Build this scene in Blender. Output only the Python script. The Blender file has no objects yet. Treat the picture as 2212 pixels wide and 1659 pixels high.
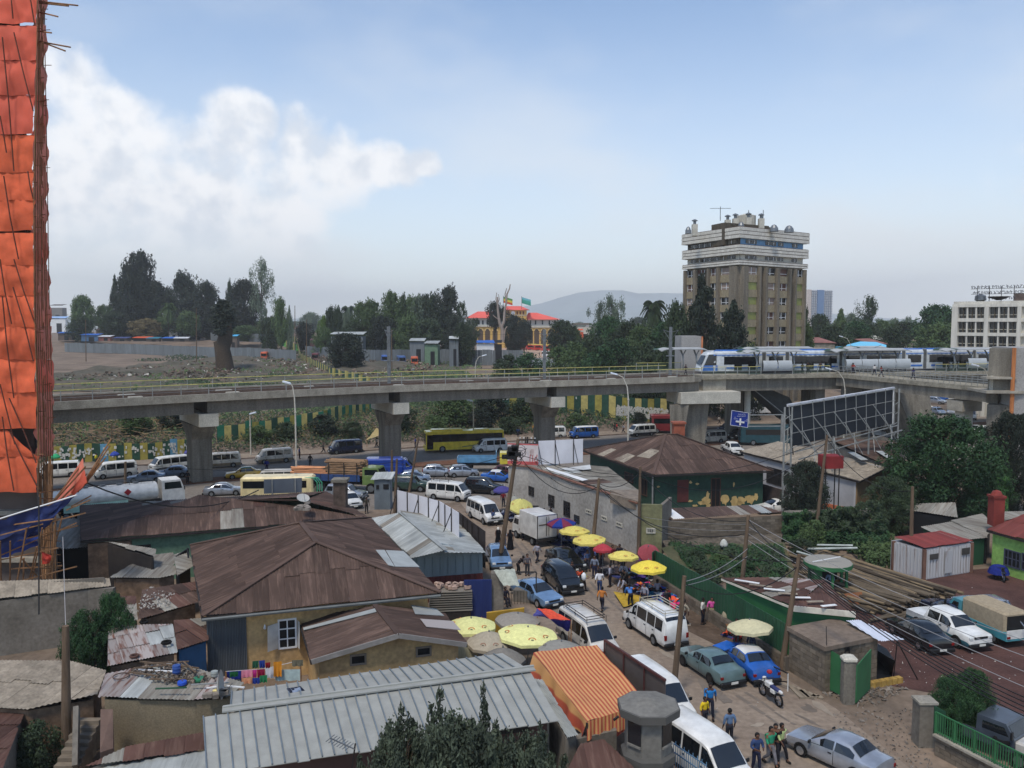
import bpy,math,random
from mathutils import Vector as V,Matrix,noise
R=random.Random(11);U_=R.uniform;cos_=math.cos;sin_=math.sin;pi_=math.pi;at2_=math.atan2;nN=noise.noise
rad=math.radians
S=bpy.context.scene
C=S.collection
F,CX,CY,HC=1805.0,1106.0,829.5,19.0
PITCH=math.atan((CY-694.5)/F)
cd=bpy.data.cameras.new('camera');cam=bpy.data.objects.new('camera',cd);C.objects.link(cam)
cam.location=(0,0,HC);cam.rotation_euler=(pi_/2-PITCH,0,0)
cd.sensor_width=36;cd.lens=36*F/2212;cd.clip_start=.1;cd.clip_end=20000
S.camera=cam
SUN_EL,SUN_AZ=rad(62),rad(205)
w=bpy.data.worlds.new('World');S.world=w;w.use_nodes=True
N=w.node_tree.nodes;L=w.node_tree.links;N.clear()
out=N.new('ShaderNodeOutputWorld');bg=N.new('ShaderNodeBackground');bg.inputs[1].default_value=.09
L.new(bg.outputs[0],out.inputs[0])
sky=N.new('ShaderNodeTexSky');sky.sky_type='NISHITA';sky.sun_disc=False
sky.sun_elevation=SUN_EL;sky.sun_rotation=SUN_AZ;sky.altitude=2300;sky.dust_density=1.0;sky.air_density=1.3;sky.ozone_density=1.5
tc=N.new('ShaderNodeTexCoord')
def ma(op,a,b=None,clamp=False):
 n=N.new('ShaderNodeMath');n.operation=op;n.use_clamp=clamp
 for i,q in enumerate((a,b)):
  if q is None:continue
  if isinstance(q,(int,float)):n.inputs[i].default_value=q
  else:L.new(q,n.inputs[i])
 return n.outputs[0]
def sstep(x,lo,hi):
 n=N.new('ShaderNodeMapRange');n.interpolation_type='SMOOTHSTEP'
 n.inputs[1].default_value=lo;n.inputs[2].default_value=hi;L.new(x,n.inputs[0]);return n.outputs[0]
sep=N.new('ShaderNodeSeparateXYZ');L.new(tc.outputs['Generated'],sep.inputs[0])
nz=N.new('ShaderNodeTexNoise');nz.inputs['Scale'].default_value=7;nz.inputs['Detail'].default_value=9;nz.inputs['Roughness'].default_value=.58
L.new(tc.outputs['Generated'],nz.inputs['Vector'])
dis=N.new('ShaderNodeVectorMath');dis.operation='MULTIPLY_ADD';L.new(nz.outputs['Color'],dis.inputs[0])
dis.inputs[1].default_value=(.10,.10,.10);dis.inputs[2].default_value=(-.05,-.05,-.05)
dv=N.new('ShaderNodeVectorMath');dv.operation='ADD';L.new(tc.outputs['Generated'],dv.inputs[0]);L.new(dis.outputs[0],dv.inputs[1])
nv=N.new('ShaderNodeVectorMath');nv.operation='NORMALIZE';L.new(dv.outputs[0],nv.inputs[0])
def raydir(px,py):
 a,b=(px-CX)/F,-(py-CY)/F
 c,s=cos_(PITCH),sin_(PITCH)
 return V((a,c+b*s,-s+b*c))
acc=None
for px,py,r in[(150,190,90),(235,265,100),(330,345,90),(110,330,170),(430,375,95),(508,285,78),(520,400,135),(630,360,95),(740,380,88),(835,370,62),(900,358,42),(240,450,180),(640,450,100),(440,480,120),(-150,300,200),(-500,200,260),(2700,300,300),(3200,420,220)]:
 d=raydir(px,py).normalized();n=N.new('ShaderNodeVectorMath');n.operation='DOT_PRODUCT'
 L.new(nv.outputs[0],n.inputs[0]);n.inputs[1].default_value=d
 rr=r/F
 m=sstep(n.outputs['Value'],cos_(rr*1.3),cos_(rr*.3))
 acc=m if acc is None else ma('MAXIMUM',acc,m)
nz2=N.new('ShaderNodeTexNoise');nz2.inputs['Scale'].default_value=16;nz2.inputs['Detail'].default_value=8;L.new(nv.outputs[0],nz2.inputs['Vector'])
puff=N.new('ShaderNodeTexNoise');puff.inputs['Scale'].default_value=30;puff.inputs['Detail'].default_value=9;L.new(tc.outputs['Generated'],puff.inputs['Vector'])
raw=ma('ADD',ma('ADD',acc,ma('MULTIPLY',ma('SUBTRACT',nz2.outputs['Fac'],.5),1.7)),ma('MULTIPLY',ma('SUBTRACT',puff.outputs['Fac'],.5),.7))
cl=ma('MULTIPLY',sstep(raw,.16,1.1),ma('MINIMUM',ma('MULTIPLY',acc,6.0),1.0))
low=sstep(sep.outputs[2],.03,.13)
cl=ma('MULTIPLY',cl,low)
hz=ma('SUBTRACT',1.0,sstep(sep.outputs[2],-.12,.42))
thin=N.new('ShaderNodeTexNoise');thin.inputs['Scale'].default_value=3.2;thin.inputs['Detail'].default_value=6
mp=N.new('ShaderNodeMapping');mp.inputs['Scale'].default_value=(1,1,2.2);L.new(tc.outputs['Generated'],mp.inputs[0]);L.new(mp.outputs[0],thin.inputs['Vector'])
veil=ma('MULTIPLY',sstep(thin.outputs['Fac'],.42,.72),.30)
hz=ma('ADD',ma('MULTIPLY',hz,.93),veil,True)
def cmix(f,a,b):
 n=N.new('ShaderNodeMix');n.data_type='RGBA';L.new(f,n.inputs[0])
 for i,q in((6,a),(7,b)):
  if isinstance(q,tuple):n.inputs[i].default_value=q+(1,)
  else:L.new(q,n.inputs[i])
 return n.outputs[2]
sc_=N.new('ShaderNodeVectorMath');sc_.operation='SCALE';L.new(sky.outputs[0],sc_.inputs[0]);sc_.inputs['Scale'].default_value=SKYK if 'SKYK' in globals()else 1.15
col=cmix(hz,sc_.outputs[0],(5.5,5.75,6.0))
shade=sstep(ma('ADD',ma('MULTIPLY',nz.outputs['Fac'],.5),ma('MULTIPLY',puff.outputs['Fac'],.5)),.40,.56)
ccol=cmix(shade,(5.0,5.35,5.9),(6.6,6.7,6.9))
col=cmix(cl,col,ccol)
L.new(col,bg.inputs[0])
sd=bpy.data.lights.new('sun','SUN');sun=bpy.data.objects.new('sun',sd);C.objects.link(sun)
sd.energy=1.5;sd.angle=rad(11);sd.color=(1,.91,.8)
sun.rotation_euler=(pi_/2-SUN_EL,0,pi_-SUN_AZ)
S.view_settings.view_transform='Standard';S.view_settings.look='None';S.view_settings.gamma=1
S.view_settings.use_curve_mapping=False;S.view_settings.exposure=.82
ZO={'D':(0,0,1),'1':(0,929,.24),'2':(486.6,929,.24),'3':(929,929,.24),'4':(1371.4,929,.24),'5':(0,1260.8,.24),'6':(442.4,1260.8,.24),
'7':(929,1260.8,.24),'8':(1415.7,1260.8,.24),'9':(1769.6,884.8,.2266),'A':(1769.6,1238.7,.2534),'a':(0,530.9,.28),'b':(530.9,530.9,.28),
'c':(1061.8,530.9,.28),'d':(1592.6,530.9,.28),'t':(1451.1,442.4,.192),'o':(2017.3,584,.10667),'p':(973.3,584,.12),'m':(1504.2,734.4,.16)}
def ray(k,x,y):
 ox,oy,s=ZO[k];return raydir(ox+x*s,oy+y*s)
O=V((0,0,HC))
def W(k,x,y,z=0.0):
 d=ray(k,x,y);return O+d*((z-HC)/d.z)
def WY(k,x,y,Y):
 d=ray(k,x,y);return O+d*(Y/d.y)
def kerb(X,Y):return(Y-131.3-.45*X)/1.097
def ss(a,b,x):
 t=min(1,max(0,(x-a)/(b-a)));return t*t*(3-2*t)
def H(X,Y):
 s=kerb(X,Y)
 if s<4:return 0.0
 h=3.2*ss(4.5,22,s)*(1-ss(20,34,X)*(1-ss(40,70,s)))
 h+=(nN(V((X*.11,Y*.11,0)))*.5+nN(V((X*.5,Y*.5,3)))*.16)*ss(6,14,s)
 return h+5.0*ss(438,444,Y)*(1-ss(-45,-8,X))*(1-ss(-700,-1400,X)if X<-700 else 1)
def G(k,x,y):
 z=0.0
 for _ in range(12):
  p=W(k,x,y,z);z=.5*z+.5*H(p.x,p.y)
 return V((p.x,p.y,H(p.x,p.y)))
def onwall(A,B,k,x,y):
 d=ray(k,x,y);n=V((B.y-A.y,A.x-B.x,0));t=(V((A.x,A.y,0))-V((0,0,0))).dot(n)/d.dot(n)
 return O+d*t
MATS={}
def lin(c):return tuple(((q/255)/12.92 if q/255<.04045 else((q/255+.055)/1.055)**2.4)for q in c)
def mat(name,col,rough=.8,var=.22,scale=1.2,bump=0.0,metal=0.0,col2=None,rnd=0.0,streak=0,spec=.4,thr=(.35,.68),fine=0,trans=0,wet=0):
 if name in MATS:return MATS[name]
 m=bpy.data.materials.new(name);m.use_nodes=True;n=m.node_tree.nodes;l=m.node_tree.links
 b=n['Principled BSDF'];b.inputs['Roughness'].default_value=rough;b.inputs['Metallic'].default_value=metal
 b.inputs['Specular IOR Level'].default_value=spec
 c=lin(col);t=n.new('ShaderNodeTexCoord');mpn=n.new('ShaderNodeMapping')
 l.new(t.outputs['UV' if streak==2 else 'Object'],mpn.inputs[0])
 oi=n.new('ShaderNodeObjectInfo')
 ad=n.new('ShaderNodeVectorMath');ad.operation='MULTIPLY_ADD';l.new(oi.outputs['Random'],ad.inputs[0]);ad.inputs[1].default_value=(37,19,23);l.new(t.outputs['UV' if streak==2 else 'Object'],ad.inputs[2])
 l.new(ad.outputs[0],mpn.inputs[0])
 mpn.inputs['Scale'].default_value=(2.2,.22,1)if streak==2 else((3,3,.3)if streak==1 else(1,1,1))
 x=n.new('ShaderNodeTexNoise');x.inputs['Scale'].default_value=scale;x.inputs['Detail'].default_value=8;x.inputs['Roughness'].default_value=.62
 l.new(mpn.outputs[0],x.inputs['Vector'])
 mr=n.new('ShaderNodeMapRange');mr.inputs[1].default_value=thr[0];mr.inputs[2].default_value=thr[1];l.new(x.outputs['Fac'],mr.inputs[0])
 mx=n.new('ShaderNodeMix');mx.data_type='RGBA';l.new(mr.outputs[0],mx.inputs[0])
 a0=tuple(q*(1-var)for q in c);a1=lin(col2)if col2 else tuple(min(1,q*(1+var))for q in c)
 mx.inputs[6].default_value=(a0 if not col2 else c)+(1,);mx.inputs[7].default_value=a1+(1,)
 res=mx.outputs[2]
 if fine:
  f=n.new('ShaderNodeTexNoise');f.inputs['Scale'].default_value=fine;f.inputs['Detail'].default_value=5;l.new(t.outputs['Object'],f.inputs['Vector'])
  fr=n.new('ShaderNodeMapRange');fr.inputs[1].default_value=.3;fr.inputs[2].default_value=.7;fr.inputs[3].default_value=.8;fr.inputs[4].default_value=1.16;l.new(f.outputs['Fac'],fr.inputs[0])
  vm=n.new('ShaderNodeVectorMath');vm.operation='SCALE';l.new(res,vm.inputs[0]);l.new(fr.outputs[0],vm.inputs['Scale']);res=vm.outputs[0]
 if rnd:
  fr=n.new('ShaderNodeMapRange');fr.inputs[3].default_value=1-rnd;fr.inputs[4].default_value=1+rnd;l.new(oi.outputs['Random'],fr.inputs[0])
  vm=n.new('ShaderNodeVectorMath');vm.operation='SCALE';l.new(res,vm.inputs[0]);l.new(fr.outputs[0],vm.inputs['Scale']);res=vm.outputs[0]
 l.new(res,b.inputs['Base Color'])
 if bump:
  bn=n.new('ShaderNodeBump');bn.inputs['Strength'].default_value=bump;bn.inputs['Distance'].default_value=.05
  bx=n.new('ShaderNodeTexNoise');bx.inputs['Scale'].default_value=max(scale,fine)*4;bx.inputs['Detail'].default_value=5;l.new(t.outputs['Object'],bx.inputs['Vector'])
  l.new(bx.outputs['Fac'],bn.inputs['Height']);l.new(bn.outputs[0],b.inputs['Normal'])
 if trans:b.inputs['Subsurface Weight'].default_value=0;b.inputs['Transmission Weight'].default_value=0
 MATS[name]=m;return m
def paint(name,col,rough=.28,dirt=.18,metal=0.0):
 m=mat('paint '+name,col,rough,dirt,.8,metal=metal,spec=.5,thr=(.3,.75),fine=1.7);b=m.node_tree.nodes['Principled BSDF'];b.inputs['Coat Weight'].default_value=.5;b.inputs['Coat Roughness'].default_value=.06;return m
def cloth(col,var=.2):
 return mat('cloth %d %d %d'%col,col,.92,var,5,spec=.1)
cC=mat('concrete',(158,152,138),.9,.25,.6,bump=.3,fine=9,spec=.2)
cDk=mat('stained concrete',(122,117,106),.92,.35,.35,bump=.3,fine=7,streak=1,spec=.2)
cPl=mat('pale concrete',(190,186,172),.9,.15,.5,bump=.2,fine=8,spec=.2)
rust=mat('rusted roofing',(80,64,56),.78,.28,2.6,rnd=.28,streak=2,bump=.2,fine=.55,col2=(122,100,88),thr=(.5,.8),spec=.2)
rR=mat('red brown roofing',(88,64,56),.76,.28,2.4,rnd=.26,streak=2,bump=.2,fine=.7,col2=(120,96,84),thr=(.5,.8),spec=.2)
tin=mat('galvanised roofing',(166,170,166),.55,.2,2.0,rnd=.16,streak=2,metal=.05,spec=.3,fine=.8)
tO=mat('weathered grey roofing',(150,148,138),.8,.3,2.0,rnd=.2,streak=2,bump=.2,col2=(112,104,94),spec=.25)
tin_pink=mat('rust flecked tin',(158,150,145),.65,.3,2.4,rnd=.22,streak=2,col2=(112,76,62),thr=(.48,.62),spec=.3)
asbestos=mat('fibre cement roofing',(150,140,124),.92,.25,1.4,rnd=.1,bump=.3,fine=6,spec=.15)
glass=mat('dark glass',(22,26,30),.04,.3,.6,spec=1.0)
glass2=mat('window glass',(34,38,42),.15,.5,.5,spec=.6)
black=mat('black plastic',(20,20,21),.55,.2,2)
rB=mat('tyre rubber',(26,25,25),.9,.25,4,spec=.2)
steel=mat('steel',(120,124,126),.45,.2,3,metal=.5)
bK=black;sT=steel
dS=mat('dark steel',(48,44,42),.7,.3,3,metal=.2)
cH=mat('bright metal',(190,192,195),.22,.1,3,metal=.8)
wood=mat('weathered pole wood',(104,88,72),.9,.3,2,streak=1,bump=.3,spec=.15)
bM=mat('scaffold wood',(140,104,72),.85,.35,2,rnd=.25,spec=.2)
wP=mat('white panel',(225,226,224),.6,.06,.6,spec=.3)
wM=mat('black cable',(22,20,20),.6,.1,2)
class M:
 def __init__(s):s.v=[];s.f=[];s.uv=[]
 def add(s,vs,fs,uv=None):
  o=len(s.v);s.v+=[V(q)for q in vs];s.f+=[tuple(o+i for i in q)for q in fs]
  if uv:s.uv+=uv
  return s
 def box(s,c,d,rz=0.0,taper=1.0):
  hx,hy,hz=d[0]/2,d[1]/2,d[2]/2;ca,sa=cos_(rz),sin_(rz);vs=[]
  for sz,t in((-1,1),(1,taper)):
   for sx,sy in((-1,-1),(1,-1),(1,1),(-1,1)):
    x,y=sx*hx*t,sy*hy*t;vs.append((c[0]+x*ca-y*sa,c[1]+x*sa+y*ca,c[2]+sz*hz))
  return s.add(vs,[(0,3,2,1),(4,5,6,7),(0,1,5,4),(1,2,6,5),(2,3,7,6),(3,0,4,7)])
 def cbox(s,c,d,b=.05):
  hx,hy,hz=d[0]/2,d[1]/2,d[2]/2;vs=[]
  for z,i in((-hz,0),(hz-b,0),(hz,b)):
   for x,y in((hx-i,hy-b-i),(hx-b-i,hy-i),(-hx+b+i,hy-i),(-hx+i,hy-b-i),(-hx+i,-hy+b+i),(-hx+b+i,-hy+i),(hx-b-i,-hy+i),(hx-i,-hy+b+i)):
    vs.append((c[0]+x,c[1]+y,c[2]+z))
  fs=[tuple(reversed(range(8))),tuple(range(16,24))]
  for k in(0,8):
   for i in range(8):j=(i+1)%8;fs.append((k+i,k+j,k+8+j,k+8+i))
  return s.add(vs,fs)
 def beam(s,a,b,w,h=None):
  a,b=V(a),V(b);h=h or w;d=(b-a).normalized();up=V((0,0,1))if abs(d.z)<.95 else V((0,1,0))
  x=d.cross(up).normalized()*(w/2);z=x.cross(d).normalized()*(h/2)
  vs=[a-x-z,a+x-z,a+x+z,a-x+z,b-x-z,b+x-z,b+x+z,b-x+z]
  return s.add(vs,[(0,1,2,3),(7,6,5,4),(0,4,5,1),(1,5,6,2),(2,6,7,3),(3,7,4,0)])
 def tube(s,pts,r,n=6,cap=True):
  pts=[V(p)for p in pts];rs=r if isinstance(r,(list,tuple))else[r]*len(pts);o=len(s.v);prev=None
  for i,p in enumerate(pts):
   d=((pts[min(i+1,len(pts)-1)]-pts[max(i-1,0)])).normalized()
   if prev is None:x=d.orthogonal().normalized()
   else:x=(prev-d*prev.dot(d)).normalized()
   prev=x;y=d.cross(x)
   for k in range(n):
    a=2*pi_*k/n;s.v.append(p+(x*cos_(a)+y*sin_(a))*rs[i])
  for i in range(len(pts)-1):
   for k in range(n):j=(k+1)%n;s.f.append((o+i*n+k,o+i*n+j,o+(i+1)*n+j,o+(i+1)*n+k))
  if cap:s.f+=[tuple(o+k for k in reversed(range(n))),tuple(o+(len(pts)-1)*n+k for k in range(n))]
  return s
 def lathe(s,c,prof,n=12,ax='z'):
  vs=[]
  for r,h in prof:
   for k in range(n):
    a=2*pi_*k/n;q=(r*cos_(a),r*sin_(a),h)
    if ax=='y':q=(q[0],q[2],q[1])
    if ax=='x':q=(q[2],q[0],q[1])
    vs.append((c[0]+q[0],c[1]+q[1],c[2]+q[2]))
  fs=[]
  for i in range(len(prof)-1):
   for k in range(n):j=(k+1)%n;fs.append((i*n+k,i*n+j,(i+1)*n+j,(i+1)*n+k)if ax !='y' else(i*n+k,(i+1)*n+k,(i+1)*n+j,i*n+j))
  a,b=tuple(range(n)),tuple((len(prof)-1)*n+k for k in range(n))
  fs+=[tuple(reversed(a)),b]if ax !='y' else[a,tuple(reversed(b))]
  return s.add(vs,fs)
 def poly(s,pts):return s.add(pts,[tuple(range(len(pts)))])
 def prism(s,pts,dz):
  d=V((0,0,-dz))if isinstance(dz,(int,float))else V(dz);n=len(pts);pts=[V(p)for p in pts]
  a=sum((pts[i].cross(pts[(i+1)%n])for i in range(n)),V((0,0,0)))
  if a.dot(-d)<0:pts.reverse()
  return s.add(pts+[p+d for p in pts],[tuple(range(n)),tuple(reversed(range(n,2*n)))]+[(i,n+i,n+(i+1)%n,(i+1)%n)for i in range(n)])
 def grid(s,q,nu,nv,fn=None):
  q=[V(p)for p in q];o=len(s.v)
  for j in range(nv+1):
   for i in range(nu+1):
    u,t=i/nu,j/nv;p=q[0]*(1-u)*(1-t)+q[1]*u*(1-t)+q[2]*u*t+q[3]*(1-u)*t
    if fn:p=p+V(fn(u,t))
    s.v.append(p);s.uv.append((u,t))
  for j in range(nv):
   for i in range(nu):a=o+j*(nu+1)+i;s.f.append((a,a+1,a+nu+2,a+nu+1))
  return s
 def disc(s,c,r,n,nrm=V((0,-1,0))):
  x=V(nrm).orthogonal().normalized();y=V(nrm).cross(x).normalized()
  return s.poly([V(c)+(x*cos_(2*pi_*k/n)+y*sin_(2*pi_*k/n))*r for k in range(n)])
def Mb_(*a,**k):return M().beam(*a,**k)
def Mx_(*a,**k):return M().box(*a,**k)
def Mp_(*a,**k):return M().prism(*a,**k)
def Mt_(*a,**k):return M().tube(*a,**k)
def Mg_(*a,**k):return M().grid(*a,**k)
def Ml_(*a,**k):return M().lathe(*a,**k)
def Mc_(*a,**k):return M().cbox(*a,**k)
ORG={}
def mkmesh(name,m,org=None,smooth=0):
 me=bpy.data.meshes.new(name)
 me.from_pydata([(q-org)if org is not None else q for q in m.v],[],m.f)
 if m.uv and len(m.uv)==len(m.v):
  ul=me.uv_layers.new(name='uv');vi=[0]*len(me.loops);me.loops.foreach_get('vertex_index',vi)
  ul.data.foreach_set('uv',[c for i in vi for c in m.uv[i]])
 if smooth:
  me.shade_smooth();me.set_sharp_from_angle(angle=rad(smooth if smooth>1 else 35))
 return me
def obj(name,me,mt,parent=None):
 o=bpy.data.objects.new(name,me);C.objects.link(o)
 if parent is not None:o.parent=parent;ORG[o.name]=ORG.get(parent.name)
 if not me.materials:me.materials.append(mt)
 elif me.materials[0]!=mt:
  o.material_slots[0].link='OBJECT';o.material_slots[0].material=mt
 return o
def P(name,m,mt,parent=None,smooth=0,label=None,kind=None):
 org=ORG.get(parent.name)if parent is not None else None
 o=obj(name,mkmesh(name,m,org,smooth),mt,parent)
 if label:o['label']=label
 if kind:o['kind']=kind
 return o
def tag(o,label,cat,group=None,kind=None):
 if label:o['label']=label
 if cat:o['category']=cat
 if group:o['group']=group
 if kind:o['kind']=kind
 return o
def thing(name,label,cat,loc=(0,0,0),rz=0.0,group=None,world=True):
 o=bpy.data.objects.new(name,None);C.objects.link(o);o.location=loc;o.rotation_euler=(0,0,rz);o.empty_display_size=.2
 tag(o,label,cat,group);ORG[o.name]=V(loc)if world else None
 return o
def solo(name,m,mt,label,cat,group=None,kind=None,smooth=0,loc=None):
 lo=V(loc)if loc is not None else sum(m.v,V((0,0,0)))/len(m.v)
 if loc is None:lo.z=min(q.z for q in m.v)
 o=obj(name,mkmesh(name,m,lo,smooth),mt);o.location=lo;return tag(o,label,cat,group,kind)
def struct(name,m,mt,smooth=0,kind='structure',label=None):
 o=obj(name,mkmesh(name,m,None,smooth),mt);o['kind']=kind
 if label:o['label']=label
 return o
def span(poly2,u):
 lo,hi=1e9,-1e9;n=len(poly2)
 for i in range(n):
  (a,b),(c,d)=poly2[i],poly2[(i+1)%n]
  if min(a,c)-1e-9<=u<=max(a,c)+1e-9:
   if abs(a-c)<1e-9:q=(b,d)
   else:q=(b+(d-b)*(u-a)/(c-a),)
   lo=min(lo,*q);hi=max(hi,*q)
 return lo,hi
def sheets(parent,pts,mt,w=.85,l=2.4,amp=.022,waves=5,name='roof_sheet',jit=.03,patch=None,flip=False,gap=0.0):
 pts=[V(p)for p in pts];p0=pts[0];u=(pts[1]-p0).normalized()
 nn=sum((pts[i].cross(pts[(i+1)%len(pts)])for i in range(len(pts))),V((0,0,0))).normalized()
 if nn.z<0:nn=-nn
 v=nn.cross(u)
 if v.dot(sum(pts,V((0,0,0)))/len(pts)-p0)<0:v=-v
 p2=[((p-p0).dot(u),(p-p0).dot(v))for p in pts]
 u0,u1=min(q[0]for q in p2),max(q[0]for q in p2);v0,v1=min(q[1]for q in p2),max(q[1]for q in p2)
 nc=max(1,round((u1-u0)/w));cw=(u1-u0)/nc;nr=max(1,round((v1-v0)/l));rh=(v1-v0)/nr;nl=waves*2
 for c in range(nc):
  off=U_(-.25,.25)if nr>1 else 0
  for r in range(nr):
   a,b=v0+r*rh+(off if r else 0),v0+(r+1)*rh+(off if r<nr-1 else 0)+.08;m=M();lift=R.random()*jit;area=0;ov=U_(-.06,.05)if r==0 else 0
   for j in range(nl+1):
    uu=u0+c*cw+(cw-gap)*j/nl;uu=min(max(uu,u0+1e-5),u1-1e-5);lo,hi=span(p2,uu)
    x,y=max(lo,a),min(hi,b if r<nr-1 else hi)
    if y<x:x=y=max(lo,min(hi,a if lo<a else lo))
    area+=y-x;wv=(amp if j%2 else-amp)
    for q,lf in((x+ov,.03+lift),(y,lift)):
     m.v.append(p0+u*uu+v*q+nn*(wv+lf));m.uv.append((uu,q))
   if area/(nl+1)<.12:continue
   m.f=[(2*j,2*j+2,2*j+3,2*j+1)for j in range(nl)]
   if nn.dot((m.v[2]-m.v[0]).cross(m.v[3]-m.v[0]))<0:m.f=[tuple(reversed(q))for q in m.f]
   mm=mt if not patch or R.random()>patch[0]else R.choice(patch[1])
   P(name,m,mm,parent,smooth=80)
def trim(parent,pts,mt,w=.1,h=.16,name='eave_board',close=False,dz=-.1):
 n=len(pts)
 for i in range(n if close else n-1):
  P(name,Mb_(V(pts[i])+V((0,0,dz)),V(pts[(i+1)%n])+V((0,0,dz)),w,h),mt,parent)
FP={}
def inset(pts,k):
 c=sum((V(p)for p in pts),V((0,0,0)))/len(pts);res=[]
 for p in pts:
  d=c-V(p);d.z=0;res.append(V(p)+d.normalized()*min(k*1.3,d.length*.4))
 return res
def house(label,eaves,ridge,faces,wallm,roofm,z0=0.0,ins=.5,name='house',cat='house',gables=(),patch=None,w=.85,l=2.4,fascia=dS,sheetkw={},loc=None,group=None):
 c=sum((V(p)for p in eaves),V((0,0,0)))/len(eaves);c.z=z0
 t=thing(name,label,cat,c,group=group)
 fp=inset(eaves,ins);FP[t.name]=fp
 m=M();n=len(fp);bot=[V((p.x,p.y,z0))for p in fp];top=[p-V((0,0,.06))for p in fp]
 for i in range(n):
  j=(i+1)%n;m=M();a,b,c2,d=bot[i],bot[j],top[j],top[i];cc=sum(bot,V((0,0,0)))/n
  nrm=V((b.y-a.y,a.x-b.x,0)).normalized()
  if nrm.dot(cc-a)>0:nrm=-nrm
  th=-nrm*.2;m.add([a,b,c2,d,a+th,b+th,c2+th,d+th],[(0,1,2,3),(7,6,5,4),(0,4,5,1),(1,5,6,2),(2,6,7,3),(3,7,4,0)])
  P('wall',m,wallm,t)
 for a,b,ap in gables:
  A,B=top[a]+V((0,0,.003)),top[b]+V((0,0,.003));X=V(ap)-V((0,0,.1));cc=sum(bot,V((0,0,0)))/n;nrm=V((B.y-A.y,A.x-B.x,0)).normalized()
  if nrm.dot(cc-A)>0:nrm=-nrm
  tt=(X-A).dot(nrm);X=X-nrm*tt
  P('gable_wall',M().add([A,B,X,A-nrm*.2,B-nrm*.2,X-nrm*.2],[(0,1,2),(5,4,3),(0,3,4,1),(1,4,5,2),(2,5,3,0)]),wallm,t)
 allp=[V(p)for p in list(eaves)+list(ridge)]
 for fc in faces:sheets(t,[allp[i]for i in fc],roofm,w=w,l=l,patch=patch,**sheetkw)
 gs={frozenset(g[:2])for g in gables}
 for i in range(len(eaves)):
  j=(i+1)%len(eaves)
  if frozenset((i,j))not in gs:trim(t,[eaves[i],eaves[j]],fascia)
 if len(ridge)>1:P('ridge_cap',Mb_(V(ridge[0])+V((0,0,.05)),V(ridge[1])+V((0,0,.05)),.3,.05),roofm,t)
 return t
def oPn(root,A,B,k,x0,y0,x1,y1,kind='window',frame=None,cols=2,rows=1,pane=None,zmin=None,name=None):
 p,q=onwall(A,B,k,x0,y0),onwall(A,B,k,x1,y1);zt,zb=max(p.z,q.z),min(p.z,q.z)
 if zmin is not None:zb=zmin
 nrm=V((B.y-A.y,A.x-B.x,0)).normalized()
 if nrm.dot(V((0,0,0))-A)<0:nrm=-nrm
 a,b=V((p.x,p.y,0)),V((q.x,q.y,0));up=V((0,0,1));u=(b-a).normalized();wd=(b-a).length
 def q4(s0,s1,h0,h1,off):return[a+u*s0+up*h0+nrm*off,a+u*s1+up*h0+nrm*off,a+u*s1+up*h1+nrm*off,a+u*s0+up*h1+nrm*off]
 if kind=='door':
  return P(name or 'door',Mp_(q4(0,wd,zb,zt,.05),-nrm*.048),pane or wood,root)
 fr=frame or wP;m=M();fw=min(.09,wd*.14)
 for s0,s1,h0,h1 in[(0,wd,zt-fw,zt),(0,wd,zb,zb+fw),(0,fw,zb+fw,zt-fw),(wd-fw,wd,zb+fw,zt-fw)]:m.prism(q4(s0,s1,h0,h1,.07),-nrm*.068)
 for i in range(1,cols):s0=wd*i/cols;m.prism(q4(s0-fw/3,s0+fw/3,zb+fw,zt-fw,.06),-nrm*.055)
 for i in range(1,rows):h0=zb+(zt-zb)*i/rows;m.prism(q4(fw,wd-fw,h0-fw/3,h0+fw/3,.055),-nrm*.05)
 wn=P(name or 'window',m,fr,root)
 P('pane',Mp_(q4(fw,wd-fw,zb+fw,zt-fw,.02),-nrm*.018),pane or glass2,wn)
 return wn
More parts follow.
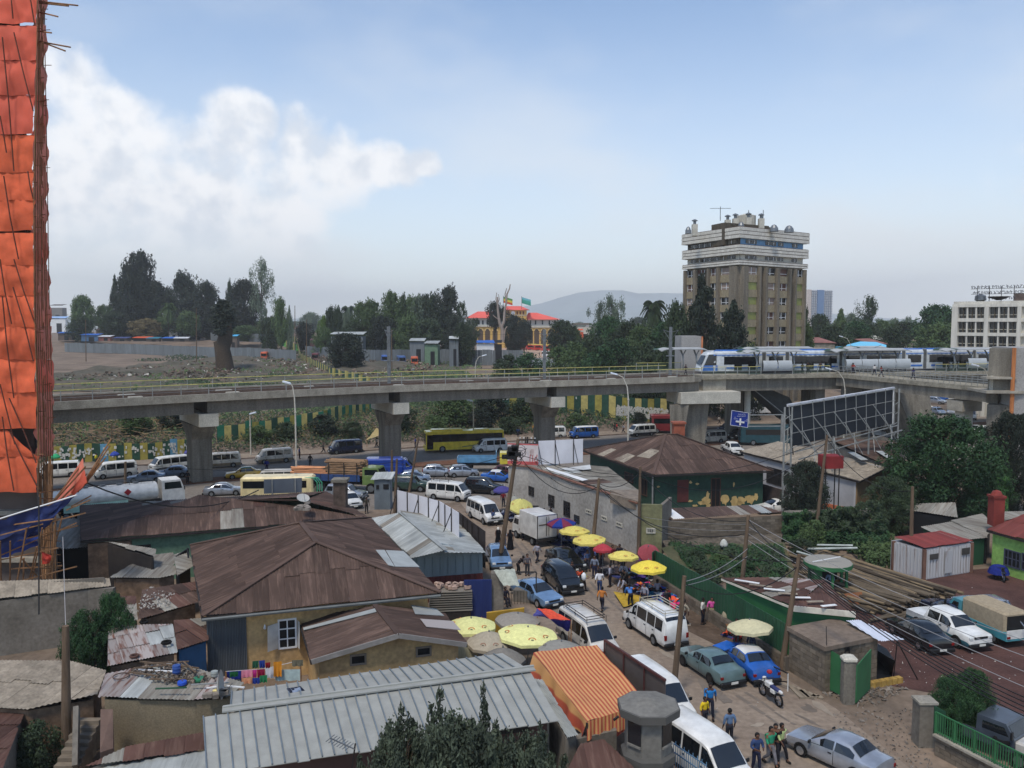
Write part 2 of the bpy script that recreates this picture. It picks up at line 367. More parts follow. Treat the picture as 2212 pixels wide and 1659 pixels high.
TYPES={
'minibus':dict(st=[(2.33,.38,.72,.80,.74,.72),(2.27,.28,.98,1.02,.82,.78),(2.08,.26,1.04,1.10,.84,.78),(1.5,.26,1.06,1.84,.84,.70),(1.2,.26,1.06,1.93,.84,.72),(0,.26,1.06,1.96,.84,.73),(-2.1,.26,1.06,1.93,.84,.72),(-2.27,.3,1.0,1.78,.83,.70),(-2.33,.38,.95,1.1,.80,.76)],
wh=(1.55,-1.35),r=.32,side=[(1.92,1.22),(1.12,.12),(.02,-.98),(-1.08,-2.02)],ws=(2,3),rw=(6,7),lz=.78,tz=.95,door=[1.17,.06,-1.03]),
'longvan':dict(st=[(2.45,.36,.62,.7,.74,.7),(2.38,.26,.84,.88,.82,.76),(1.85,.24,1.0,1.06,.86,.78),(1.12,.24,1.05,1.83,.86,.70),(.8,.24,1.05,1.93,.86,.73),(-.5,.24,1.05,1.97,.86,.74),(-2.15,.24,1.05,1.93,.86,.73),(-2.36,.28,1.0,1.7,.85,.70),(-2.42,.36,.9,1.0,.82,.78)],
wh=(1.62,-1.3),r=.33,side=[(1.6,.82),(.7,-.35),(-.45,-1.3),(-1.38,-2.12)],ws=(2,3),rw=(6,7),lz=.72,tz=.9,door=[.76,-.4,-1.34]),
'sedan':dict(st=[(2.12,.3,.52,.58,.74,.70),(2.04,.2,.68,.72,.80,.74),(1.0,.18,.82,.87,.83,.74),(.98,.18,.83,.88,.83,.74),(.28,.18,.86,1.32,.83,.60),(-.2,.18,.88,1.38,.83,.61),(-.85,.18,.9,1.35,.83,.60),(-1.45,.2,.9,.96,.82,.72),(-2.02,.22,.88,.92,.80,.72),(-2.12,.32,.62,.68,.76,.72)],
wh=(1.32,-1.22),r=.30,side=[(.82,-.18),(-.26,-1.12)],ws=(3,4),rw=(6,7),lz=.58,tz=.72,door=[-.22]),
'hatch':dict(st=[(1.85,.3,.52,.58,.74,.70),(1.76,.2,.72,.78,.80,.73),(1.05,.18,.88,.95,.82,.74),(.35,.18,.92,1.42,.82,.60),(-.2,.18,.94,1.5,.82,.62),(-1.2,.18,.96,1.44,.82,.60),(-1.66,.22,.98,1.08,.8,.72),(-1.78,.3,.7,.76,.76,.72)],
wh=(1.18,-1.15),r=.29,side=[(.9,-.1),(-.18,-1.25)],ws=(2,3),rw=(5,6),lz=.66,tz=.95,door=[-.14]),
'minivan':dict(st=[(2.15,.3,.56,.62,.76,.72),(2.05,.2,.8,.85,.83,.76),(1.5,.18,.96,1.02,.85,.76),(.55,.18,1.0,1.55,.85,.64),(0,.18,1.02,1.66,.85,.66),(-1.6,.18,1.02,1.62,.85,.65),(-2.05,.24,1.0,1.2,.83,.74),(-2.15,.34,.75,.8,.8,.74)],
wh=(1.35,-1.3),r=.31,side=[(1.2,.1),(0,-1.0),(-1.1,-1.72)],ws=(2,3),rw=(5,6),lz=.72,tz=1.0,door=[.05,-1.05]),
'suv':dict(st=[(2.2,.42,.66,.72,.8,.76),(2.1,.32,.95,1.0,.86,.8),(1.15,.3,1.04,1.1,.88,.8),(.55,.3,1.06,1.66,.88,.68),(.1,.3,1.08,1.76,.88,.7),(-1.75,.3,1.08,1.74,.88,.69),(-2.1,.36,1.04,1.2,.86,.78),(-2.2,.45,.8,.85,.82,.78)],
wh=(1.35,-1.3),r=.36,side=[(.9,-.05),(-.13,-1.05),(-1.14,-1.85)],ws=(2,3),rw=(5,6),lz=.86,tz=1.0,door=[-.09,-1.1]),
'pickup':dict(st=[(2.5,.42,.66,.72,.8,.76),(2.4,.32,.95,1.0,.86,.8),(1.35,.3,1.04,1.1,.88,.8),(.72,.3,1.06,1.62,.88,.66),(.35,.3,1.08,1.72,.88,.68),(-.75,.3,1.08,1.7,.88,.68),(-1.0,.3,1.08,1.14,.88,.84),(-1.02,.3,.98,1.0,.88,.86),(-2.45,.34,.98,1.0,.88,.86),(-2.5,.4,.9,.95,.86,.84)],
wh=(1.6,-1.5),r=.37,side=[(1.05,.22),(.14,-.72)],ws=(2,3),rw=(5,6),lz=.86,tz=.85,door=[.18]),
}
def ringpts(s):
 x,zb,zl,zt,wb,wt=s
 h=[(0,zb),(wb*.86,zb),(wb*.97,zb+.09),(wb*1.01,(zb+zl)*.5),(wb*.97,zl),(wt,zt-min(.09,(zt-zl)*.5)),(wt-.1,zt-.01),(wt*.45,zt+.02)]
 return[(x,y,z)for y,z in h]+[(x,0,zt+.025)]+[(x,-y,z)for y,z in reversed(h[1:])]
def sti(st,x):
 for a,b in zip(st,st[1:]):
  if a[0]>=x>=b[0]:
   t=(a[0]-x)/max(1e-6,a[0]-b[0]);return[a[i]+(b[i]-a[i])*t for i in range(6)]
 return list(st[-1])
def carmeshes(ty):
 key='veh_'+ty
 if key in MATS:return MATS[key]
 d=TYPES[ty];st=d['st'];parts=[]
 m=M();n=16
 for s in st:m.v+=[V(q)for q in ringpts(s)]
 for i in range(len(st)-1):
  for k in range(n):j=(k+1)%n;m.f.append((i*n+k,i*n+j,(i+1)*n+j,(i+1)*n+k))
 m.f+=[tuple(reversed(range(n))),tuple((len(st)-1)*n+k for k in range(n))]
 parts.append(('body',mkmesh('body',m,None,40),'body',[]))
 for sg in(1,-1):
  for xa,xb in d['side']:
   A,B=sti(st,xa),sti(st,xb)
   def pt(s,t,o=.012):
    y=s[4]*.97+(s[5]-s[4]*.97)*t;z=s[2]+(s[3]-.07-s[2])*t;return V((s[0],sg*(y+o),z))
   m=M();xx=[xa]+[s[0]for s in st if xb+.02<s[0]<xa-.02]+[xb]
   for x in xx:s=sti(st,x);m.v+=[pt(s,.07),pt(s,.86)]
   m.f=[(2*i,2*i+2,2*i+3,2*i+1)if sg<0 else(2*i+1,2*i+3,2*i+2,2*i)for i in range(len(xx)-1)]
   parts.append(('side_window',mkmesh('side_window',m),'glass',[]))
  for x in d['door']:
   A=sti(st,x);m=M();y=sg*(A[4]*1.01+.004)
   m.add([(x-.012,sg*(A[4]*.99),A[1]+.1),(x+.012,sg*(A[4]*.99),A[1]+.1),(x+.012,y,(A[1]+A[2])/2),(x-.012,y,(A[1]+A[2])/2),(x+.012,sg*(A[4]*.97+.006),A[2]),(x-.012,sg*(A[4]*.97+.006),A[2])],[(0,1,2,3),(3,2,4,5)])
   m.box((x+.16,sg*(A[4]*.985+.015),A[2]-.12),(.16,.03,.04))
   parts.append(('door_seam',mkmesh('door_seam',m),'black',[]))
 for nm,(i,j),lo,hi in(('windshield',d['ws'],.06,.93),('rear_window',d['rw'],.1,.8)):
  a,b=st[i],st[j];m=M();row=[]
  for t in(lo,hi):
   s=[a[k]+(b[k]-a[k])*t for k in range(6)]
   for f in(-1,-.45,0,.45,1):
    y=(s[5]-.07)*f;z=s[3]+(.02 if abs(f)<.9 else-.01)+.015;xo=.014*(1 if i<j and a[0]>0 else-1)if False else 0
    row.append(V((s[0]+(.02 if nm=='windshield' else-.02),y,z)))
  m.add(row,[(0,1,6,5),(1,2,7,6),(2,3,8,7),(3,4,9,8)]);
  if nm=='rear_window':m.f=[tuple(reversed(q))for q in m.f]
  m.f=[tuple(reversed(q))for q in m.f]
  parts.append((nm,mkmesh(nm,m,None,40),'glass',[]))
 r=d['r'];wb=st[len(st)//2][4]
 for x in d['wh']:
  for sg in(1,-1):
   a=M().disc((x,sg*(wb*1.012+.006),r*1.02),r*1.14,14,V((0,sg,0)))
   a.v=[V((q.x,q.y,max(q.z,st[4][1]-.0)))for q in a.v]
   parts.append(('wheel_arch',mkmesh('wheel_arch',a),'black',[]))
   y0=sg*(wb-.16);t=Ml_((x,y0,r),[(r*.62,-.01),(r*.95,0),(r,.04),(r,.17),(r*.95,.2),(r*.64,.205)]if sg>0 else[(r*.64,-.205),(r*.95,-.2),(r,-.17),(r,-.04),(r*.95,0),(r*.62,.01)],16,'y')
   k=Ml_((x,y0,r),[(.03,.14),(r*.3,.19),(r*.55,.17),(r*.62,.208)]if sg>0 else[(r*.62,-.208),(r*.55,-.17),(r*.3,-.19),(.03,-.14)],12,'y')
   parts.append(('tyre',mkmesh('tyre',t,None,50),'tyre',[('rim',mkmesh('rim',k),'rim')]))
 f0,b0=st[1],st[-2];xf,xb=st[0][0],st[-1][0]
 for sg in(1,-1):
  parts.append(('headlight',mkmesh('headlight',Mc_((xf-.045,sg*(f0[4]-.19),d['lz']),(.14,.26,.15),.03)),'lamp',[]))
  parts.append(('tail_light',mkmesh('tail_light',Mc_((xb+.05,sg*(b0[4]-.12),d['tz']-.08),(.14,.18,.3 if ty in('minibus','longvan','minivan','suv','hatch')else .14),.02)),'red',[]))
  A=sti(st,d['side'][0][0]);parts.append(('wing_mirror',mkmesh('wing_mirror',Mc_((d['side'][0][0]+.02,sg*(A[4]+.1),A[2]+.1),(.08,.18,.14),.02)),'black',[]))
 parts.append(('grille',mkmesh('grille',Mx_((xf+.0,0,d['lz']),(.05,f0[4]*1.05,.11))),'black',[]))
 for x,nm in((xf+.02,'front_bumper'),(xb-.02,'rear_bumper')):
  parts.append((nm,mkmesh(nm,Mc_((x,0,st[0][1]+.02),(.2,f0[4]*1.98,.2),.05)),'bumper',[]))
 for x in(xf+.13,xb-.13):parts.append(('licence_plate',mkmesh('licence_plate',Mx_((x,0,st[0][1]+.06),(.02,.42,.12))),'plate',[]))
 MATS[key]=parts;return parts
lamp_m=mat('headlamp glass',(205,208,205),.15,.1,3,spec=.7);red_m=mat('tail lamp',(120,20,18),.25,.2,3)
plate_m=mat('plate',(215,215,205),.5,.1,4);grim=mat('road grime',(112,92,72),.9,.3,2)
def vHc(label,ty,F0,R0,body,cat=None,z=0.0,side=None,low=None,roofc=None,rack=None,bumper=None,rim=None,group=None,name=None,boot=None,minor=False,zt=0.0,hd=None):
 """F0,R0: survey points of front and rear on the centre line at height z, or wheel contacts of the visible side (side=+-1)"""
 f=F0 if isinstance(F0,V)else W(*F0,z);r=R0 if isinstance(R0,V)else W(*R0,z);dd=(f-r);dd.z=0;dd.normalize()
 c=(f+r)/2
 if side:
  nrm=V((-dd.y,dd.x,0))
  if nrm.dot(V((c.x,c.y,0)))<0:nrm=-nrm
  c=c+nrm*.78
 ang=at2_(dd.y,dd.x);loc=V((c.x,c.y,zt))
 nm=name or{'minibus':'minibus','longvan':'minibus','sedan':'parked_car','hatch':'parked_car','minivan':'parked_car','suv':'parked_car','pickup':'pickup_truck'}[ty]
 t=thing(nm,label,cat or{'minibus':'van','longvan':'van','pickup':'pickup truck'}.get(ty,'car'),loc,ang,group,world=False)
 role=dict(body=body,glass=glass,black=bK,tyre=rB,rim=rim or sT,lamp=lamp_m,red=red_m,bumper=bumper or bK,plate=plate_m)
 for n,me,ro,sub in carmeshes(ty):
  if minor and n in('door_seam','licence_plate','wheel_arch','grille'):continue
  o=obj(n,me,role[ro],t)
  for n2,me2,ro2 in sub:obj(n2,me2,role[ro2],o)
 st=TYPES[ty]['st'];n=16
 def band(k0,k1,i0,i1,off):
  m=M()
  for i in range(i0,i1+1):
   rp=ringpts(st[i])
   for k in range(k0,k1+1):
    p=V(rp[k%n]);cc=V((0,0,(st[i][1]+st[i][3])/2));e=V((0,p.y-cc.y,(p.z-cc.z)));p2=p+e.normalized()*off;m.v.append(p2)
  wd=k1-k0+1
  for a in range(i1-i0):
   for b in range(wd-1):m.f.append((a*wd+b,a*wd+b+1,(a+1)*wd+b+1,(a+1)*wd+b))
  return m
 if low:
  for k0,k1 in((1,3),(13,15)):P('lower_panel',band(k0,k1,0,len(st)-1,.006),low,t,40)
 if roofc:
  P('roof_panel',band(5,11,[i for i,s in enumerate(st)if s[3]>1.25][0],[i for i,s in enumerate(st)if s[3]>1.25][-1],.008),roofc,t,40)
 if rack:
  top=max(s[3]for s in st)+.14;x0,x1,hw=rack[0],rack[1],.62;rk=th2('roof_rack',t);mt=rack[2]
  m=M()
  for z_ in(top,top+.16):
   for a,b in(((x0,-hw),(x1,-hw)),((x0,hw),(x1,hw)),((x0,-hw),(x0,hw)),((x1,-hw),(x1,hw))):m.beam((a[0],a[1],z_),(b[0],b[1],z_),.035)
  P('rail',m,mt,rk)
  k=int((x1-x0)/.22)
  for i in range(1,k):P('slat',Mb_((x0+(x1-x0)*i/k,-hw,top),(x0+(x1-x0)*i/k,hw,top),.06,.025),mt,rk)
  m=M()
  for x in(x0+.15,(x0+x1)/2,x1-.15):
   for y in(-hw,hw):m.beam((x,y,top-.2),(x,y,top+.16),.03)
  P('bracket',m,mt,rk)
 return t
def th2(name,parent):
 o=bpy.data.objects.new(name,None);C.objects.link(o);o.parent=parent;ORG[o.name]=ORG.get(parent.name);o.empty_display_size=.1;return o
def wheels(t,xs,hw,r,twin=False,w=.24):
 for x in xs:
  for sg in(1,-1):
   a=[(r*.6,-.01),(r*.95,0),(r,.05),(r,w-.05),(r*.95,w),(r*.6,w)];y0=sg*(hw-w)
   o=P('tyre',Ml_((x,y0,r),a if sg>0 else[(p,-q)for p,q in reversed(a)],18,'y'),rB,t,50)
   b=[(.04,w*.7),(r*.25,w),(r*.5,w*.72),(r*.6,w+.005)];P('rim',Ml_((x,y0,r),b if sg>0 else[(p,-q)for p,q in reversed(b)],12,'y'),sT,o)
def place(label,name,cat,F0,R0,z=0,side=None,hw=1.0,group=None,zt=0.0):
 f=F0 if isinstance(F0,V)else W(*F0,z);r=R0 if isinstance(R0,V)else W(*R0,z);dd=f-r;dd.z=0;dd.normalize();c=(f+r)/2
 if side:
  nrm=V((-dd.y,dd.x,0));nrm=nrm if nrm.dot(V((c.x,c.y,0)))>0 else-nrm;c=c+nrm*hw
 return thing(name,label,cat,V((c.x,c.y,zt)),at2_(dd.y,dd.x),group,world=False)
def cab(t,x0,x1,hw,z0,z1,body,slope=.35,belt=.5):
 zb=z0+(z1-z0)*belt
 m=M();sec=[(x1,z0,zb*.98,hw),(x1,zb,zb,hw)]
 pts=lambda y:[(x0,y,z0),(x1,y,z0),(x1,y,zb),(x1-slope,y*.93,z1),(x0,y*.93,z1),(x0,y,zb)]
 a,b=pts(hw),pts(-hw);m.add(a+b,[(0,1,2,5),(5,2,3,4),(7,6,11,8),(8,11,10,9),(1,7,8,2),(2,8,9,3),(3,9,10,4),(4,10,11,5),(5,11,6,0),(0,6,7,1)])
 P('cab',m,body,t,30)
 P('windshield',Mp_([V((x1+.02-slope*.12,hw*.86,zb+(z1-zb)*.12)),V((x1+.02-slope*.12,-hw*.86,zb+(z1-zb)*.12)),V((x1+.02-slope*.85,-hw*.82,zb+(z1-zb)*.85)),V((x1+.02-slope*.85,hw*.82,zb+(z1-zb)*.85))],(-.03,0,0)),glass,t)
 for sg in(1,-1):
  P('side_window',Mp_([V((x1-slope*.3-.12,sg*(hw*.985+.01),zb+.06)),V((x0+.25,sg*(hw*.985+.01),zb+.06)),V((x0+.25,sg*(hw*.945+.01),z1-.18)),V((x1-slope-.05,sg*(hw*.945+.01),z1-.18))],(0,-sg*.03,0)),glass,t)
  P('headlight',Mc_((x1,sg*(hw-.3),z0+.25),(.1,.28,.2),.03),lamp_m,t)
  P('wing_mirror',Mc_((x1-.05,sg*(hw+.16),zb+.25),(.08,.18,.34),.02),bK,t)
 P('front_bumper',Mc_((x1+.06,0,z0-.02),(.22,hw*2,.28),.05),bK,t)
 P('licence_plate',Mx_((x1+.18,0,z0),(.02,.5,.13)),plate_m,t)
def skin(name,verts,edges,radii,root=0,sub=1):
 me=bpy.data.meshes.new(name);me.from_pydata(verts,edges,[]);o=bpy.data.objects.new(name,me);C.objects.link(o)
 md=o.modifiers.new('s','SKIN');md.use_smooth_shade=True
 for i,s in enumerate(me.skin_vertices[0].data):
  r=radii[i];s.radius=r if isinstance(r,tuple)else(r,r);s.use_root=i==root
 if sub:sb=o.modifiers.new('b','SUBSURF');sb.levels=sub;sb.render_levels=sub
 dg=bpy.context.evaluated_depsgraph_get();ev=o.evaluated_get(dg);res=bpy.data.meshes.new_from_object(ev)
 bpy.data.objects.remove(o);res.name=name;res.shade_smooth();return res
POSE={
'stand':dict(lean=.02,hip=.92,legs=[((.03,.1,.49),(.0,.11,.05)),((.02,-.1,.49),(-.02,-.12,.05))],arms=[((-.03,.27,1.12),(.06,.29,.86)),((-.02,-.27,1.12),(.08,-.28,.87))]),
'walk':dict(lean=.05,hip=.9,legs=[((.2,.09,.5),(.3,.1,.07)),((.02,-.09,.48),(-.32,-.1,.12))],arms=[((-.14,.26,1.12),(-.12,.28,.86)),((.12,-.26,1.13),(.3,-.25,.95))]),
'hold':dict(lean=.06,hip=.91,legs=[((.1,.1,.49),(.12,.11,.05)),((.0,-.1,.49),(-.1,-.12,.05))],arms=[((.08,.26,1.1),(.34,.14,1.12)),((.04,-.26,1.1),(.32,-.1,1.08))]),
'bend':dict(lean=.5,hip=.84,legs=[((.06,.12,.46),(-.02,.14,.05)),((.1,-.1,.46),(.04,-.14,.05))],arms=[((.52,.22,.86),(.68,.16,.62)),((.5,-.22,.84),(.66,-.12,.6))]),
'sit':dict(lean=.04,hip=.46,legs=[((.4,.12,.5),(.42,.12,.05)),((.4,-.1,.5),(.44,-.12,.05))],arms=[((.04,.26,.72),(.3,.16,.6)),((.04,-.26,.72),(.3,-.14,.6))]),
}
def persmesh(pose):
 key='per_'+pose
 if key in MATS:return MATS[key]
 p=POSE[pose];h=p['hip'];a=p['lean']
 def up(d,y=0.0):return(sin_(a*1.6)*d,y,h+cos_(a*1.6)*d)
 vs=[(0,0,h),up(.18),up(.36),up(.49),up(.56),up(.66),up(.76)];rd=[(.13,.1),(.12,.1),(.15,.1),(.11,.08),.05,(.085,.085),(.07,.07)]
 ed=[(i,i+1)for i in range(6)]
 vs.append((vs[5][0]+.085,0,vs[5][2]-.01));rd.append(.022);ed.append((5,7))
 for sg in(1,-1):
  vs.append((vs[5][0]-.005,sg*.09,vs[5][2]));rd.append(.02);ed.append((5,len(vs)-1))
 arms,legs=[],[]
 for sg,(k,f),(e,hd)in((1,p['legs'][0],p['arms'][0]),(-1,p['legs'][1],p['arms'][1])):
  o=len(vs);hipj=(0,sg*.095,h-.06);vs+=[hipj,k,(f[0],f[1],f[2]+.05),(f[0]+.16,f[1],f[2]-.02)];rd+=[(.09,.09),.06,.042,(.035,.035)];ed+=[(0,o),(o,o+1),(o+1,o+2),(o+2,o+3)];legs.append((hipj,k,f))
  o=len(vs);sh=up(.46,sg*.19);e2=e;w2=V(hd);vs+=[sh,e2,tuple(w2)];rd+=[.058,.042,.03];ed+=[(3,o),(o,o+1),(o+1,o+2)];arms.append((sh,e2,hd))
  d=(V(hd)-V(e)).normalized();q=V(hd)+d*.075;vs.append(tuple(q));rd.append((.036,.018));pi=len(vs)-1;ed.append((o+2,pi))
  sd=d.cross(V((0,1,0))).normalized()
  for kf,ln in((-1.3,.062),(-.45,.075),(.45,.07),(1.3,.055)):
   b1=q+sd*.017*kf+d*.03;vs+=[tuple(b1),tuple(b1+d*ln*.6+V((0,-sg*.012,0)))];rd+=[.009,.008];n0=len(vs)-2;ed+=[(pi,n0),(n0,n0+1)]
  b1=V(hd)+sd*.035+d*.03;vs+=[tuple(b1),tuple(b1+sd*.02+d*.04)];rd+=[.011,.009];n0=len(vs)-2;ed+=[(o+2,n0),(n0,n0+1)]
 body=skin('body',vs,ed,rd,0,1)
 v2=[(0,0,h+.02),up(.18),up(.36),up(.49),up(.53)];r2=[(.165,.13),(.16,.125),(.185,.13),(.13,.1),(.06,.06)];e2=[(0,1),(1,2),(2,3),(3,4)]
 for sh,e,hd in arms:
  o=len(v2);m_=V(e).lerp(V(hd),.55);v2+=[sh,e,tuple(m_)];r2+=[.085,.062,.05];e2+=[(3,o),(o,o+1),(o+1,o+2)]
 shirt=skin('shirt',v2,e2,r2,0,1)
 v3=[(0,0,h+.08),(0,0,h)];r3=[(.14,.12),(.155,.13)];e3=[(0,1)]
 for hj,k,f in legs:
  o=len(v3);v3+=[hj,k,(f[0],f[1],f[2]+.07)];r3+=[.11,.08,.062];e3+=[(1,o),(o,o+1),(o+1,o+2)]
 trousers=skin('trousers',v3,e3,r3,0,1)
 hc=V(vs[5]);m=Ml_((hc.x-.015,0,hc.z+.02),[(.02,-.09),(.08,-.07),(.106,0),(.1,.06),(.065,.11),(.01,.125)],10)
 m.v=[V((q.x if q.x<hc.x+.05 else hc.x+.05,q.y,q.z))for q in m.v];hair=mkmesh('hair',m,None,60)
 shoes=M()
 for hj,k,f in legs:shoes.cbox((f[0]+.06,f[1],f[2]-.005),(.27,.1,.09),.03)
 m=M();m.lathe((hc.x,0,hc.z-.0),[(.1,-.16),(.125,-.06),(.12,.05),(.07,.13),(.01,.14)],10);m.v=[V((q.x-(.03 if q.x>hc.x+.03 else 0),q.y,q.z))for q in m.v];scarf=mkmesh('headscarf',m,None,60)
 m=M();m.lathe((0,0,0),[(.3,.04),(.27,.4),(.21,.85),(.2,1.05),(.25,1.3),(.12,1.48),(.07,1.5)],12);robe=mkmesh('robe',m,None,60)
 MATS[key]=dict(body=body,shirt=shirt,trousers=trousers,hair=hair,shoes=mkmesh('shoes',shoes),scarf=scarf,robe=robe);return MATS[key]
skins=[mat('skin %d'%i,c,.6,.12,6,spec=.3)for i,c in enumerate([(92,62,46),(72,48,36),(112,78,58)])]
hairm=mat('black hair',(16,14,13),.8,.2,8)
def person(label,pos,ang,pose,top,legs,z=0,hgt=1.74,shoes=(40,38,36),scarf=None,robe=None,hat=None,group=None,skin_i=None):
 p=pos if isinstance(pos,V)else G(*pos)if z==0 else W(*pos,z)
 if isinstance(pos,V):z=pos.z
 t=thing('person',label,'person',V((p.x,p.y,z if z else p.z)),rad(ang),group,world=False);k=hgt/1.74;t.scale=(k,k,k)
 ms=persmesh(pose);obj('body',ms['body'],skins[R.randrange(3)if skin_i is None else skin_i],t)
 if robe:obj('robe',ms['robe'],cloth(robe),t)
 else:obj('shirt',ms['shirt'],cloth(top),t);obj('trousers',ms['trousers'],cloth(legs),t)
 obj('shoes',ms['shoes'],cloth(shoes),t)
 if scarf:obj('headscarf',ms['scarf'],cloth(scarf),t)
 elif hat:obj('cap',ms['hair'],cloth(hat),t)
 else:obj('hair',ms['hair'],hairm,t)
 return t
def leafq(m,c,s,nrm=None):
 a=V((R.gauss(0,1),R.gauss(0,1),R.gauss(0,1))).normalized()
 n=(nrm+a*.75).normalized()if nrm is not None else a
 x=n.orthogonal().normalized();x=Matrix.Rotation(U_(0,6.28),3,n)@ x;y=n.cross(x);o=len(m.v);L_=s*U_(.7,1.3)
 m.v+=[c-x*L_*.9,c+y*L_*.42,c+x*L_,c-y*L_*.42];m.f.append((o,o+1,o+2,o+3))
CROWN={}
def crown(kind,i=0):
 key=(kind,i)
 if key in CROWN:return CROWN[key]
 m=M();br=M()
 if kind=='palm':
  for k in range(46):
   a=U_(0,6.28);el=U_(-.7,1.3);pts=[]
   for j in range(7):
    t=j/6;r_=.5*t*cos_(el*(1-t*.5));z=1+.16*sin_(el)*t*2-.16*t*t*1.4-.08;pts.append(V((r_*cos_(a),r_*sin_(a),z-.02)))
   sd=V((-sin_(a),cos_(a),0))
   for j in range(6):
    for q in range(4):
     t=q/4;p=pts[j].lerp(pts[j+1],t);ln=.13*(1-((j+t)/6)**2*.6)*(.4 if j==0 else 1)
     for sg in(1,-1):d=sd*sg*ln+V((0,0,-.03))+(pts[j+1]-pts[j])*.4;o=len(m.v);m.v+=[p,p+d+V((0,0,.004)),p+d*.98+V((0,0,-.012)),p+V((0,0,-.012))];m.f.append((o,o+1,o+2,o+3))
  br.tube([(0,0,0),(.01,0,.5),(0,0,.93)],[.03,.022,.026],8)
 elif kind=='wisp':
  br.tube([(0,0,-.01),(.01,0,.35),(0,.02,.7)],[.03,.02,.006],7)
  for k in range(54):
   a=U_(0,6.28);q=.5*R.random()**.6;top=V((q*cos_(a),q*sin_(a),U_(.45,1)*(1-.5*q)));b0=V((top.x*.25,top.y*.25,U_(.1,.4)));br.tube([b0,b0.lerp(top,.55)+V((0,0,.03)),top],[.007,.004,.0015],4,False)
   for j in range(15):
    t=(j+.5)/15;c=b0.lerp(top,t);rr=.12*(1-t)**.7+.02
    for l in range(int(84*(1.05-t*.7))):
     d=V((R.gauss(0,1),R.gauss(0,1),R.gauss(0,1))).normalized();leafq(m,c+d*rr*R.random()**.5,U_(.012,.024),d*.3+V((0,0,.5)))
 else:
  prof={'round':lambda z:math.sqrt(max(0,1-((z-.62)/.40)**2)),'dense':lambda z:math.sqrt(max(0,1-((z-.52)/.50)**2)),
    'cone':lambda z:min(1,max(.05,(1-z)*1.9))*min(1,(z-.02)/.1),'spire':lambda z:min(1,max(.06,(1-z)*2.4))*min(1,(z)/.1),'open':lambda z:math.sqrt(max(0,1-((z-.68)/.34)**2)),
    'euc':lambda z:math.sqrt(max(0,1-((z-.68)/.36)**2)),'shrub':lambda z:math.sqrt(max(0,1-((z-.42)/.6)**2)),'umbrella':lambda z:math.sqrt(max(0,1-((z-.8)/.22)**2)),
    'cedar':lambda z:min(1.1,max(.05,(1-z)*2.0+.16*sin_(z*44)))*min(1,z/.12),'near':lambda z:math.sqrt(max(0,1-((z-.5)/.55)**2))}[kind]
  z0={'round':.24,'dense':.04,'cone':.03,'spire':.03,'open':.34,'euc':.3,'shrub':.02,'umbrella':.58,'cedar':.04,'near':.0}[kind]
  nc,nl,s,rc={'round':(85,110,.030,.15),'dense':(120,110,.030,.14),'cone':(130,90,.024,.11),'spire':(110,80,.030,.13),'open':(50,90,.028,.13),'euc':(34,130,.022,.12),'shrub':(60,90,.036,.18),'umbrella':(60,100,.028,.12),'cedar':(150,90,.024,.10),'near':(330,130,.0155,.085)}[kind]
  br.tube([(0,0,-.01),(.01,.0,max(.2,z0)),(0,.01,.55),(0,0,.85)],[.028,.022,.014,.004],7)
  for c in range(nc):
   z=z0+(1-z0)*(c+R.random())/nc;rr=prof(z);a=U_(0,6.28);q=.5*rr*(R.random()**.45)*U_(.8,1.08)*(1+.32*nN(V((cos_(a)*1.7,sin_(a)*1.7,z*3.5+i*5))))
   cc=V((q*cos_(a),q*sin_(a),min(z,.985)))
   if kind !='near' or c%2:br.tube([(0,0,max(.06,z-.16-q*.3)),cc*.5+V((0,0,(z-.05)*.5)),cc],[.008,.005,.002],4,False)
   rcc=rc*U_(.4,1.5)*(.45+.6*min(1,rr))
   for l in range(nl):
    d=V((R.gauss(0,1),R.gauss(0,1),R.gauss(0,1)*.8)).normalized();rad_=rcc*(R.random()**.4)
    leafq(m,cc+d*rad_,s*(.8+.4*R.random()),d*.5+V((0,0,.45)))
 CROWN[key]=(mkmesh('crown',m),mkmesh('trunk',br,None,60));return CROWN[key]
def leafmat(name,c,c2,var=.3):
 m=mat(name,c,.75,var,.9,col2=c2,thr=(.35,.65),spec=.25,rnd=.18);m.node_tree.nodes['Noise Texture'].inputs['Scale'].default_value=6;return m
L_dark=leafmat('dark foliage',(44,56,42),(64,80,52));L_mid=leafmat('mid green foliage',(62,82,50),(88,108,64));L_grey=leafmat('grey green foliage',(84,100,84),(112,126,104))
L_deep=leafmat('deep green foliage',(36,62,40),(58,88,50));L_blk=leafmat('blackish foliage',(34,42,36),(50,60,46));L_dry=leafmat('dry foliage',(96,86,58),(124,112,76));L_lime=leafmat('fresh green foliage',(74,104,48),(104,128,62))
bark=mat('bark',(74,64,54),.95,.3,3,bump=.4,spec=.1)
def tree(label,pos,h,w,kind='round',leaf=None,i=0,cat='tree',name=None,group=None,rz=None,trunk=True):
 t=thing(name or{'palm':'palm_tree','cone':'conifer_tree','spire':'conifer_tree','cedar':'conifer_tree','euc':'eucalyptus_tree','shrub':'shrub'}.get(kind,'broadleaf_tree'),label,cat,pos,U_(0,6.28)if rz is None else rz,group,world=False)
 cm,tm=crown(kind,i);c=obj('crown',cm,leaf or L_dark,t);c.scale=(w,w*U_(.85,1.05),h)
 if trunk:k=obj('trunk',tm,bark,t);k.scale=(w*(1 if kind !='palm' else .7),w*(1 if kind !='palm' else .7),h)
 return t
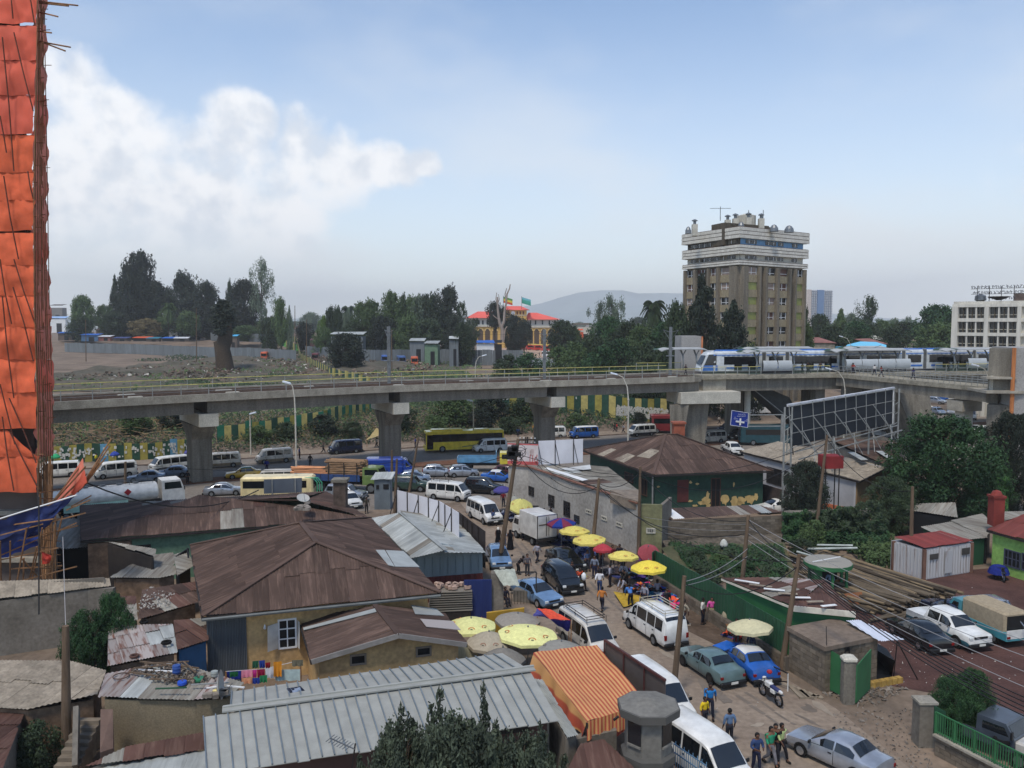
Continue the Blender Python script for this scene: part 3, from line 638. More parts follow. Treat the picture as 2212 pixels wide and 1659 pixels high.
def treeD(label,k,x,ytop,wpx,Y,kind='round',leaf=None,i=0,**kw):
 """tree standing at forward distance Y whose top shows at (x,ytop) and whose crown is wpx survey pixels wide"""
 Y=Y+95 if k=='a' and Y<440 else Y
 p=WY(k,x,ytop,Y);zg=H(p.x,Y);s=ZO[k][2]
 return tree(label,V((p.x,Y,zg)),p.z-zg,wpx*s*Y/F,kind,leaf,i,**kw)
def leafmass(name,label,cat,pts_fn,n,size,mt,kind='stuff',upb=.5):
 m=M()
 for _ in range(n):
  p,nn=pts_fn();leafq(m,p,size*U_(.7,1.3),nn)
 o=struct(name,m,mt,0,kind,label)
 if cat:o['category']=cat
 return o
def pole(label,top,base,r=.12,zt=None,mt=None,arms=0,name='utility_pole',cat='pole',extra=None):
 b=base if isinstance(base,V)else G(*base)
 tp=top if isinstance(top,V)else None
 t=thing(name,label,cat,b)
 if tp is None:
  tp=WY(*top,b.y)
 P('shaft',Mt_([b,b.lerp(tp,.5),tp],[r*1.2,r,r*.75],8),mt or wood,t,60)
 for i in range(arms):
  p=b.lerp(tp,.96-i*.07);P('crossarm',Mb_(p-V((.9,.2,0)),p+V((.9,-.2,0)),.09),dS,t)
  for s in(-.8,-.4,.4,.8):P('insulator',Ml_((p.x+s,p.y-.22*s,p.z+.05),[(.03,0),(.06,.05),(.03,.12),(.045,.16)],8),wP,t)
 return t,tp
def wire(a,b,sag=.6,r=.022,label=None,group=None,mt=None):
 a,b=V(a),V(b);pts=[]
 for i in range(13):
  t=i/12;p=a.lerp(b,t);p.z-=sag*4*t*(1-t);pts.append(p)
 return solo('overhead_wire',Mt_(pts,r,4),mt or wM,label or 'thin overhead cable strung between two poles','cable',group or 'overhead cables')
def uMb(label,k,x,y,wpx,col,z=2.5,col2=None,tilt=(0,0),n=8,drop=.42,prints=0,pole_h=None,sq=False,aspect=1.0,rz=None):
 c=W(k,x,y,z);r=wpx*ZO[k][2]*c.y/F/2
 tilt=(tilt[0]+U_(-.07,.07),tilt[1]+U_(-.07,.07));fc=U_(.93,1.02);col=tuple(int(q*fc)for q in col);t=thing('market_umbrella',label,'umbrella',V((c.x,c.y,0)),0,None,world=False)
 mt=cloth(col,.12);rot=Matrix.Rotation(tilt[0],3,'X')@ Matrix.Rotation(tilt[1],3,'Y');a0=U_(0,1)if rz is None else rz
 zc=z;top=V((0,0,zc+drop*.5))
 def tr(p):return rot @(p-V((0,0,zc)))+V((0,0,zc))
 for i in range(n):
  m=M();a,b=a0+2*pi_*i/n,a0+2*pi_*(i+1)/n
  rim=[]
  for q in range(4):
   an=a+(b-a)*q/3;sg_=1-.05*sin_(pi_*q/3);rim.append(V((r*sg_*cos_(an),r*sg_*sin_(an)*aspect,zc-drop*.5+.03*sin_(pi_*q/3))))
  mid=[top.lerp(p,.55)+V((0,0,.07))for p in rim]
  fl=[p-V((0,0,.16))for p in rim]
  m.add([tr(p)for p in[top]+mid+rim+fl],[(0,1,2),(0,2,3),(0,3,4)]+[(1+j,5+j,6+j,2+j)for j in range(3)]+[(5+j,9+j,10+j,6+j)for j in range(3)])
  pn=P('canopy_panel',m,cloth(col2,.12)if col2 and i%2 else mt,t,30)
  if prints and(i+n)%3:
   cen=(mid[1]+mid[2]+rim[1]+rim[2])/4;u=(rim[2]-rim[1]).normalized();vv=(top-cen).normalized();nn=u.cross(vv).normalized();nn=nn if nn.z>0 else-nn;cen=cen+nn*.035
   m2=M();ro=r*.13
   for g in range(8):
    a1,a2=pi_*g/8,pi_*(g+1)/8
    m2.add([tr(cen+u*cos_(q)*rr+vv*sin_(q)*rr)for q,rr in((a1,ro),(a2,ro),(a2,ro*.72),(a1,ro*.72))],[(0,1,2,3)])
   P('printed_arch',m2,prints if not isinstance(prints,int)else cloth((196,110,70)),pn)
   m3=M().add([tr(cen+u*sx*ro*.4+vv*sy*ro*.4-vv*ro*.1)for sx,sy in((-1,-.3),(1,-.3),(.7,.5),(-.7,.5))],[(0,1,2,3)]);P('printed_emblem',m3,cloth((110,100,84)),pn)
 P('pole',Mt_([(0,0,0),tr(V((0,0,zc+drop*.5)))],.028,6),sT,t)
 P('finial',Ml_(tr(top),[(.03,-.02),(.05,.03),(.02,.1)],6),sT,t)
 m=M()
 for i in range(n):an=a0+2*pi_*i/n;m=Mb_(tr(V((0,0,zc+.1))),tr(V((r*.97*cos_(an),r*.97*sin_(an)*aspect,zc-drop*.5-.02))),.02);P('rib',m,sT,t)
 return t
# GROUND
dirt=mat('dusty ground',(138,122,106),.95,.28,.12,bump=.3,col2=(104,92,80),fine=2.2,spec=.1)
def axis(fine0,fine1,step,far0,far1):
 a=[];x=fine0
 while x<=fine1:a.append(x);x+=step
 s=step
 while a[-1]<far1:s*=1.45;a.append(a[-1]+s)
 s=step
 while a[0]>far0:s*=1.45;a.insert(0,a[0]-s)
 return a
xs,ys=axis(-130,130,2.6,-5000,5000),axis(40,330,2.6,-60,9000);m=M()
for y in ys:
 for x in xs:m.v.append(V((x,y,H(x,y)if abs(x)<1500 else 3.0)))
nx=len(xs)
for j in range(len(ys)-1):
 for i in range(nx-1):a=j*nx+i;m.f.append((a,a+1,a+nx+1,a+nx))
struct('ground',m,dirt,60)
def KP(s,X,z=0.0):return V((X,131.3+.45*X+1.097*s,z))
asph=mat('dusty asphalt',(136,128,118),.92,.14,.15,bump=.15,col2=(116,110,104),fine=3,spec=.15)
for s0,s1,nm in((-13.2,0,'far_carriageway'),(-38,-16.2,'near_carriageway')):
 struct('road',Mg_([KP(s0,-150,.006),KP(s0,150,.006),KP(s1,150,.006),KP(s1,-150,.006)],60,4),asph)
mud=mat('trodden street dirt',(128,110,94),.95,.2,.25,bump=.3,col2=(104,90,78),fine=2.5,spec=.1)
redd=mat('red earth',(112,82,66),.95,.25,.4,bump=.3,fine=3,spec=.1)
med=struct('median',Mp_([KP(-16.2,-150,.13),KP(-16.2,150,.13),KP(-13.2,150,.13),KP(-13.2,-150,.13)],.2),redd)
pav=mat('pavement',(140,126,110),.92,.2,.5,bump=.2,fine=4,spec=.1)
struct('pavement',Mp_([KP(0.3,-150,.14),KP(.3,150,.14),KP(4.2,150,.14),KP(4.2,-150,.14)],.2),pav)
struct('kerb',Mp_([KP(0,-150,.16),KP(0,150,.16),KP(.3,150,.16),KP(.3,-150,.16)],.3),mat('kerb stone',(120,104,92),.9,.35,1.5,bump=.3))
st_l=[('D',985,1075),('D',1010,1110),('D',1060,1190),('D',1110,1290),('D',1200,1400),('D',1350,1520),('D',1480,1640),('D',1640,1800)]
st_r=[('D',1120,1075),('D',1180,1110),('D',1280,1190),('D',1370,1270),('D',1480,1350),('D',1640,1430),('D',1800,1530),('D',2050,1720)]
street_m=mat('worn street surface',(146,132,116),.92,.12,.25,bump=.2,col2=(124,110,97),fine=3,spec=.12)
m=M()
for a,b in zip(st_l,st_r):
 p,q=W(*a,.01),W(*b,.01)
 for i in range(7):t=i/6;m.v.append(p.lerp(q,t)+V((U_(-.2,.2)if i in(0,6)else 0,0,0)))
for j in range(len(st_l)-1):
 for i in range(6):a=j*7+i;m.f.append((a,a+7,a+8,a+1))
struct('street',m,street_m)
def sheet(name,pts,mt,z=.008):return struct(name,M().poly([W(*p,z)for p in pts]),mt)
gravel=mat('red cinder gravel',(96,70,64),.95,.3,.5,bump=.5,col2=(74,54,50),fine=7,spec=.1)
sheet('gravel_yard',[('D',1850,1250),('D',2300,1215),('D',2500,1500),('D',2230,1600),('D',2030,1500),('D',1905,1478),('D',1860,1440),('D',1780,1330)],gravel)
sheet('market_verge',[('D',1130,1090),('D',1230,1110),('D',1380,1205),('D',1690,1440),('D',1640,1440),('D',1420,1330),('D',1290,1235),('D',1150,1150)],mat('dark trodden earth',(92,78,66),.95,.3,.8,bump=.3,fine=4,spec=.1),.014)
stm=mat('damp street stain',(116,106,95),.8,.2,1,spec=.3);stm2=mat('pale dust patch',(150,138,122),.95,.15,1)
m,m2=M(),M()
for i in range(46):
 t=R.random();a,b=W('D',1090+t*560,1120+t*500,.02),W('D',1180+t*620,1120+t*400,.02);c=a.lerp(b,U_(.1,.9));rx,ry=U_(.15,1.1),U_(.1,.45);an=U_(-1.5,-.7)
 pts=[c+V((rx*r_*cos_(q)*cos_(an)-ry*r_*sin_(q)*sin_(an),rx*r_*cos_(q)*sin_(an)+ry*r_*sin_(q)*cos_(an),i*.0002))for q,r_ in[(2*pi_*k/11,U_(.6,1.1))for k in range(11)]]
 (m if i%3 else m2).poly(pts)
for f_ in(.3,.37,.62,.69):
 pts=[W(*a,.018).lerp(W(*b,.018),f_)for a,b in zip(st_l,st_r)]
 for a,b in zip(pts,pts[1:]):
  for k in range(5):
   if R.random()<.6:c,d=a.lerp(b,k/5),a.lerp(b,(k+.9)/5);nn=V((d.y-c.y,c.x-d.x,0)).normalized()*U_(.06,.14);o=nn*U_(-1,1);m.poly([c-nn+o,c+nn+o,d+nn,d-nn])
struct('street_stains',m,stm,kind='stuff');struct('dust_patches',m2,stm2,kind='stuff')
def stones(name,label,fn,n,smin,smax,mt,cat='rubble'):
 m=M()
 for _ in range(n):
  p=fn();s=U_(smin,smax);pts=[V((U_(-1,1),U_(-1,1),U_(-.4,.7))).normalized()*s*U_(.6,1.1)for _ in range(4)]+[V((0,0,s*.6))]
  m.add([p+q for q in pts],[(0,1,2),(0,2,3),(0,3,1),(1,4,2),(2,4,3),(3,4,1)])
 o=struct(name,m,mt,0,'stuff',label);o['category']=cat;return o
def inquad(a,b,c,d,z=0.0):
 q=[W(*p,z)for p in(a,b,c,d)]
 def f():
  u,t=R.random(),R.random();p=q[0]*(1-u)*(1-t)+q[1]*u*(1-t)+q[2]*u*t+q[3]*(1-u)*t;return p+V((0,0,.02))
 return f
rubm=mat('grey rubble',(138,130,120),.95,.4,1.5,rnd=.2,spec=.1)
litter=mat('pale litter',(206,202,194),.85,.3,30,thr=(.4,.6),col2=(120,112,100))
stones('loose_stones','loose pale stones lying along the foot of the yard wall',inquad(('A',0,1020),('A',420,1180),('A',760,980),('A',430,930)),300,.05,.18,rubm)
stones('loose_stones','rough stones and dust beside the entrance ramp',inquad(('A',60,1200),('A',600,1800),('A',1000,1750),('A',860,1150)),500,.03,.12,rubm)
stones('litter','white scraps strewn over the red gravel yard',inquad(('A',420,520),('A',700,1000),('A',1746,900),('A',1300,100)),110,.03,.10,litter,'litter')
stones('litter','pale scraps lying on the market street',inquad(('D',1080,1200),('D',1450,1560),('D',1700,1560),('D',1300,1230)),160,.02,.06,litter,'litter')
def field():
 p=V((U_(-120,-25),U_(205,345),0));p.z=H(p.x,p.y)+R.random()**2*1.2+nN(V((p.x*.06,p.y*.06,5)))*1.5;return p
stones('rubble_field','broken masonry and waste spread over the cleared lot beyond the railway',field,5000,.25,1.0,mat('demolition rubble',(132,112,98),.95,.35,.1,col2=(84,80,70),fine=.6,spec=.1))
stones('rubble_field','pale broken slabs scattered on the cleared lot',field,800,.25,.9,mat('pale debris',(190,184,172),.9,.3,.3))
m=M();cx_,cy_=axis(-125,-18,3.5,-126,-17),axis(195,350,4,194,351)
for y in cy_:
 for x in cx_:m.v.append(V((x,y,H(x,y)+.1+max(0,nN(V((x*.05,y*.05,2)))*2.6+nN(V((x*.2,y*.2,7)))*.8+.5)*ss(193,206,y)*ss(352,338,y)*ss(-16,-28,x))))
for j in range(len(cy_)-1):
 for i in range(len(cx_)-1):a=j*len(cx_)+i;m.f.append((a,a+1,a+len(cx_)+1,a+len(cx_)))
struct('debris_mounds',m,mat('heaped debris',(104,96,84),.95,.35,.15,bump=.6,col2=(78,78,66),fine=.8,spec=.1),60)
def embank(x0,x1,s0,s1,lift=.4):
 def f():
  X=U_(x0,x1);s=U_(s0,s1);p=KP(s,X);p.z=H(p.x,p.y)+R.random()*lift;return p,V((0,-.5,.8))
 return f
leafmass('embankment_scrub','weeds and low scrub growing over the bank behind the road','scrub',embank(-75,20,6,26,1.1),16000,.26,L_dark)
leafmass('embankment_scrub','brighter weeds on the bank and lineside verge','scrub',embank(-90,25,9,60,.9),14000,.3,L_mid)
def fieldf(x0,x1,y0,y1):
 def f():
  while 1:
   p=V((U_(x0,x1),U_(y0,y1),0))
   if nN(V((p.x*.06,p.y*.05,9)))>-.12:break
  p.z=H(p.x,p.y)+R.random()*1.1;return p,V((0,-.5,.8))
 return f
leafmass('lineside_scrub','green scrub growing between the railway and the rubble','scrub',fieldf(-85,30,150,235),13000,.5,L_dark)
leafmass('lineside_scrub','scrub over the slope below the market stalls','scrub',fieldf(-150,-12,330,436),12000,.55,L_dark)
stones('rubble_field','rubble tipped down the slope below the market stalls',lambda:fieldf(-150,-12,330,436)()[0],2200,.3,1.1,rubm)
leafmass('lineside_scrub','paler weeds among the rubble of the cleared lot','scrub',fieldf(-120,-10,190,330),7000,.5,L_mid)
leafmass('embankment_scrub','dry stalks bleached on the bank under the viaduct','scrub',embank(-70,8,8,22,1.0),5000,.22,L_dry)
stones('bank_debris','broken stones tipped down the roadside bank',lambda:embank(-75,14,5,20,.1)()[0],2600,.08,.35,rubm)
def stickheap():
 m=M()
 for _ in range(620):
  p=KP(U_(10,27),U_(-76,-47));p.z=H(p.x,p.y)+R.random()*1.7;a=U_(0,6.28);L_=U_(1,3.2)
  m.tube([p,p+V((cos_(a)*L_,sin_(a)*L_,U_(-.6,.8)))],U_(.02,.045),3,False)
 o=struct('brushwood_heap',m,mat('bleached sticks',(150,126,96),.9,.3,1,rnd=.1,spec=.1),0,'stuff','tangled heap of bleached scaffold sticks on the bank');o['category']='brushwood'
stickheap()
# HILLS AND HAZE
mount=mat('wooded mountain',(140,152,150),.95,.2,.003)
def hill(name,prof,Y,mt,depth=900):
 m=M();n=len(prof)
 for(x,y),(x2,y2)in zip(prof,prof[1:]):pass
 k=0
 for x,y in prof:
  t=WY('D',x,y,Y)
  for f,g in((-.55,0),(-.25,.55),(0,1),(.5,.45),(1,0)):
   jx=nN(V((x*.03,f*3,Y)))*.12;m.v.append(V((t.x*(1+f*depth/Y*.3),Y+f*depth,max(2,3+(t.z-3)*min(1,max(0,g+jx*(g>0)*(g<1)))))))
 for i in range(n-1):
  for q in range(4):a=i*5+q;m.f.append((a,a+5,a+6,a+1))
 struct(name,m,mt,60)
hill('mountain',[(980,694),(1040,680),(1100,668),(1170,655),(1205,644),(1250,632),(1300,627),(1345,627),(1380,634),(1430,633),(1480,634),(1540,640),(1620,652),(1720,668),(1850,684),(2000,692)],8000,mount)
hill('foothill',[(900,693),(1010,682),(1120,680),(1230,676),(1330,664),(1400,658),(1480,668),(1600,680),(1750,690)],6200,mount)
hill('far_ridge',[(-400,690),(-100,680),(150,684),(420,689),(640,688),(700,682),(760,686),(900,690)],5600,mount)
hz_o=Mx_((0,4750,165),(6400,9700,334));ho=obj('haze',mkmesh('haze',hz_o),None)if False else None
me=mkmesh('haze',hz_o);ho=bpy.data.objects.new('haze',me);C.objects.link(ho);ho['kind']='stuff';ho['label']='thin bluish haze over the city'
hm=bpy.data.materials.new('haze');hm.use_nodes=True;hn=hm.node_tree.nodes;hn.clear();ho_=hn.new('ShaderNodeOutputMaterial');pv=hn.new('ShaderNodeVolumePrincipled')
pv.inputs['Color'].default_value=(.95,.98,1,1);pv.inputs['Density'].default_value=.00016;pv.inputs['Anisotropy'].default_value=-.15
hm.node_tree.links.new(pv.outputs[0],ho_.inputs['Volume']);me.materials.append(hm)
# VIADUCT
ZB,ZD=8.5,10.8
nodes=[W('D',x,y,ZB)for x,y in((112,917),(428,896),(861,871),(1200,858),(1454,848))]
nodes=[nodes[0]+(nodes[0]-nodes[1])*2.6]+nodes+[W('D',1530,845,ZB)]
nodes=[V((p.x,p.y,0))for p in nodes]
def crom(ps,n):
 out=[];q=[ps[0]*2-ps[1]]+ps+[ps[-1]*2-ps[-2]]
 for i in range(1,len(q)-2):
  for j in range(n):
   t=j/n;a,b,c,d=q[i-1],q[i],q[i+1],q[i+2]
   out.append(.5*((2*b)+(c-a)*t+(2*a-5*b+4*c-d)*t*t+(3*b-a-3*c+d)*t**3))
 return out+[ps[-1]]
path=crom(nodes,12)
def resample(ps,step):
 out=[ps[0]];acc_=0
 for a,b in zip(ps,ps[1:]):
  L_=(b-a).length;t=step-acc_
  while t<=L_:out.append(a.lerp(b,t/L_));t+=step
  acc_=(acc_+L_)%step
 return out
path=resample(path,1.5)
def pn_(i):
 a,b=path[max(0,i-1)],path[min(len(path)-1,i+1)];d=(b-a).normalized();return V((-d.y,d.x,0)),d
def off(i,o,z):n,d=pn_(i);p=path[i]+n*o;return V((p.x,p.y,z))
NP=len(path)
via=thing('viaduct','long concrete railway viaduct curving over the road on square piers','viaduct',path[NP//2])
def strip(name,o0,o1,z0,z1,mt,i0=0,i1=None,parent=via,step=1,kind=None):
 m=M();i1=NP-1 if i1 is None else i1;idx=list(range(i0,i1,step))+[i1]
 for i in idx:m.v+=[off(i,o0,z0),off(i,o1,z0),off(i,o1,z1),off(i,o0,z1)]
 for k in range(len(idx)-1):
  a=k*4
  for q in range(4):b=(q+1)%4;m.f.append((a+q,a+4+q,a+4+b,a+b))
 e=(len(idx)-1)*4;m.f+=[(0,1,2,3),(e+3,e+2,e+1,e)]
 return P(name,m,mt,parent,kind=kind)
def near_i(px):return min(range(NP),key=lambda i:abs((path[i].x/path[i].y)*F+CX-px))
joints=[0,near_i(443),near_i(878),near_i(1215),NP-1]
gird=mat('girder concrete',(126,120,110),.92,.22,.3,bump=.2,streak=1,fine=6,spec=.15)
for a,b in zip(joints,joints[1:]):strip('girder',.9,9.1,ZB,9.94,gird,a,b-(1 if b<NP-1 else 0),step=3)
strip('deck',.36,9.64,9.96,10.5,cDk,step=3)
for i in range(0,NP-2,2):
 strip('parapet_panel',-.05,.34,9.95,ZD,cC,i,i+2);
strip('far_parapet',9.66,10.0,9.95,ZD,cC,step=3)
railm=mat('running rail',(112,92,80),.6,.3,3,metal=.5)
for o in(2.5,3.95,6.0,7.45):strip('rail',o,o+.09,10.62,10.78,railm,step=2)
m=M()
for i in range(0,NP-1):
 for k in(0,.5):
  for o in(3.25,6.75):
   n,d=pn_(i);p=path[i].lerp(path[i+1],k)+n*o;m.beam(V((p.x,p.y,10.56))-n*1.25,V((p.x,p.y,10.56))+n*1.25,.24,.12)
P('sleepers',m,mat('sleeper concrete',(104,98,90),.9,.3,2),via,kind='stuff')
strip('ballast_bed',1.7,8.3,10.502,10.52,mat('ballast',(82,76,70),.95,.4,5,fine=12),step=3)
for i in range(3,NP-3,7):
 for o in(1.3,4.95):
  if R.random()<.7:n,d=pn_(i);p=path[i]+n*o;P('cable_box',Mx_((p.x,p.y,10.66),(U_(1.1,1.9),.6,.32),at2_(d.y,d.x)),cPl,via)
yel=mat('yellow handrail',(196,186,112),.6,.25,2);grn=mat('green railing',(96,122,100),.65,.25,2);gV=mat('galvanised post',(150,152,148),.55,.2,2,metal=.3)
for o,nm in((.15,'near_railing'),(9.83,'far_railing')):
 r_=th2(nm,via)
 strip('handrail',o-.04,o+.04,ZD+1.1,ZD+1.19,yel,parent=r_,step=2)
 for z in(.35,.7):strip('railing_wire',o-.015,o+.015,ZD+z,ZD+z+.03,gV if o<1 else grn,parent=r_,step=3)
 for i in range(0,NP-1,1 if o>1 else 1):
  if i%2==0 or o>99:n,d=pn_(i);p=path[i]+n*o;P('post',Mx_((p.x,p.y,ZD+.55),(.08,.1,1.1),at2_(d.y,d.x)),gV,r_)
for j in joints[1:4]:
 n,d=pn_(j);an=at2_(d.y,d.x);c=path[j]+n*5
 P('pier_cap',Mb_(off(j,.35,7.75),off(j,9.65,7.75),2.15,1.46),cPl if True else cC,via)
 vs=[];
 for z,wx,wy in((-.2,1.15,1.25),(5.2,1.15,1.25),(7.0,1.35,2.6)):
  for sx,sy in((-1,-1),(1,-1),(1,1),(-1,1)):vs.append(V((c.x,c.y,z))+d*sx*wx+n*sy*wy)
 P('pier',M().add(vs,[(3,2,1,0),(8,9,10,11)]+[(k+q,k+(q+1)%4,k+4+(q+1)%4,k+4+q)for k in(0,4)for q in range(4)]),cDk,via)
 P('bearing_block',Mx_((c.x-n.x*3.3,c.y-n.y*3.3,8.485),(1.2,1.0,.02),an),bK,via)
bp=W('D',1490,945,0);
for(x0,x1,xt0,xt1,nm)in((1452,1476,1448,1490,'a'),(1476,1525,1484,1534,'b')):
 y=125 if nm=='a' else 127;f=lambda x,Y,z:V(((x-CX)/F*Y,Y,z));vs=[]
 for z,a,b in((-.2,x0,x1),(6.6,xt0,xt1)):
  vs+=[f(a,y-1.2,z),f(b,y-1.2,z),f(b,y+1.2,z),f(a,y+1.2,z)]
 P('pier',M().add(vs,[(3,2,1,0),(4,5,6,7)]+[(q,(q+1)%4,4+(q+1)%4,4+q)for q in range(4)]),cDk,via)
P('pier_cap',Mx_((29.2,127.2,7.6),(9.6,5.6,1.7),.2),cPl,via)
def mast(label,px,ytop,i_off,arms=1):
 i=near_i(px);n,d=pn_(i);p=path[i]+n*i_off;p=V((p.x,p.y,ZD-.25));tz=WY('D',px,ytop,p.y).z
 t=thing('overhead_line_mast',label,'mast',p,group='masts of the overhead line')
 P('shaft',Mx_((p.x,p.y,(p.z+tz)/2),(.42,.42,tz-p.z)),sT,t)
 for s in(-1,1):
  P('bracket_arm',Mb_((p.x+s*.2,p.y,tz-.9),(p.x+s*.3+n.x*s*2.6,p.y+n.y*s*2.6,tz-.5),.07),sT,t)
  P('bracket_strut',Mb_((p.x+s*.2,p.y,tz-2.4),(p.x+s*.3+n.x*s*2.4,p.y+n.y*s*2.4,tz-.6),.05),sT,t)
 P('collar',Mx_((p.x,p.y,p.z+3.2),(1.3,.6,.12)),sT,t)
 return V((p.x,p.y,tz))
mA=mast('tall grey line mast standing mid deck left of the striped fence',858,705,5.0)
mB=mast('grey line mast on the viaduct before the station square',1200,712,5.0)
mC=mast('line mast at the near end of the station ahead of the tram',1487,706,4.2)
for a,b in((mA,mB),(mB,mC)):
 for dz in(-.6,-2.0):wire(a+V((0,0,dz)),b+V((0,0,dz)),.25,.016,'thin tram contact wire above the viaduct','tram contact wires')
# STATION
SA,SB=V((29.9,127.0,0)),V((50.9,131.6,0));sdir=(SB-SA).normalized();snr=V((-sdir.y,sdir.x,0))
def sp(a,o,z):p=SA+sdir*a+snr*o;return V((p.x,p.y,z))
sta=thing('tram_station','elevated tram station with grey platform slab, curved shelters and green railings','station',sp(15,6,0))
rough=mat('rough slab edge',(150,144,128),.95,.3,1.2,bump=.5,fine=6,spec=.1)
P('platform_slab',Mp_([sp(-1.0,0,ZD),sp(22,0,ZD),sp(75,0,ZD),sp(75,17,ZD),sp(-1,17,ZD)],.62),rough,sta)
P('girder',Mp_([sp(0,.7,ZD-.63),sp(60,.7,ZD-.63),sp(60,16,ZD-.63),sp(4,16,ZD-.63)],1.9),cDk,sta)
P('end_block',Mp_([sp(-.6,.5,ZD-.63),sp(3.2,.5,ZD-.63),sp(3.2,6,ZD-.63),sp(-.6,6,ZD-.63)],2.6),cC,sta)
for a in(9,23,40):P('column',Mx_(tuple(sp(a,9,4.0)),(2.2,2.2,8.4),.2),cDk,sta)
P('column',Mx_(tuple(sp(20,2.2,4.0)),(1.6,1.6,8.4),.2),cDk,sta)
P('column',Ml_(tuple(sp(8.2,3,0)),[(.5,0),(.5,8.1)],12),cPl,sta)
P('stair_cover',M().add([sp(9.5,3,8.0),sp(15,3,3.4),sp(18.5,3,1.4),sp(18.3,3,2.6),sp(15.5,3,6.9),sp(12.5,3,8.1)]+[sp(9.5,6,8.0),sp(15,6,3.4),sp(18.5,6,1.4),sp(18.3,6,2.6),sp(15.5,6,6.9),sp(12.5,6,8.1)],[(0,1,2,3,4,5),(11,10,9,8,7,6)]+[(i,i+6,(i+1)%6+6,(i+1)%6)for i in range(6)]),mat('dark ribbed cover',(58,60,58),.7,.2,2),sta)
P('stair_rail',Mb_(sp(9.4,2.9,8.1),sp(18.6,2.9,1.3),.12),gV,sta)
def railing(parent,a,b,z,h=1.1,top=yel,step=1.9,bars=5,bm=grn,zb=None):
 zb=z if zb is None else zb;L_=(b-a).length;n=max(1,round(L_/step));r_=th2('railing',parent);f=lambda t,dz:V((a.x+(b.x-a.x)*t,a.y+(b.y-a.y)*t,z+(zb-z)*t+dz))
 P('handrail',Mb_(f(0,h),f(1,h),.08),top,r_)
 for i in range(1,bars+1):P('bar',Mb_(f(0,h*i/(bars+1)),f(1,h*i/(bars+1)),.035),bm,r_)
 for i in range(n+1):P('post',Mb_(f(i/n,0),f(i/n,h),.09),gV,r_)
railing(sta,sp(-1,.25,0),sp(8.9,.25,0),ZD,1.25);railing(sta,sp(14.3,.25,0),sp(20.8,.25,0),ZD,1.25)
railing(sta,sp(40,.25,0),sp(58,.25,0),ZD,1.25);railing(sta,sp(-6,14.8,0),sp(2,14.8,0),ZD,1.25)
ribm=mat('shelter rib',(128,132,132),.5,.15,2,metal=.3);roofw=mat('shelter roof',(164,166,164),.6,.12,1);gcap=mat('green shelter end',(48,74,54),.6,.2,1)
def shelter(label,a0,a1,o,screens,back=False):
 t=thing('platform_shelter',label,'shelter',sp((a0+a1)/2,o,ZD),group=None)
 zt=ZD+3.6;n=max(2,round((a1-a0)/3.9))
 for i in range(n+1):
  a=a0+(a1-a0)*(i+.35)/(n+.7);pts=[sp(a,o,ZD),sp(a,o-.35,ZD+1.2),sp(a,o-.1,ZD+2.4),sp(a+(.0),o+.9,zt-.15)]
  P('rib',Mt_(pts,.13,6),ribm,t,60)
  P('brace',Mb_(sp(a,o-.1,ZD+2.5),sp(a+.7,o+.2,zt-.1),.12),ribm,t)
 m=M()
 for a,z in((a0-.9,-.15),(a0,.12),((a0+a1)/2,.14),(a1,.12),(a1+.9,-.1)):
  for q,zz in((-.9,-.1),(.6,.14),(2.4,.02)):m.v.append(sp(a,o+q,zt+z+zz))
 for i in range(4):
  for q in range(2):k=i*3+q;m.f.append((k,k+3,k+4,k+1))
 m2=M();m2.v=list(m.v)+[p-V((0,0,.16))for p in m.v];m2.f=m.f+[tuple(reversed([15+q for q in f]))for f in m.f]
 m2.f+=[(i*3,15+i*3,15+i*3+3,i*3+3)for i in range(4)]+[(2,1,16,17),(1,0,15,16),(12,13,28,27),(13,14,29,28)]
 P('roof',m2,roofw,t)
 P('roof_end',M().add([sp(a0-1.6,o+1.6,zt-.1),sp(a0-.85,o+2.2,zt+.1),sp(a0+.4,o+.5,zt+.33),sp(a0+1.3,o-.95,zt+.12),sp(a0-.5,o-1.0,zt-.2)],[(4,3,2,1,0)]),gcap,t)
 for s0,s1 in screens:
  m=M();k=8
  for j in range(k+1):
   an=-1.1+2.2*j/k;z=ZD+1.35+.8*sin_(an)/sin_(1.1);q=o-.25-.45*cos_(an)
   m.v+=[sp(s0,q,z),sp(s1,q,z)]
  m.f=[(2*j,2*j+1,2*j+3,2*j+2)for j in range(k)]
  m.v+=[p+snr*.03 for p in m.v];n0=2*(k+1);m.f+=[tuple(reversed([n0+i for i in f]))for f in m.f]
  P('wind_screen',m,mat('frosted screen',(176,182,184),.4,.08,1),t,60)
shelter('left curved platform shelter in front of the leading tram',7.2,15.8,.7,[(9.2,11.6),(11.75,14.1)])
shelter('middle long platform shelter beside the footbridge landing',23.5,35.5,2.2,[(24.6,27.4),(27.5,30.4),(30.5,33.6),(33.7,36.4)])
shelter('right platform shelter next to the lift tower',43,52,1.2,[(46.5,50)])
shelter('far side shelter behind the front of the leading tram',-1.5,5,13.5,[])
shelter('far side shelter behind the middle of the leading tram',14,25.5,13.5,[])
shelter('far side shelter right of the blue marquee',33.5,40,13.5,[])
tblue=paint('tram blue',(36,104,188),.3,.1);twhite=paint('tram white',(196,202,204),.35,.08);tgl=mat('tram window band',(14,18,22),.1,.2,1,spec=.7)
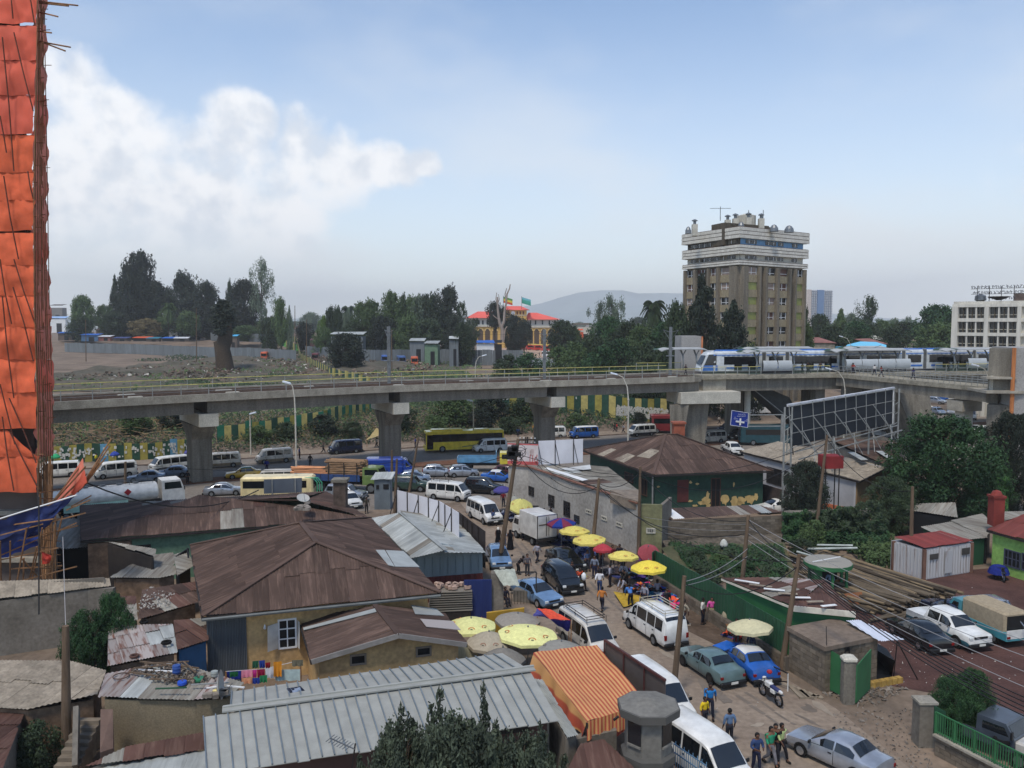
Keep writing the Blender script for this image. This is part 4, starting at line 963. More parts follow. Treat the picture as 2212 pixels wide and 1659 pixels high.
def tram(label,a0,o):
 t=thing('tram',label,'tram',sp(a0,o,ZD),at2_(sdir.y,sdir.x),'blue and white trams',world=False)
 z0=.35;secs=[(0,9.6,1),(10.3,3.4,0),(14.4,9.0,0),(24.0,3.6,0)]
 for s,(x,L_,front)in enumerate(secs):
  def prof(x_,inset=0,nose=0):return[(x_,-1.3+inset,z0),(x_,-1.32+inset,1.9),(x_,-1.28+inset,3.2),(x_,-.95,3.62),(x_,.95,3.62),(x_,1.28-inset,3.2),(x_,1.32-inset,1.9),(x_,1.3-inset,z0)]
  if front:
   st=[[(-.75,-1.0,z0),(-.7,-1.02,1.25),(.1,-1.0,2.9),(.5,-.8,3.35),(.5,.8,3.35),(.1,1.0,2.9),(-.7,1.02,1.25),(-.75,1.0,z0)],prof(1.5),prof(L_)]
  else:st=[prof(x),prof(x+L_)]
  m=M();
  for q in st:m.v+=[V(p)for p in q]
  for i in range(len(st)-1):
   for k in range(8):j=(k+1)%8;m.f.append((i*8+k,i*8+j,(i+1)*8+j,(i+1)*8+k))
  m.f+=[tuple(range(8)),tuple(reversed([(len(st)-1)*8+k for k in range(8)]))]
  m.f=[tuple(reversed(f))for f in m.f]
  body=P('body',m,twhite,t,30)
  x0=2.6 if front else x+.02
  for y in(-1,):
   P('roof_fairing',M().add([(x0-1.4 if front else x0,-1.335,2.85),(x+L_-.02,-1.335,2.85),(x+L_-.02,-.96,3.66),(x0-1.2 if front else x0,-.96,3.66)],[(0,1,2,3)]),tblue,t)
   P('roof_top',Mx_((x0+(x+L_-x0)/2,0,3.68),(x+L_-x0-.04,1.9,.08)),tblue,t)
   wx0,wx1=(3.0,L_-.6)if front else(x+.45,x+L_-.45)
   P('window_band',Mx_(((wx0+wx1)/2,-1.325,2.02),(wx1-wx0,.05,1.25)),tgl,t)
   nd=2 if L_>6 else 0
   for i in range(nd):
    dx=wx0+(wx1-wx0)*(.4+.4*i);P('door',Mx_((dx,-1.36,1.55),(1.3,.03,2.1)),tgl,t);P('door_frame',Mb_((dx-.68,-1.38,2.62),(dx+.68,-1.38,2.62),.05),cH,t)
   P('stripe',Mx_((x0+(x+L_-x0)/2+.3,-1.335,.88),(x+L_-x0-1.0,.03,.28)),tblue,t)
   for i in range(int(L_*1.1)):P('roof_vent',Mx_((x0+.3+i*.85,-1.34,2.76),(.5,.03,.07)),mat('vent blue',(90,110,140),.5),t)if x0+.6+i*.85<x+L_ else None
  if s<3:P('gangway',Mx_((x+L_+.35,0,1.95),(.72,2.3,3.2)),mat('gangway rubber',(92,94,94),.8,.2,2),t)
 P('windshield',M().add([(-.66,-.88,1.5),(-.66,.88,1.5),(.06,.86,2.85),(.06,-.86,2.85)],[(3,2,1,0)]),tgl,t)
 P('cab_side',M().add([(-.3,-1.1,1.3),(1.7,-1.345,1.3),(1.7,-1.33,3.0),(.5,-1.1,3.0)],[(0,1,2,3)]),tgl,t)
 P('blue_nose',M().add([(-.5,-1.07,.45),(1.9,-1.345,.45),(1.9,-1.35,1.28),(-.35,-1.1,1.28)],[(0,1,2,3)]),tblue,t)
 P('white_front',Mc_((-.78,0,.72),(.3,1.7,.62),.08),twhite,t)
 P('pantograph',Mb_((5,0,3.75),(6.6,0,4.3),.06),sT,t)
 return t
tram('leading blue and white tram with its rounded cab facing left',1.6,5.4)
tram('second blue and white tram right of the footbridge stairs',27.2,5.6)
tracks=P('track_bed',Mp_([sp(-1,4,ZD+.02),sp(75,4,ZD+.02),sp(75,12,ZD+.02),sp(-1,12,ZD+.02)],.015),mat('ballast',(82,76,70)),sta)
FA,FB=W('d',750,985,ZD),W('d',2130,1110,ZD);FA.z=FB.z=0;fd=(FB-FA).normalized();fn=V((-fd.y,fd.x,0));fn=fn if fn.x>0 else-fn
FL_=(FB-FA).length
def fp_(a,o,z):p=FA+fd*a+fn*o;return V((p.x,p.y,z))
fb=thing('footbridge','concrete footbridge running from the station to the lift tower','footbridge',fp_(15,2,0))
P('deck',Mp_([fp_(-.5,0,ZD),fp_(FL_,0,ZD),fp_(FL_,4.2,ZD),fp_(-.5,4.2,ZD)],.6),rough,fb)
P('girder',Mp_([fp_(0,.3,ZD-.61),fp_(FL_,.3,ZD-.61),fp_(FL_,3.9,ZD-.61),fp_(0,3.9,ZD-.61)],1.3),cDk,fb)
P('column',Mx_(tuple(fp_(1.6,2,4.4)),(2.2,2.2,8.8),.3),cDk,fb)
P('column',Mx_(tuple(fp_(FL_*.72,2,4.4)),(1.5,1.5,8.8),.3),cPl,fb)
P('pier_cap',Mx_(tuple(fp_(FL_*.72,2,8.0)),(3.2,2.6,1.4),.3),cC,fb)
for o in(.2,4.0):
 r_=th2('railing',fb)
 for h in(.55,1.2):P('handrail',Mb_(fp_(0,o,ZD+h),fp_(FL_,o,ZD+h),.08),gV,r_)
 n=int(FL_/.9);m=M()
 for i in range(n+1):P('baluster',Mb_(fp_(FL_*i/n,o,ZD),fp_(FL_*i/n,o,ZD+1.2),.05),gV,r_)
P('column',M().add([fp_(11,7,-.1),fp_(3,9,-.1),fp_(3,12,-.1),fp_(11,10,-.1),fp_(9,4,8.8),fp_(-3,6,8.8),fp_(-3,12,8.8),fp_(9,10,8.8)],[(3,2,1,0),(4,5,6,7),(0,1,5,4),(1,2,6,5),(2,3,7,6),(3,0,4,7)]),cDk,sta)
lift=thing('lift_tower','tall pale concrete lift tower with a rusty orange seam','tower',(61,100,0))
def fx(px,Y):return(px-CX)/F*Y
P('shaft_wall',Mp_([V((fx(2187,99),99,15.9)),V((fx(2187,99)+9,96,15.9)),V((fx(2187,99)+10,103,15.9)),V((fx(2187,99)+1,105,15.9))],16),mat('tower concrete',(156,154,150),.9,.12,.3,bump=.1,fine=6),lift)
P('front_block',Mp_([V((fx(2142,100),100.5,15.8)),V((fx(2186,99.1),99.3,15.8)),V((fx(2187,104),104,15.8)),V((fx(2143,104)+.1,104,15.8))],5.0),cDk,lift)
P('ledge',Mx_((fx(2165,99),99.6,12.3),(3.4,1.6,.25),-.1),cC,lift)
P('lower_block',Mp_([V((fx(2142,100),100.5,9.0)),V((fx(2186,99.1),99.3,9.0)),V((fx(2187,104),104,9.0)),V((fx(2143,104)+.1,104,9.0))],9.1),cDk,lift)
P('doorway_wall',Mp_([V((fx(2150,101),102.5,10.8)),V((fx(2186,99.1),101.6,10.8)),V((fx(2187,104),104,10.8)),V((fx(2150,104)+.1,104,10.8))],1.8),cDk,lift)
P('landing',Mx_((fx(2165,100),101,10.65),(4.4,5,.3),-.1),cC,lift)
P('rusty_seam',Mx_((fx(2190,98.8),98.75,8),(.42,.2,15.8),-.3),mat('orange rust seam',(176,112,66),.9,.3,1.5,streak=1),lift)
P('corner_post',Mx_((fx(2147,100),100.3,11.5),(.3,.3,2.0)),cPl,lift)
def lamp(label,kt,xt,yt,base,dirx=-1,double=False,r=.09,head=1.5):
 b=G(*base);tp=WY(kt,xt,yt,b.y);h=tp.z-b.z;sx=(tp.x-b.x)
 t=thing('street_lamp',label,'street lamp',b,group='street lamps along the main road')
 P('post',Mt_([b,b+V((0,0,h*.72)),b+V((sx*.12,0,h*.86)),b+V((sx*.5,0,h*.965)),tp-V((0,0,.05))],[r*1.3,r,r*.8,r*.7,r*.6],8),cPl,t,60)
 P('collar',Ml_(b+V((0,0,h*.72)),[(r*1.2,-.1),(r*1.5,0),(r*1.2,.1)],8),cPl,t)
 m=M();s=1 if sx>0 else-1;m.cbox((0,0,0),(1.0,.36,.2),.07);m.v=[V((q.x*cos_(.3)+q.z*sin_(.3)*s*0,q.y,q.z+q.x*.25*s))+tp+V((s*.4,0,.05))for q in m.v]
 P('lamp_head',m,mat('lamp housing',(206,214,222),.4,.08,2),t)
 return t
lamp('curved grey street lamp left of the log truck','D',627,827,('D',641,1055))
lamp('curved grey street lamp before the middle pier gap, right of the blue van','D',1333,808,('D',1356,1005))
lamp('curved street lamp rising behind the billboard by the footbridge','D',1795,797,('D',1822,960))
lamp('far straight street lamp post behind the leftmost pier','D',540,893,('D',542,985))
lamp('far street lamp post above the yellow bus','D',1021,866,('D',1023,972))
lamp('street lamp rising beyond the viaduct in front of the trees','D',1042,768,('D',1027,860))
lamp('small street lamp head left of the tram shelter','D',1452,766,('D',1434,880))
lamp('street lamp with white head beyond the station roof','D',1820,727,('D',1837,860))
lamp('street lamp head beside the lift tower landing','d',1860,925,('D',2132,1010))
sb=thing('stair_tower','pale concrete stair tower with an orange edge behind the line mast','tower',(28,152,0))
P('wall',Mx_((fx(1491,150),152,8.2),(3.6,6,16.4)),mat('tower concrete',(156,154,150)),sb);P('edge_strip',Mx_((fx(1491,150)+1.85,148.95,8.2),(.3,.2,16.3)),mat('orange edge',(190,120,80),.8),sb)
for i in range(17):
 a=R.choice([U_(16,22),U_(24,40),U_(40,56),U_(-3,1)]);c_=R.choice([(40,50,70),(130,50,44),(60,90,70),(180,175,170),(70,60,60),(30,34,44),(100,120,150)])
 person('passenger waiting on the tram platform behind the railing',sp(a,U_(1.2,3.2),ZD),U_(0,360),R.choice(['stand','walk']),c_,(40,42,54),hgt=U_(1.6,1.78),group='passengers on the platform')
for px,py,top,lb,an in((1060,1000,(200,196,190),'person in a pale top crossing the footbridge',100),(1108,1012,(150,50,46),'person in red walking behind the pale figure on the footbridge',-60),(1355,1032,(36,44,90),'person in dark blue alone on the middle of the footbridge',-80),(895,985,(170,60,50),'person in red at the footbridge landing',200),(700,975,(40,70,80),'person striding at the station end of the railing',20)):
 p=W('d',px,py,ZD);person(lb,V((p.x,p.y,ZD)),an,'walk',top,(40,42,60),hgt=1.7)
# FENCES
def fence(label,pts,h,pw,mats,name='fence',cat='fence',postm=dS,var=0.0,thick=.05,rail=None,corr=True,group=None,z0=-.1):
 t=thing(name,label,cat,pts[0],group=group);k=0
 for a,b in zip(pts,pts[1:]):
  L_=(b-a).length;n=max(1,round(L_/pw))
  for i in range(n):
   p,q=a.lerp(b,i/n),a.lerp(b,(i+.97)/n);d=(q-p).normalized();nn=V((d.y,-d.x,0));hh=h*(1+U_(-var,var));m=M()
   dz=U_(-var,var)*h*.3;up=V((0,0,1))
   if corr:
    kx=6;a_=[p.lerp(q,j/kx)+nn*(.025 if j%2 else 0)+up*(z0+dz)for j in range(kx+1)]
    m.v=a_+[v_+up*hh for v_ in a_]+[v_-nn*thick for v_ in a_]+[v_+up*hh-nn*thick for v_ in a_];K=kx+1
    for j in range(kx):m.f+=[(j,j+1,K+j+1,K+j),(2*K+j+1,2*K+j,3*K+j,3*K+j+1),(K+j,K+j+1,3*K+j+1,3*K+j)]
    m.f+=[(0,K,3*K,2*K),(kx,2*K+kx,3*K+kx,K+kx)]
   else:m.prism([p+up*(z0+dz),q+up*(z0+dz),q+up*(hh+z0+dz),p+up*(hh+z0+dz)],-nn*thick)
   P('panel',m,mats[k%len(mats)],t);k+=1
   if i%3==0:P('post',Mb_(p-nn*.12+up*z0,p-nn*.12+up*(h+.05),.07),postm,t)
 return t
fy=mat('olive yellow panel',(150,140,66),.75,.25,1.5,rnd=.12);fg=mat('dark green panel',(38,74,58),.75,.25,1.5,rnd=.15);fgb=mat('bright green panel',(38,110,84),.7,.2,1.5);fyb=mat('straw yellow panel',(186,172,104),.75,.2,1.5);fblu=mat('sky blue panel',(92,146,176),.7,.2,1.5)
corr_g=mat('grey corrugated fencing',(106,112,114),.6,.2,.8,rnd=.14,streak=1)
fl=[G('D',x,y)for x,y in((100,1003),(200,998),(320,994),(415,984),(452,975))]
f1=fence('low roadside fence of green and olive panels plastered with bills, left of the first pier',fl,2.5,1.0,[fg,fy,fg,fy,fg,fy,fg,fblu,fy],var=.08,corr=False)
fence('striped green and yellow fence climbing the bank between the two left piers',[G('D',x,y)for x,y in((470,955),(560,944),(640,932),(700,921),(790,893),(860,880))],2.6,1.0,[fgb,fyb,fg,fyb,fgb,fy],var=.08,corr=False)
f3=fence('tall green and yellow striped fence behind the right hand pavement',[V((p.x,p.y,H(p.x,p.y)))for p in[G('D',1085,893),G('D',1180,893),G('D',1270,897),G('D',1330,907),G('D',1440,913)]],4.4,1.35,[fg,fy,fg,fyb],var=.03,corr=False)
fence('striped fence running away across the rubble lot',[G('D',x,y)for x,y in((592,742),(640,752),(650,780),(685,800),(715,818),(800,840))],3.0,1.6,[fg,fyb,fy,fg],var=.08,corr=False)
fence('short bright green and yellow fence near the orange trucks',[G('D',x,y)for x,y in((588,752),(645,762))],4.0,2.2,[mat('lime panel',(96,160,70),.7),fyb,fgb],corr=False)
fence('long grey corrugated fence behind the rubble lot',[G('D',x,y)for x,y in((140,760),(290,764),(430,772),(560,776),(640,783))],4.8,2.2,[corr_g],var=.03)
fence('grey corrugated fence between the dark round tree and the square',[G('D',x,y)for x,y in((660,775),(800,788),(900,786),(1010,788),(1130,790))],5.6,1.9,[corr_g],var=.03)
fence('pale corrugated hoarding at the foot of the station square',[G('D',x,y)for x,y in((1060,782),(1150,792),(1230,800))],3.2,1.9,[mat('pale corrugated',(170,176,176),.6,.15,1)],var=.03)
fence('grey corrugated fence under the trees far left',[G('D',x,y)for x,y in((455,735),(560,742),(600,748))],4.5,2.6,[corr_g],var=.03)
def bills(parent,pts,h,n,z0=.4):
 m=M()
 for _ in range(n):
  k=R.randrange(len(pts)-1);a,b=pts[k],pts[k+1];p=a.lerp(b,R.random());d=(b-a).normalized();nn=V((d.y,-d.x,0));nn=nn if nn.y<0 else-nn
  w_,h_=U_(.15,.35),U_(.2,.45);p=p+nn*(.065+R.random()*.01)+V((0,0,z0+R.random()*h));up=V((0,0,1))+d*U_(-.15,.15)
  m.add([p,p+d*w_,p+d*w_+up*h_,p+up*h_],[(0,1,2,3)])
 P('pasted_bills',m,mat('paper bills',(196,196,188),.85,.3,6),parent,kind='stuff')
bills(f1,fl,1.5,150);bills(f3,[G('D',1330,907),G('D',1440,913)],2.0,420);bills(f3,[G('D',1085,893),G('D',1180,893),G('D',1270,897)],2.6,26,2.0)
# FAR BUILDINGS
def tw(px,Y,z=0):return V((fx(px,Y),Y,z))
tb=thing('tower_block','tall brown concrete apartment tower with white banded top storeys and olive panels','building',tw(1600,190))
TY=186.0
cor=tw(1594,TY);lf=tw(1482,203);rt=tw(1729,200);bk=lf+rt-cor
tz=lambda y:WY('t',740,y,TY).z
brown=mat('ribbed brown concrete',(124,116,102),.92,.22,.4,streak=1,bump=.2,fine=4,spec=.15);brown_d=mat('dark brown fin',(92,84,72),.92,.2,.4,streak=1,fine=4,spec=.15)
band=mat('white fascia band',(208,204,192),.8,.14,.3,streak=1,fine=5,spec=.2);olive=mat('olive panel',(142,146,86),.7,.14,1,rnd=.1);bluep=mat('faded blue wall',(108,150,186),.75,.2,.6)
P('core',Mp_([lf+V((0,0,tz(250))),cor+V((0,0,tz(250))),rt+V((0,0,tz(250))),bk+V((0,0,tz(250)))],tz(250)+.5),mat('recessed wall',(118,110,96),.9,.25,.3,fine=3),tb)
def ringp(k,z):
 c=(lf+rt)/2;return[p+(p-c).normalized()*k*1.35+V((0,0,z))for p in(lf,cor,rt,bk)]
P('floor_band',Mp_(ringp(0.02,tz(682)),.01),band,tb)
for i,(yt,yb,kk)in enumerate([(245,375,1.1),(445,555,1.0),(620,675,.95)]):
 zt,zb=tz(yt),tz(yb);n=3 if i<2 else 2
 for j in range(n):
  a=zt-(zt-zb)*j/n;b=zt-(zt-zb)*(j+1)/n
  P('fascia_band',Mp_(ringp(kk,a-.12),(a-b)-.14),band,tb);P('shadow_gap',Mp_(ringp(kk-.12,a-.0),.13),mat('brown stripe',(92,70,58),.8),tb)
 P('roof_slab',Mp_(ringp(kk-.2,zt-.0),.14),band,tb)
roofz=tz(245)
P('penthouse',Mp_([V((p.x,p.y,tz(180)))for p in(tw(1532,194),tw(1560,189),tw(1655,196),tw(1640,203),tw(1560,206))],5),brown_d,tb)
P('penthouse_slab',Mp_([V((p.x,p.y,tz(190)))for p in(tw(1580,192),tw(1664,197),tw(1650,205),tw(1580,204))],.5),brown,tb)
P('water_tank',Ml_((fx(1606,196),196,tz(185)),[(2.2,0),(2.2,2.4),(.4,2.9)],14),cPl,tb)
for x,y in((257,225),(628,175),(715,160),(862,150),(1005,160)):
 p=WY('t',x,y+60,194);P('chimney',Mx_((p.x,p.y,p.z),(1.2,1.2,2.6)),cPl,tb);P('cowl',Ml_((p.x,p.y,p.z+1.3),[(.35,0),(.35,.7),(.7,.75),(.7,.9),(.1,1.2)],8),sT,tb)
for x,y0_,y1_ in((548,20,180),(1030,60,180),(866,60,130)):
 p=WY('t',x,y0_,196);P('aerial',Mb_((p.x,p.y,WY('t',x,y1_,196).z),(p.x,p.y,p.z),.14),sT,tb)
p=WY('t',548,40,196);P('aerial_bar',Mb_((p.x-2.4,p.y,p.z),(p.x+2.4,p.y,p.z),.1),sT,tb)
for x,y,r in((1150,262,1.0),(1320,272,1.1),(185,285,.7),(780,232,.8)):p=WY('t',x,y,190);P('satellite_dish',Ml_((p.x,p.y,p.z),[(r,-.8),(r*.9,0),(r*.5,.6),(.1,.8)],12),sT,tb)
for z0,z1,wl in((tz(447),tz(375),bluep),(tz(620),tz(555),cPl)):
 for A,B,bl in((lf,cor,0),(cor,rt,1)):
  d=(B-A).normalized();n=V((d.y,-d.x,0));L_=(B-A).length
  P('gallery_wall',Mp_([A+n*.06+d*.1+V((0,0,z1)),B+n*.06-d*.1+V((0,0,z1)),B-d*.1+V((0,0,z1)),A+d*.1+V((0,0,z1))],z1-z0),wl if bl or wl is cPl else brown_d,tb)
  for t in([.12,.2,.42,.5,.62,.85]if bl else[.15,.26,.36,.47,.6,.72,.86]):
   c=A+d*L_*t+n*.12;P('window',Mx_((c.x,c.y,(z0+z1)/2+.1),(2.0 if bl else 2.6,.12,(z1-z0)*.62),at2_(d.y,d.x)),glass2 if R.random()<.75 else brown,tb)
   P('window_frame',Mx_((c.x+n.x*.1,c.y+n.y*.1,(z0+z1)/2+.1),(.12,.08,(z1-z0)*.62),at2_(d.y,d.x)),wP,tb)
fh=(tz(980)-tz(1150));ztop=tz(690)
def bays(A,B,cols):
 d=(B-A).normalized();n=V((d.y,-d.x,0));L_=(B-A).length;an=at2_(d.y,d.x)
 for t0,t1,kind in cols:
  a,b=A+d*L_*t0,A+d*L_*t1
  if kind=='fin':c=(a+b)/2+n*.55;P('fin',Mx_((c.x,c.y,ztop/2),((b-a).length,1.3,ztop),an),brown,tb);continue
  if kind=='gap':c=(a+b)/2+n*.12;P('recess',Mx_((c.x,c.y,ztop/2),((b-a).length,.2,ztop-.02),an),brown_d,tb);continue
  c=(a+b)/2+n*.3;w_=(b-a).length
  for f in range(9):
   zt_=ztop-fh*f
   zc=zt_-fh*.78
   if zc<4:break
   P('spandrel',Mx_((c.x,c.y,zc),(w_-.04,.5,fh*.5),an),mat('ribbed spandrel',(150,138,112),.92,.18,.8,streak=1,fine=3),tb)
   zc2=zt_-fh*.28;k='o' if kind=='o' and f else 'w'
   if k=='o':P('infill_panel',Mx_((c.x-n.x*.1,c.y-n.y*.1,zc2),(w_-.06,.34,fh*.5-.06),an),olive,tb)
   else:
    g=P('window',Mx_((c.x-n.x*.12,c.y-n.y*.12,zc2),(w_-.1,.2,fh*.5-.08),an),R.choice([glass2,glass2,glass2,mat('drawn curtain',(150,132,120),.9),mat('brown curtain',(98,70,60),.9)]),tb)
    for s in(-.45,0,.45):
     if R.random()<.85:cc=c+d*w_*s;P('frame_bar',Mx_((cc.x,cc.y,zc2),(.12,.12,fh*.5-.1),an),wP,g)
    P('frame_bar',Mx_((c.x,c.y,zc2-fh*.1),(w_*.9,.1,.1),an),wP,g)
bays(lf,cor,[(0,.03,'fin'),(.03,.2,'w'),(.2,.24,'fin'),(.24,.38,'w'),(.38,.47,'gap'),(.47,.5,'fin'),(.5,.65,'w'),(.65,.69,'fin'),(.69,.89,'w'),(.89,1.0,'fin')])
bays(cor,rt,[(0,.07,'fin'),(.07,.24,'o'),(.24,.27,'fin'),(.27,.34,'gap'),(.34,.37,'fin'),(.37,.52,'w'),(.52,.56,'fin'),(.56,.72,'w'),(.72,.75,'fin'),(.75,.82,'gap'),(.82,.84,'fin'),(.84,.975,'o'),(.975,1,'fin')])
db=thing('office_slab','distant pale office slab with a blue vertical stripe','building',WY('D',1765,690,900))
def slab(k,x0,x1,yt,Y0,Y1,z0=0):
 a,b=WY(k,x0,yt,Y0),WY(k,x1,yt,Y1);return a,b
a,b=WY('d',540,340,880),WY('d',735,345,900);c_=WY('d',505,400,930)
gridm=mat('office grid',(176,182,190),.6,.12,.2,fine=.35,spec=.3)
P('wall',Mp_([V((a.x,a.y,a.z)),V((b.x,b.y,a.z)),V((b.x+5,b.y+40,a.z)),V((c_.x,c_.y,a.z))],a.z),gridm,db)
d=(b-a).normalized()
for i in range(13):
 if i !=6:p=a+d*(i+.5)*(b-a).length/13;P('pilaster',Mx_((p.x,p.y-.3,a.z/2),(1.3,.9,a.z),at2_(d.y,d.x)),mat('pale pilaster',(198,198,198),.6),db)
p=a+d*(b-a).length*.52;P('blue_stripe',Mx_((p.x,p.y-.5,a.z/2),(10,1.2,a.z+.5),at2_(d.y,d.x)),mat('blue glass stripe',(112,140,176),.3,.1),db)
p=a+d*2.5;P('pink_pier',Mx_((p.x,p.y-.7,a.z/2),(6,1.4,a.z+.6),at2_(d.y,d.x)),mat('warm white pier',(214,200,188),.7),db)
for i in range(20):z=a.z*(i+.5)/20;q=(a+b)/2;P('floor_line',Mb_((a.x,a.y-.6,z),(b.x,b.y-.6,z),.7,.5),mat('floor line',(150,158,168),.6),db)
of=thing('office_building','white concrete office with deep window bays below rooftop lettering','building',WY('o',900,1500,175));OY=172
def oz(y,Y=OY):return WY('o',900,y,Y).z
oa,ob_=WY('o',400,690,OY),WY('o',2600,690,OY-14);oa.z=ob_.z=0;od=(ob_-oa).normalized();on_=V((od.y,-od.x,0));OL=(ob_-oa).length
zt_=oz(635)
P('wall',Mp_([oa+V((0,0,zt_)),ob_+V((0,0,zt_)),ob_-on_*16+V((0,0,zt_)),oa-on_*16+V((0,0,zt_))],zt_),mat('office concrete',(196,192,180),.85,.14,.3,streak=1,fine=5),of)
oan=at2_(od.y,od.x)
def ox(x):return(onwall(oa,ob_,'o',x,900)-oa).dot(od)
pale=mat('bay frame',(206,202,190),.85,.12,.5,streak=1)
for s0,s1 in((400,520),(1060,1140),(1730,1800)):
 a0,a1=ox(s0),ox(s1);c=oa+od*(a0+a1)/2+on_*.5;P('pier',Mx_((c.x,c.y,(zt_-1)/2),(a1-a0,1.0,zt_-1),oan),pale,of)
for y0_,y1_ in((690,750),(970,1040),(1255,1320),(1540,1600)):
 a0,a1=ox(400),OL;c=oa+od*(a0+a1)/2+on_*.4;z0,z1=oz(y1_),oz(y0_);P('floor_beam',Mx_((c.x,c.y,(z0+z1)/2),(a1-a0,.85,z1-z0),oan),pale,of)
for y0_,y1_ in((750,970),(1040,1255),(1320,1540)):
 for b0,b1 in((520,1055),(1145,1720)):
  n=6
  for i in range(n):
   a0,a1=ox(b0+(b1-b0)*i/n),ox(b0+(b1-b0)*(i+1)/n);c=oa+od*(a0+a1)/2+on_*.06;z0,z1=oz(y1_),oz(y0_)
   w_=P('window',Mx_((c.x,c.y,(z0+z1)/2),(a1-a0-.12,.1,z1-z0),oan),glass2,of)
   P('mullion',Mx_((c.x+od.x*(a1-a0)/2+on_.x*(.3 if i%2 else .15),c.y+od.y*(a1-a0)/2+on_.y*(.3 if i%2 else .15),(z0+z1)/2),(.24 if i%2 else .12,.7 if i%2 else .3,z1-z0),oan),brown_d if i%2==0 else pale,w_)
   P('transom',Mx_((c.x+on_.x*.08,c.y+on_.y*.08,z0+(z1-z0)*.3),(a1-a0-.1,.08,.1),oan),cPl,w_)
P('plant_room',Mp_([oa+od*ox(1480)-on_*4+V((0,0,oz(480))),oa+od*(ox(1480)+12)-on_*4+V((0,0,oz(480))),oa+od*(ox(1480)+12)-on_*10+V((0,0,oz(480))),oa+od*ox(1480)-on_*10+V((0,0,oz(480)))],4),mat('plant room',(96,84,78),.9,.3,.8),of)
P('satellite_dish',Ml_(tuple(oa+od*ox(1230)-on_*2+V((0,0,zt_+.2))),[(.4,0),(1.9,.6),(1.95,.75),(.2,.5)],14),dS,of)
P('satellite_dish',Ml_(tuple(oa+od*ox(825)-on_*3+V((0,0,zt_-.1))),[(.3,0),(1.1,.4),(1.0,1.3),(.2,1.6)],12),sT,of)
sgn=thing('rooftop_sign','dark rooftop lettering in three lines on a thin steel frame','sign',oa+od*14+V((0,0,zt_)))
lett=mat('dark letters',(44,46,58),.6,.1,3)
def text(body,parent,k,x0,ytop,h_px,A,B,m_,ext=.06,width=None,center=False,off=.0,name='lettering',rows=None):
 cu=bpy.data.curves.new(name,'FONT');cu.body=body;cu.extrude=ext
 p=onwall(A,B,k,x0,ytop+h_px);q=onwall(A,B,k,x0,ytop);hh=q.z-p.z;cu.size=hh*1.15
 if center:cu.align_x='CENTER'
 o=bpy.data.objects.new(name,cu);C.objects.link(o);o.parent=parent;d_=(B-A).normalized();d_.z=0
 nn=V((d_.y,-d_.x,0));
 if nn.y>0:nn=-nn;d_=-d_
 org=ORG.get(parent.name)or V((0,0,0));o.location=p+nn*off-org
 o.rotation_euler=(pi_/2,0,at2_(d_.y,d_.x));cu.materials.append(m_)
 if width:
  bpy.context.view_layer.update();w0=o.dimensions.x;r_=onwall(A,B,k,x0+width,ytop);ww=(V((r_.x,r_.y,0))-V((p.x,p.y,0))).length
  if w0>0:o.scale=(ww/w0,1,1)
 bpy.context.view_layer.update();dg=bpy.context.evaluated_depsgraph_get();me=bpy.data.meshes.new_from_object(o.evaluated_get(dg));o2=bpy.data.objects.new(name,me);C.objects.link(o2);o2.parent=parent;o2.location=o.location;o2.rotation_euler=o.rotation_euler;o2.scale=o.scale;ORG[o2.name]=None
 if not me.materials:me.materials.append(m_)
 bpy.data.objects.remove(o);return o2
sA,sB=oa-on_*1.5,ob_-on_*1.5
text('የኢትዮጵያ የባህር ትራንስፖርት',sgn,'o',752,305,75,sA,sB,lett,width=1180)
text('ሎጂስቲክስ አገልግሎት ድርጅት',sgn,'o',788,415,70,sA,sB,lett,width=1080)
text('ዋና መስሪያ ቤት',sgn,'o',1090,525,65,sA,sB,lett,width=560)
for y in(380,487):p=onwall(sA,sB,'o',752,y);q=onwall(sA,sB,'o',1990,y);P('rail',Mb_(p,V((q.x,q.y,p.z)),.07),dS,sgn)
for x in(885,1130,1375,1630,1870):
 p=onwall(sA,sB,'o',x,320);P('post',Mb_(p,V((p.x,p.y,zt_-.5)),.09),dS,sgn);P('brace',Mb_(V((p.x,p.y,p.z-3)),V((p.x+.9,p.y+1.5,zt_-.5)),.07),dS,sgn)
pl=thing('railway_station_palace','ochre arcaded station building with bright red hipped roofs across the square','building',WY('p',1100,1300,500));PY=500
ochre=mat('ochre render',(208,170,96),.85,.12,.08);redroof=mat('bright red roof',(222,98,84),.6,.1,.1);greyw=mat('pale grey storey',(176,178,172),.85,.1,.1)
def pz(y):return WY('p',1100,y,PY).z
def pxx(x):return WY('p',x,900,PY).x
def blk(nm,x0,x1,y0_,y1_,mt,dy=0,dep=14):
 a,b=pxx(x0),pxx(x1);z1,z0=pz(y0_),(pz(y1_)if y1_<1250 else 3.0);return P(nm,Mx_(((a+b)/2,PY+dy+dep/2,(z0+z1)/2),(b-a,dep,z1-z0)),mt,pl)
blk('wall',230,1960,1005,1400,ochre);blk('upper_wall',270,985,860,1004,greyw,.6);blk('upper_wall',1375,1930,885,1004,greyw,.6)
blk('tower_wall',960,1370,715,1003,ochre,-1.2,12);
def hiproof(x0,x1,ye,yr,r0,r1,dy=-1.2,dep=17):
 a,b,c,d=pxx(x0),pxx(x1),pxx(r0),pxx(r1);ze,zr=pz(ye),pz(yr);y0_,y1_,ym=PY+dy,PY+dy+dep,PY+dy+dep/2
 P('roof',M().add([(a,y0_,ze),(b,y0_,ze),(b,y1_,ze),(a,y1_,ze),(c,ym,zr),(d,ym,zr)],[(0,1,5,4),(1,2,5),(2,3,4,5),(3,0,4),(3,2,1,0)]),redroof,pl)
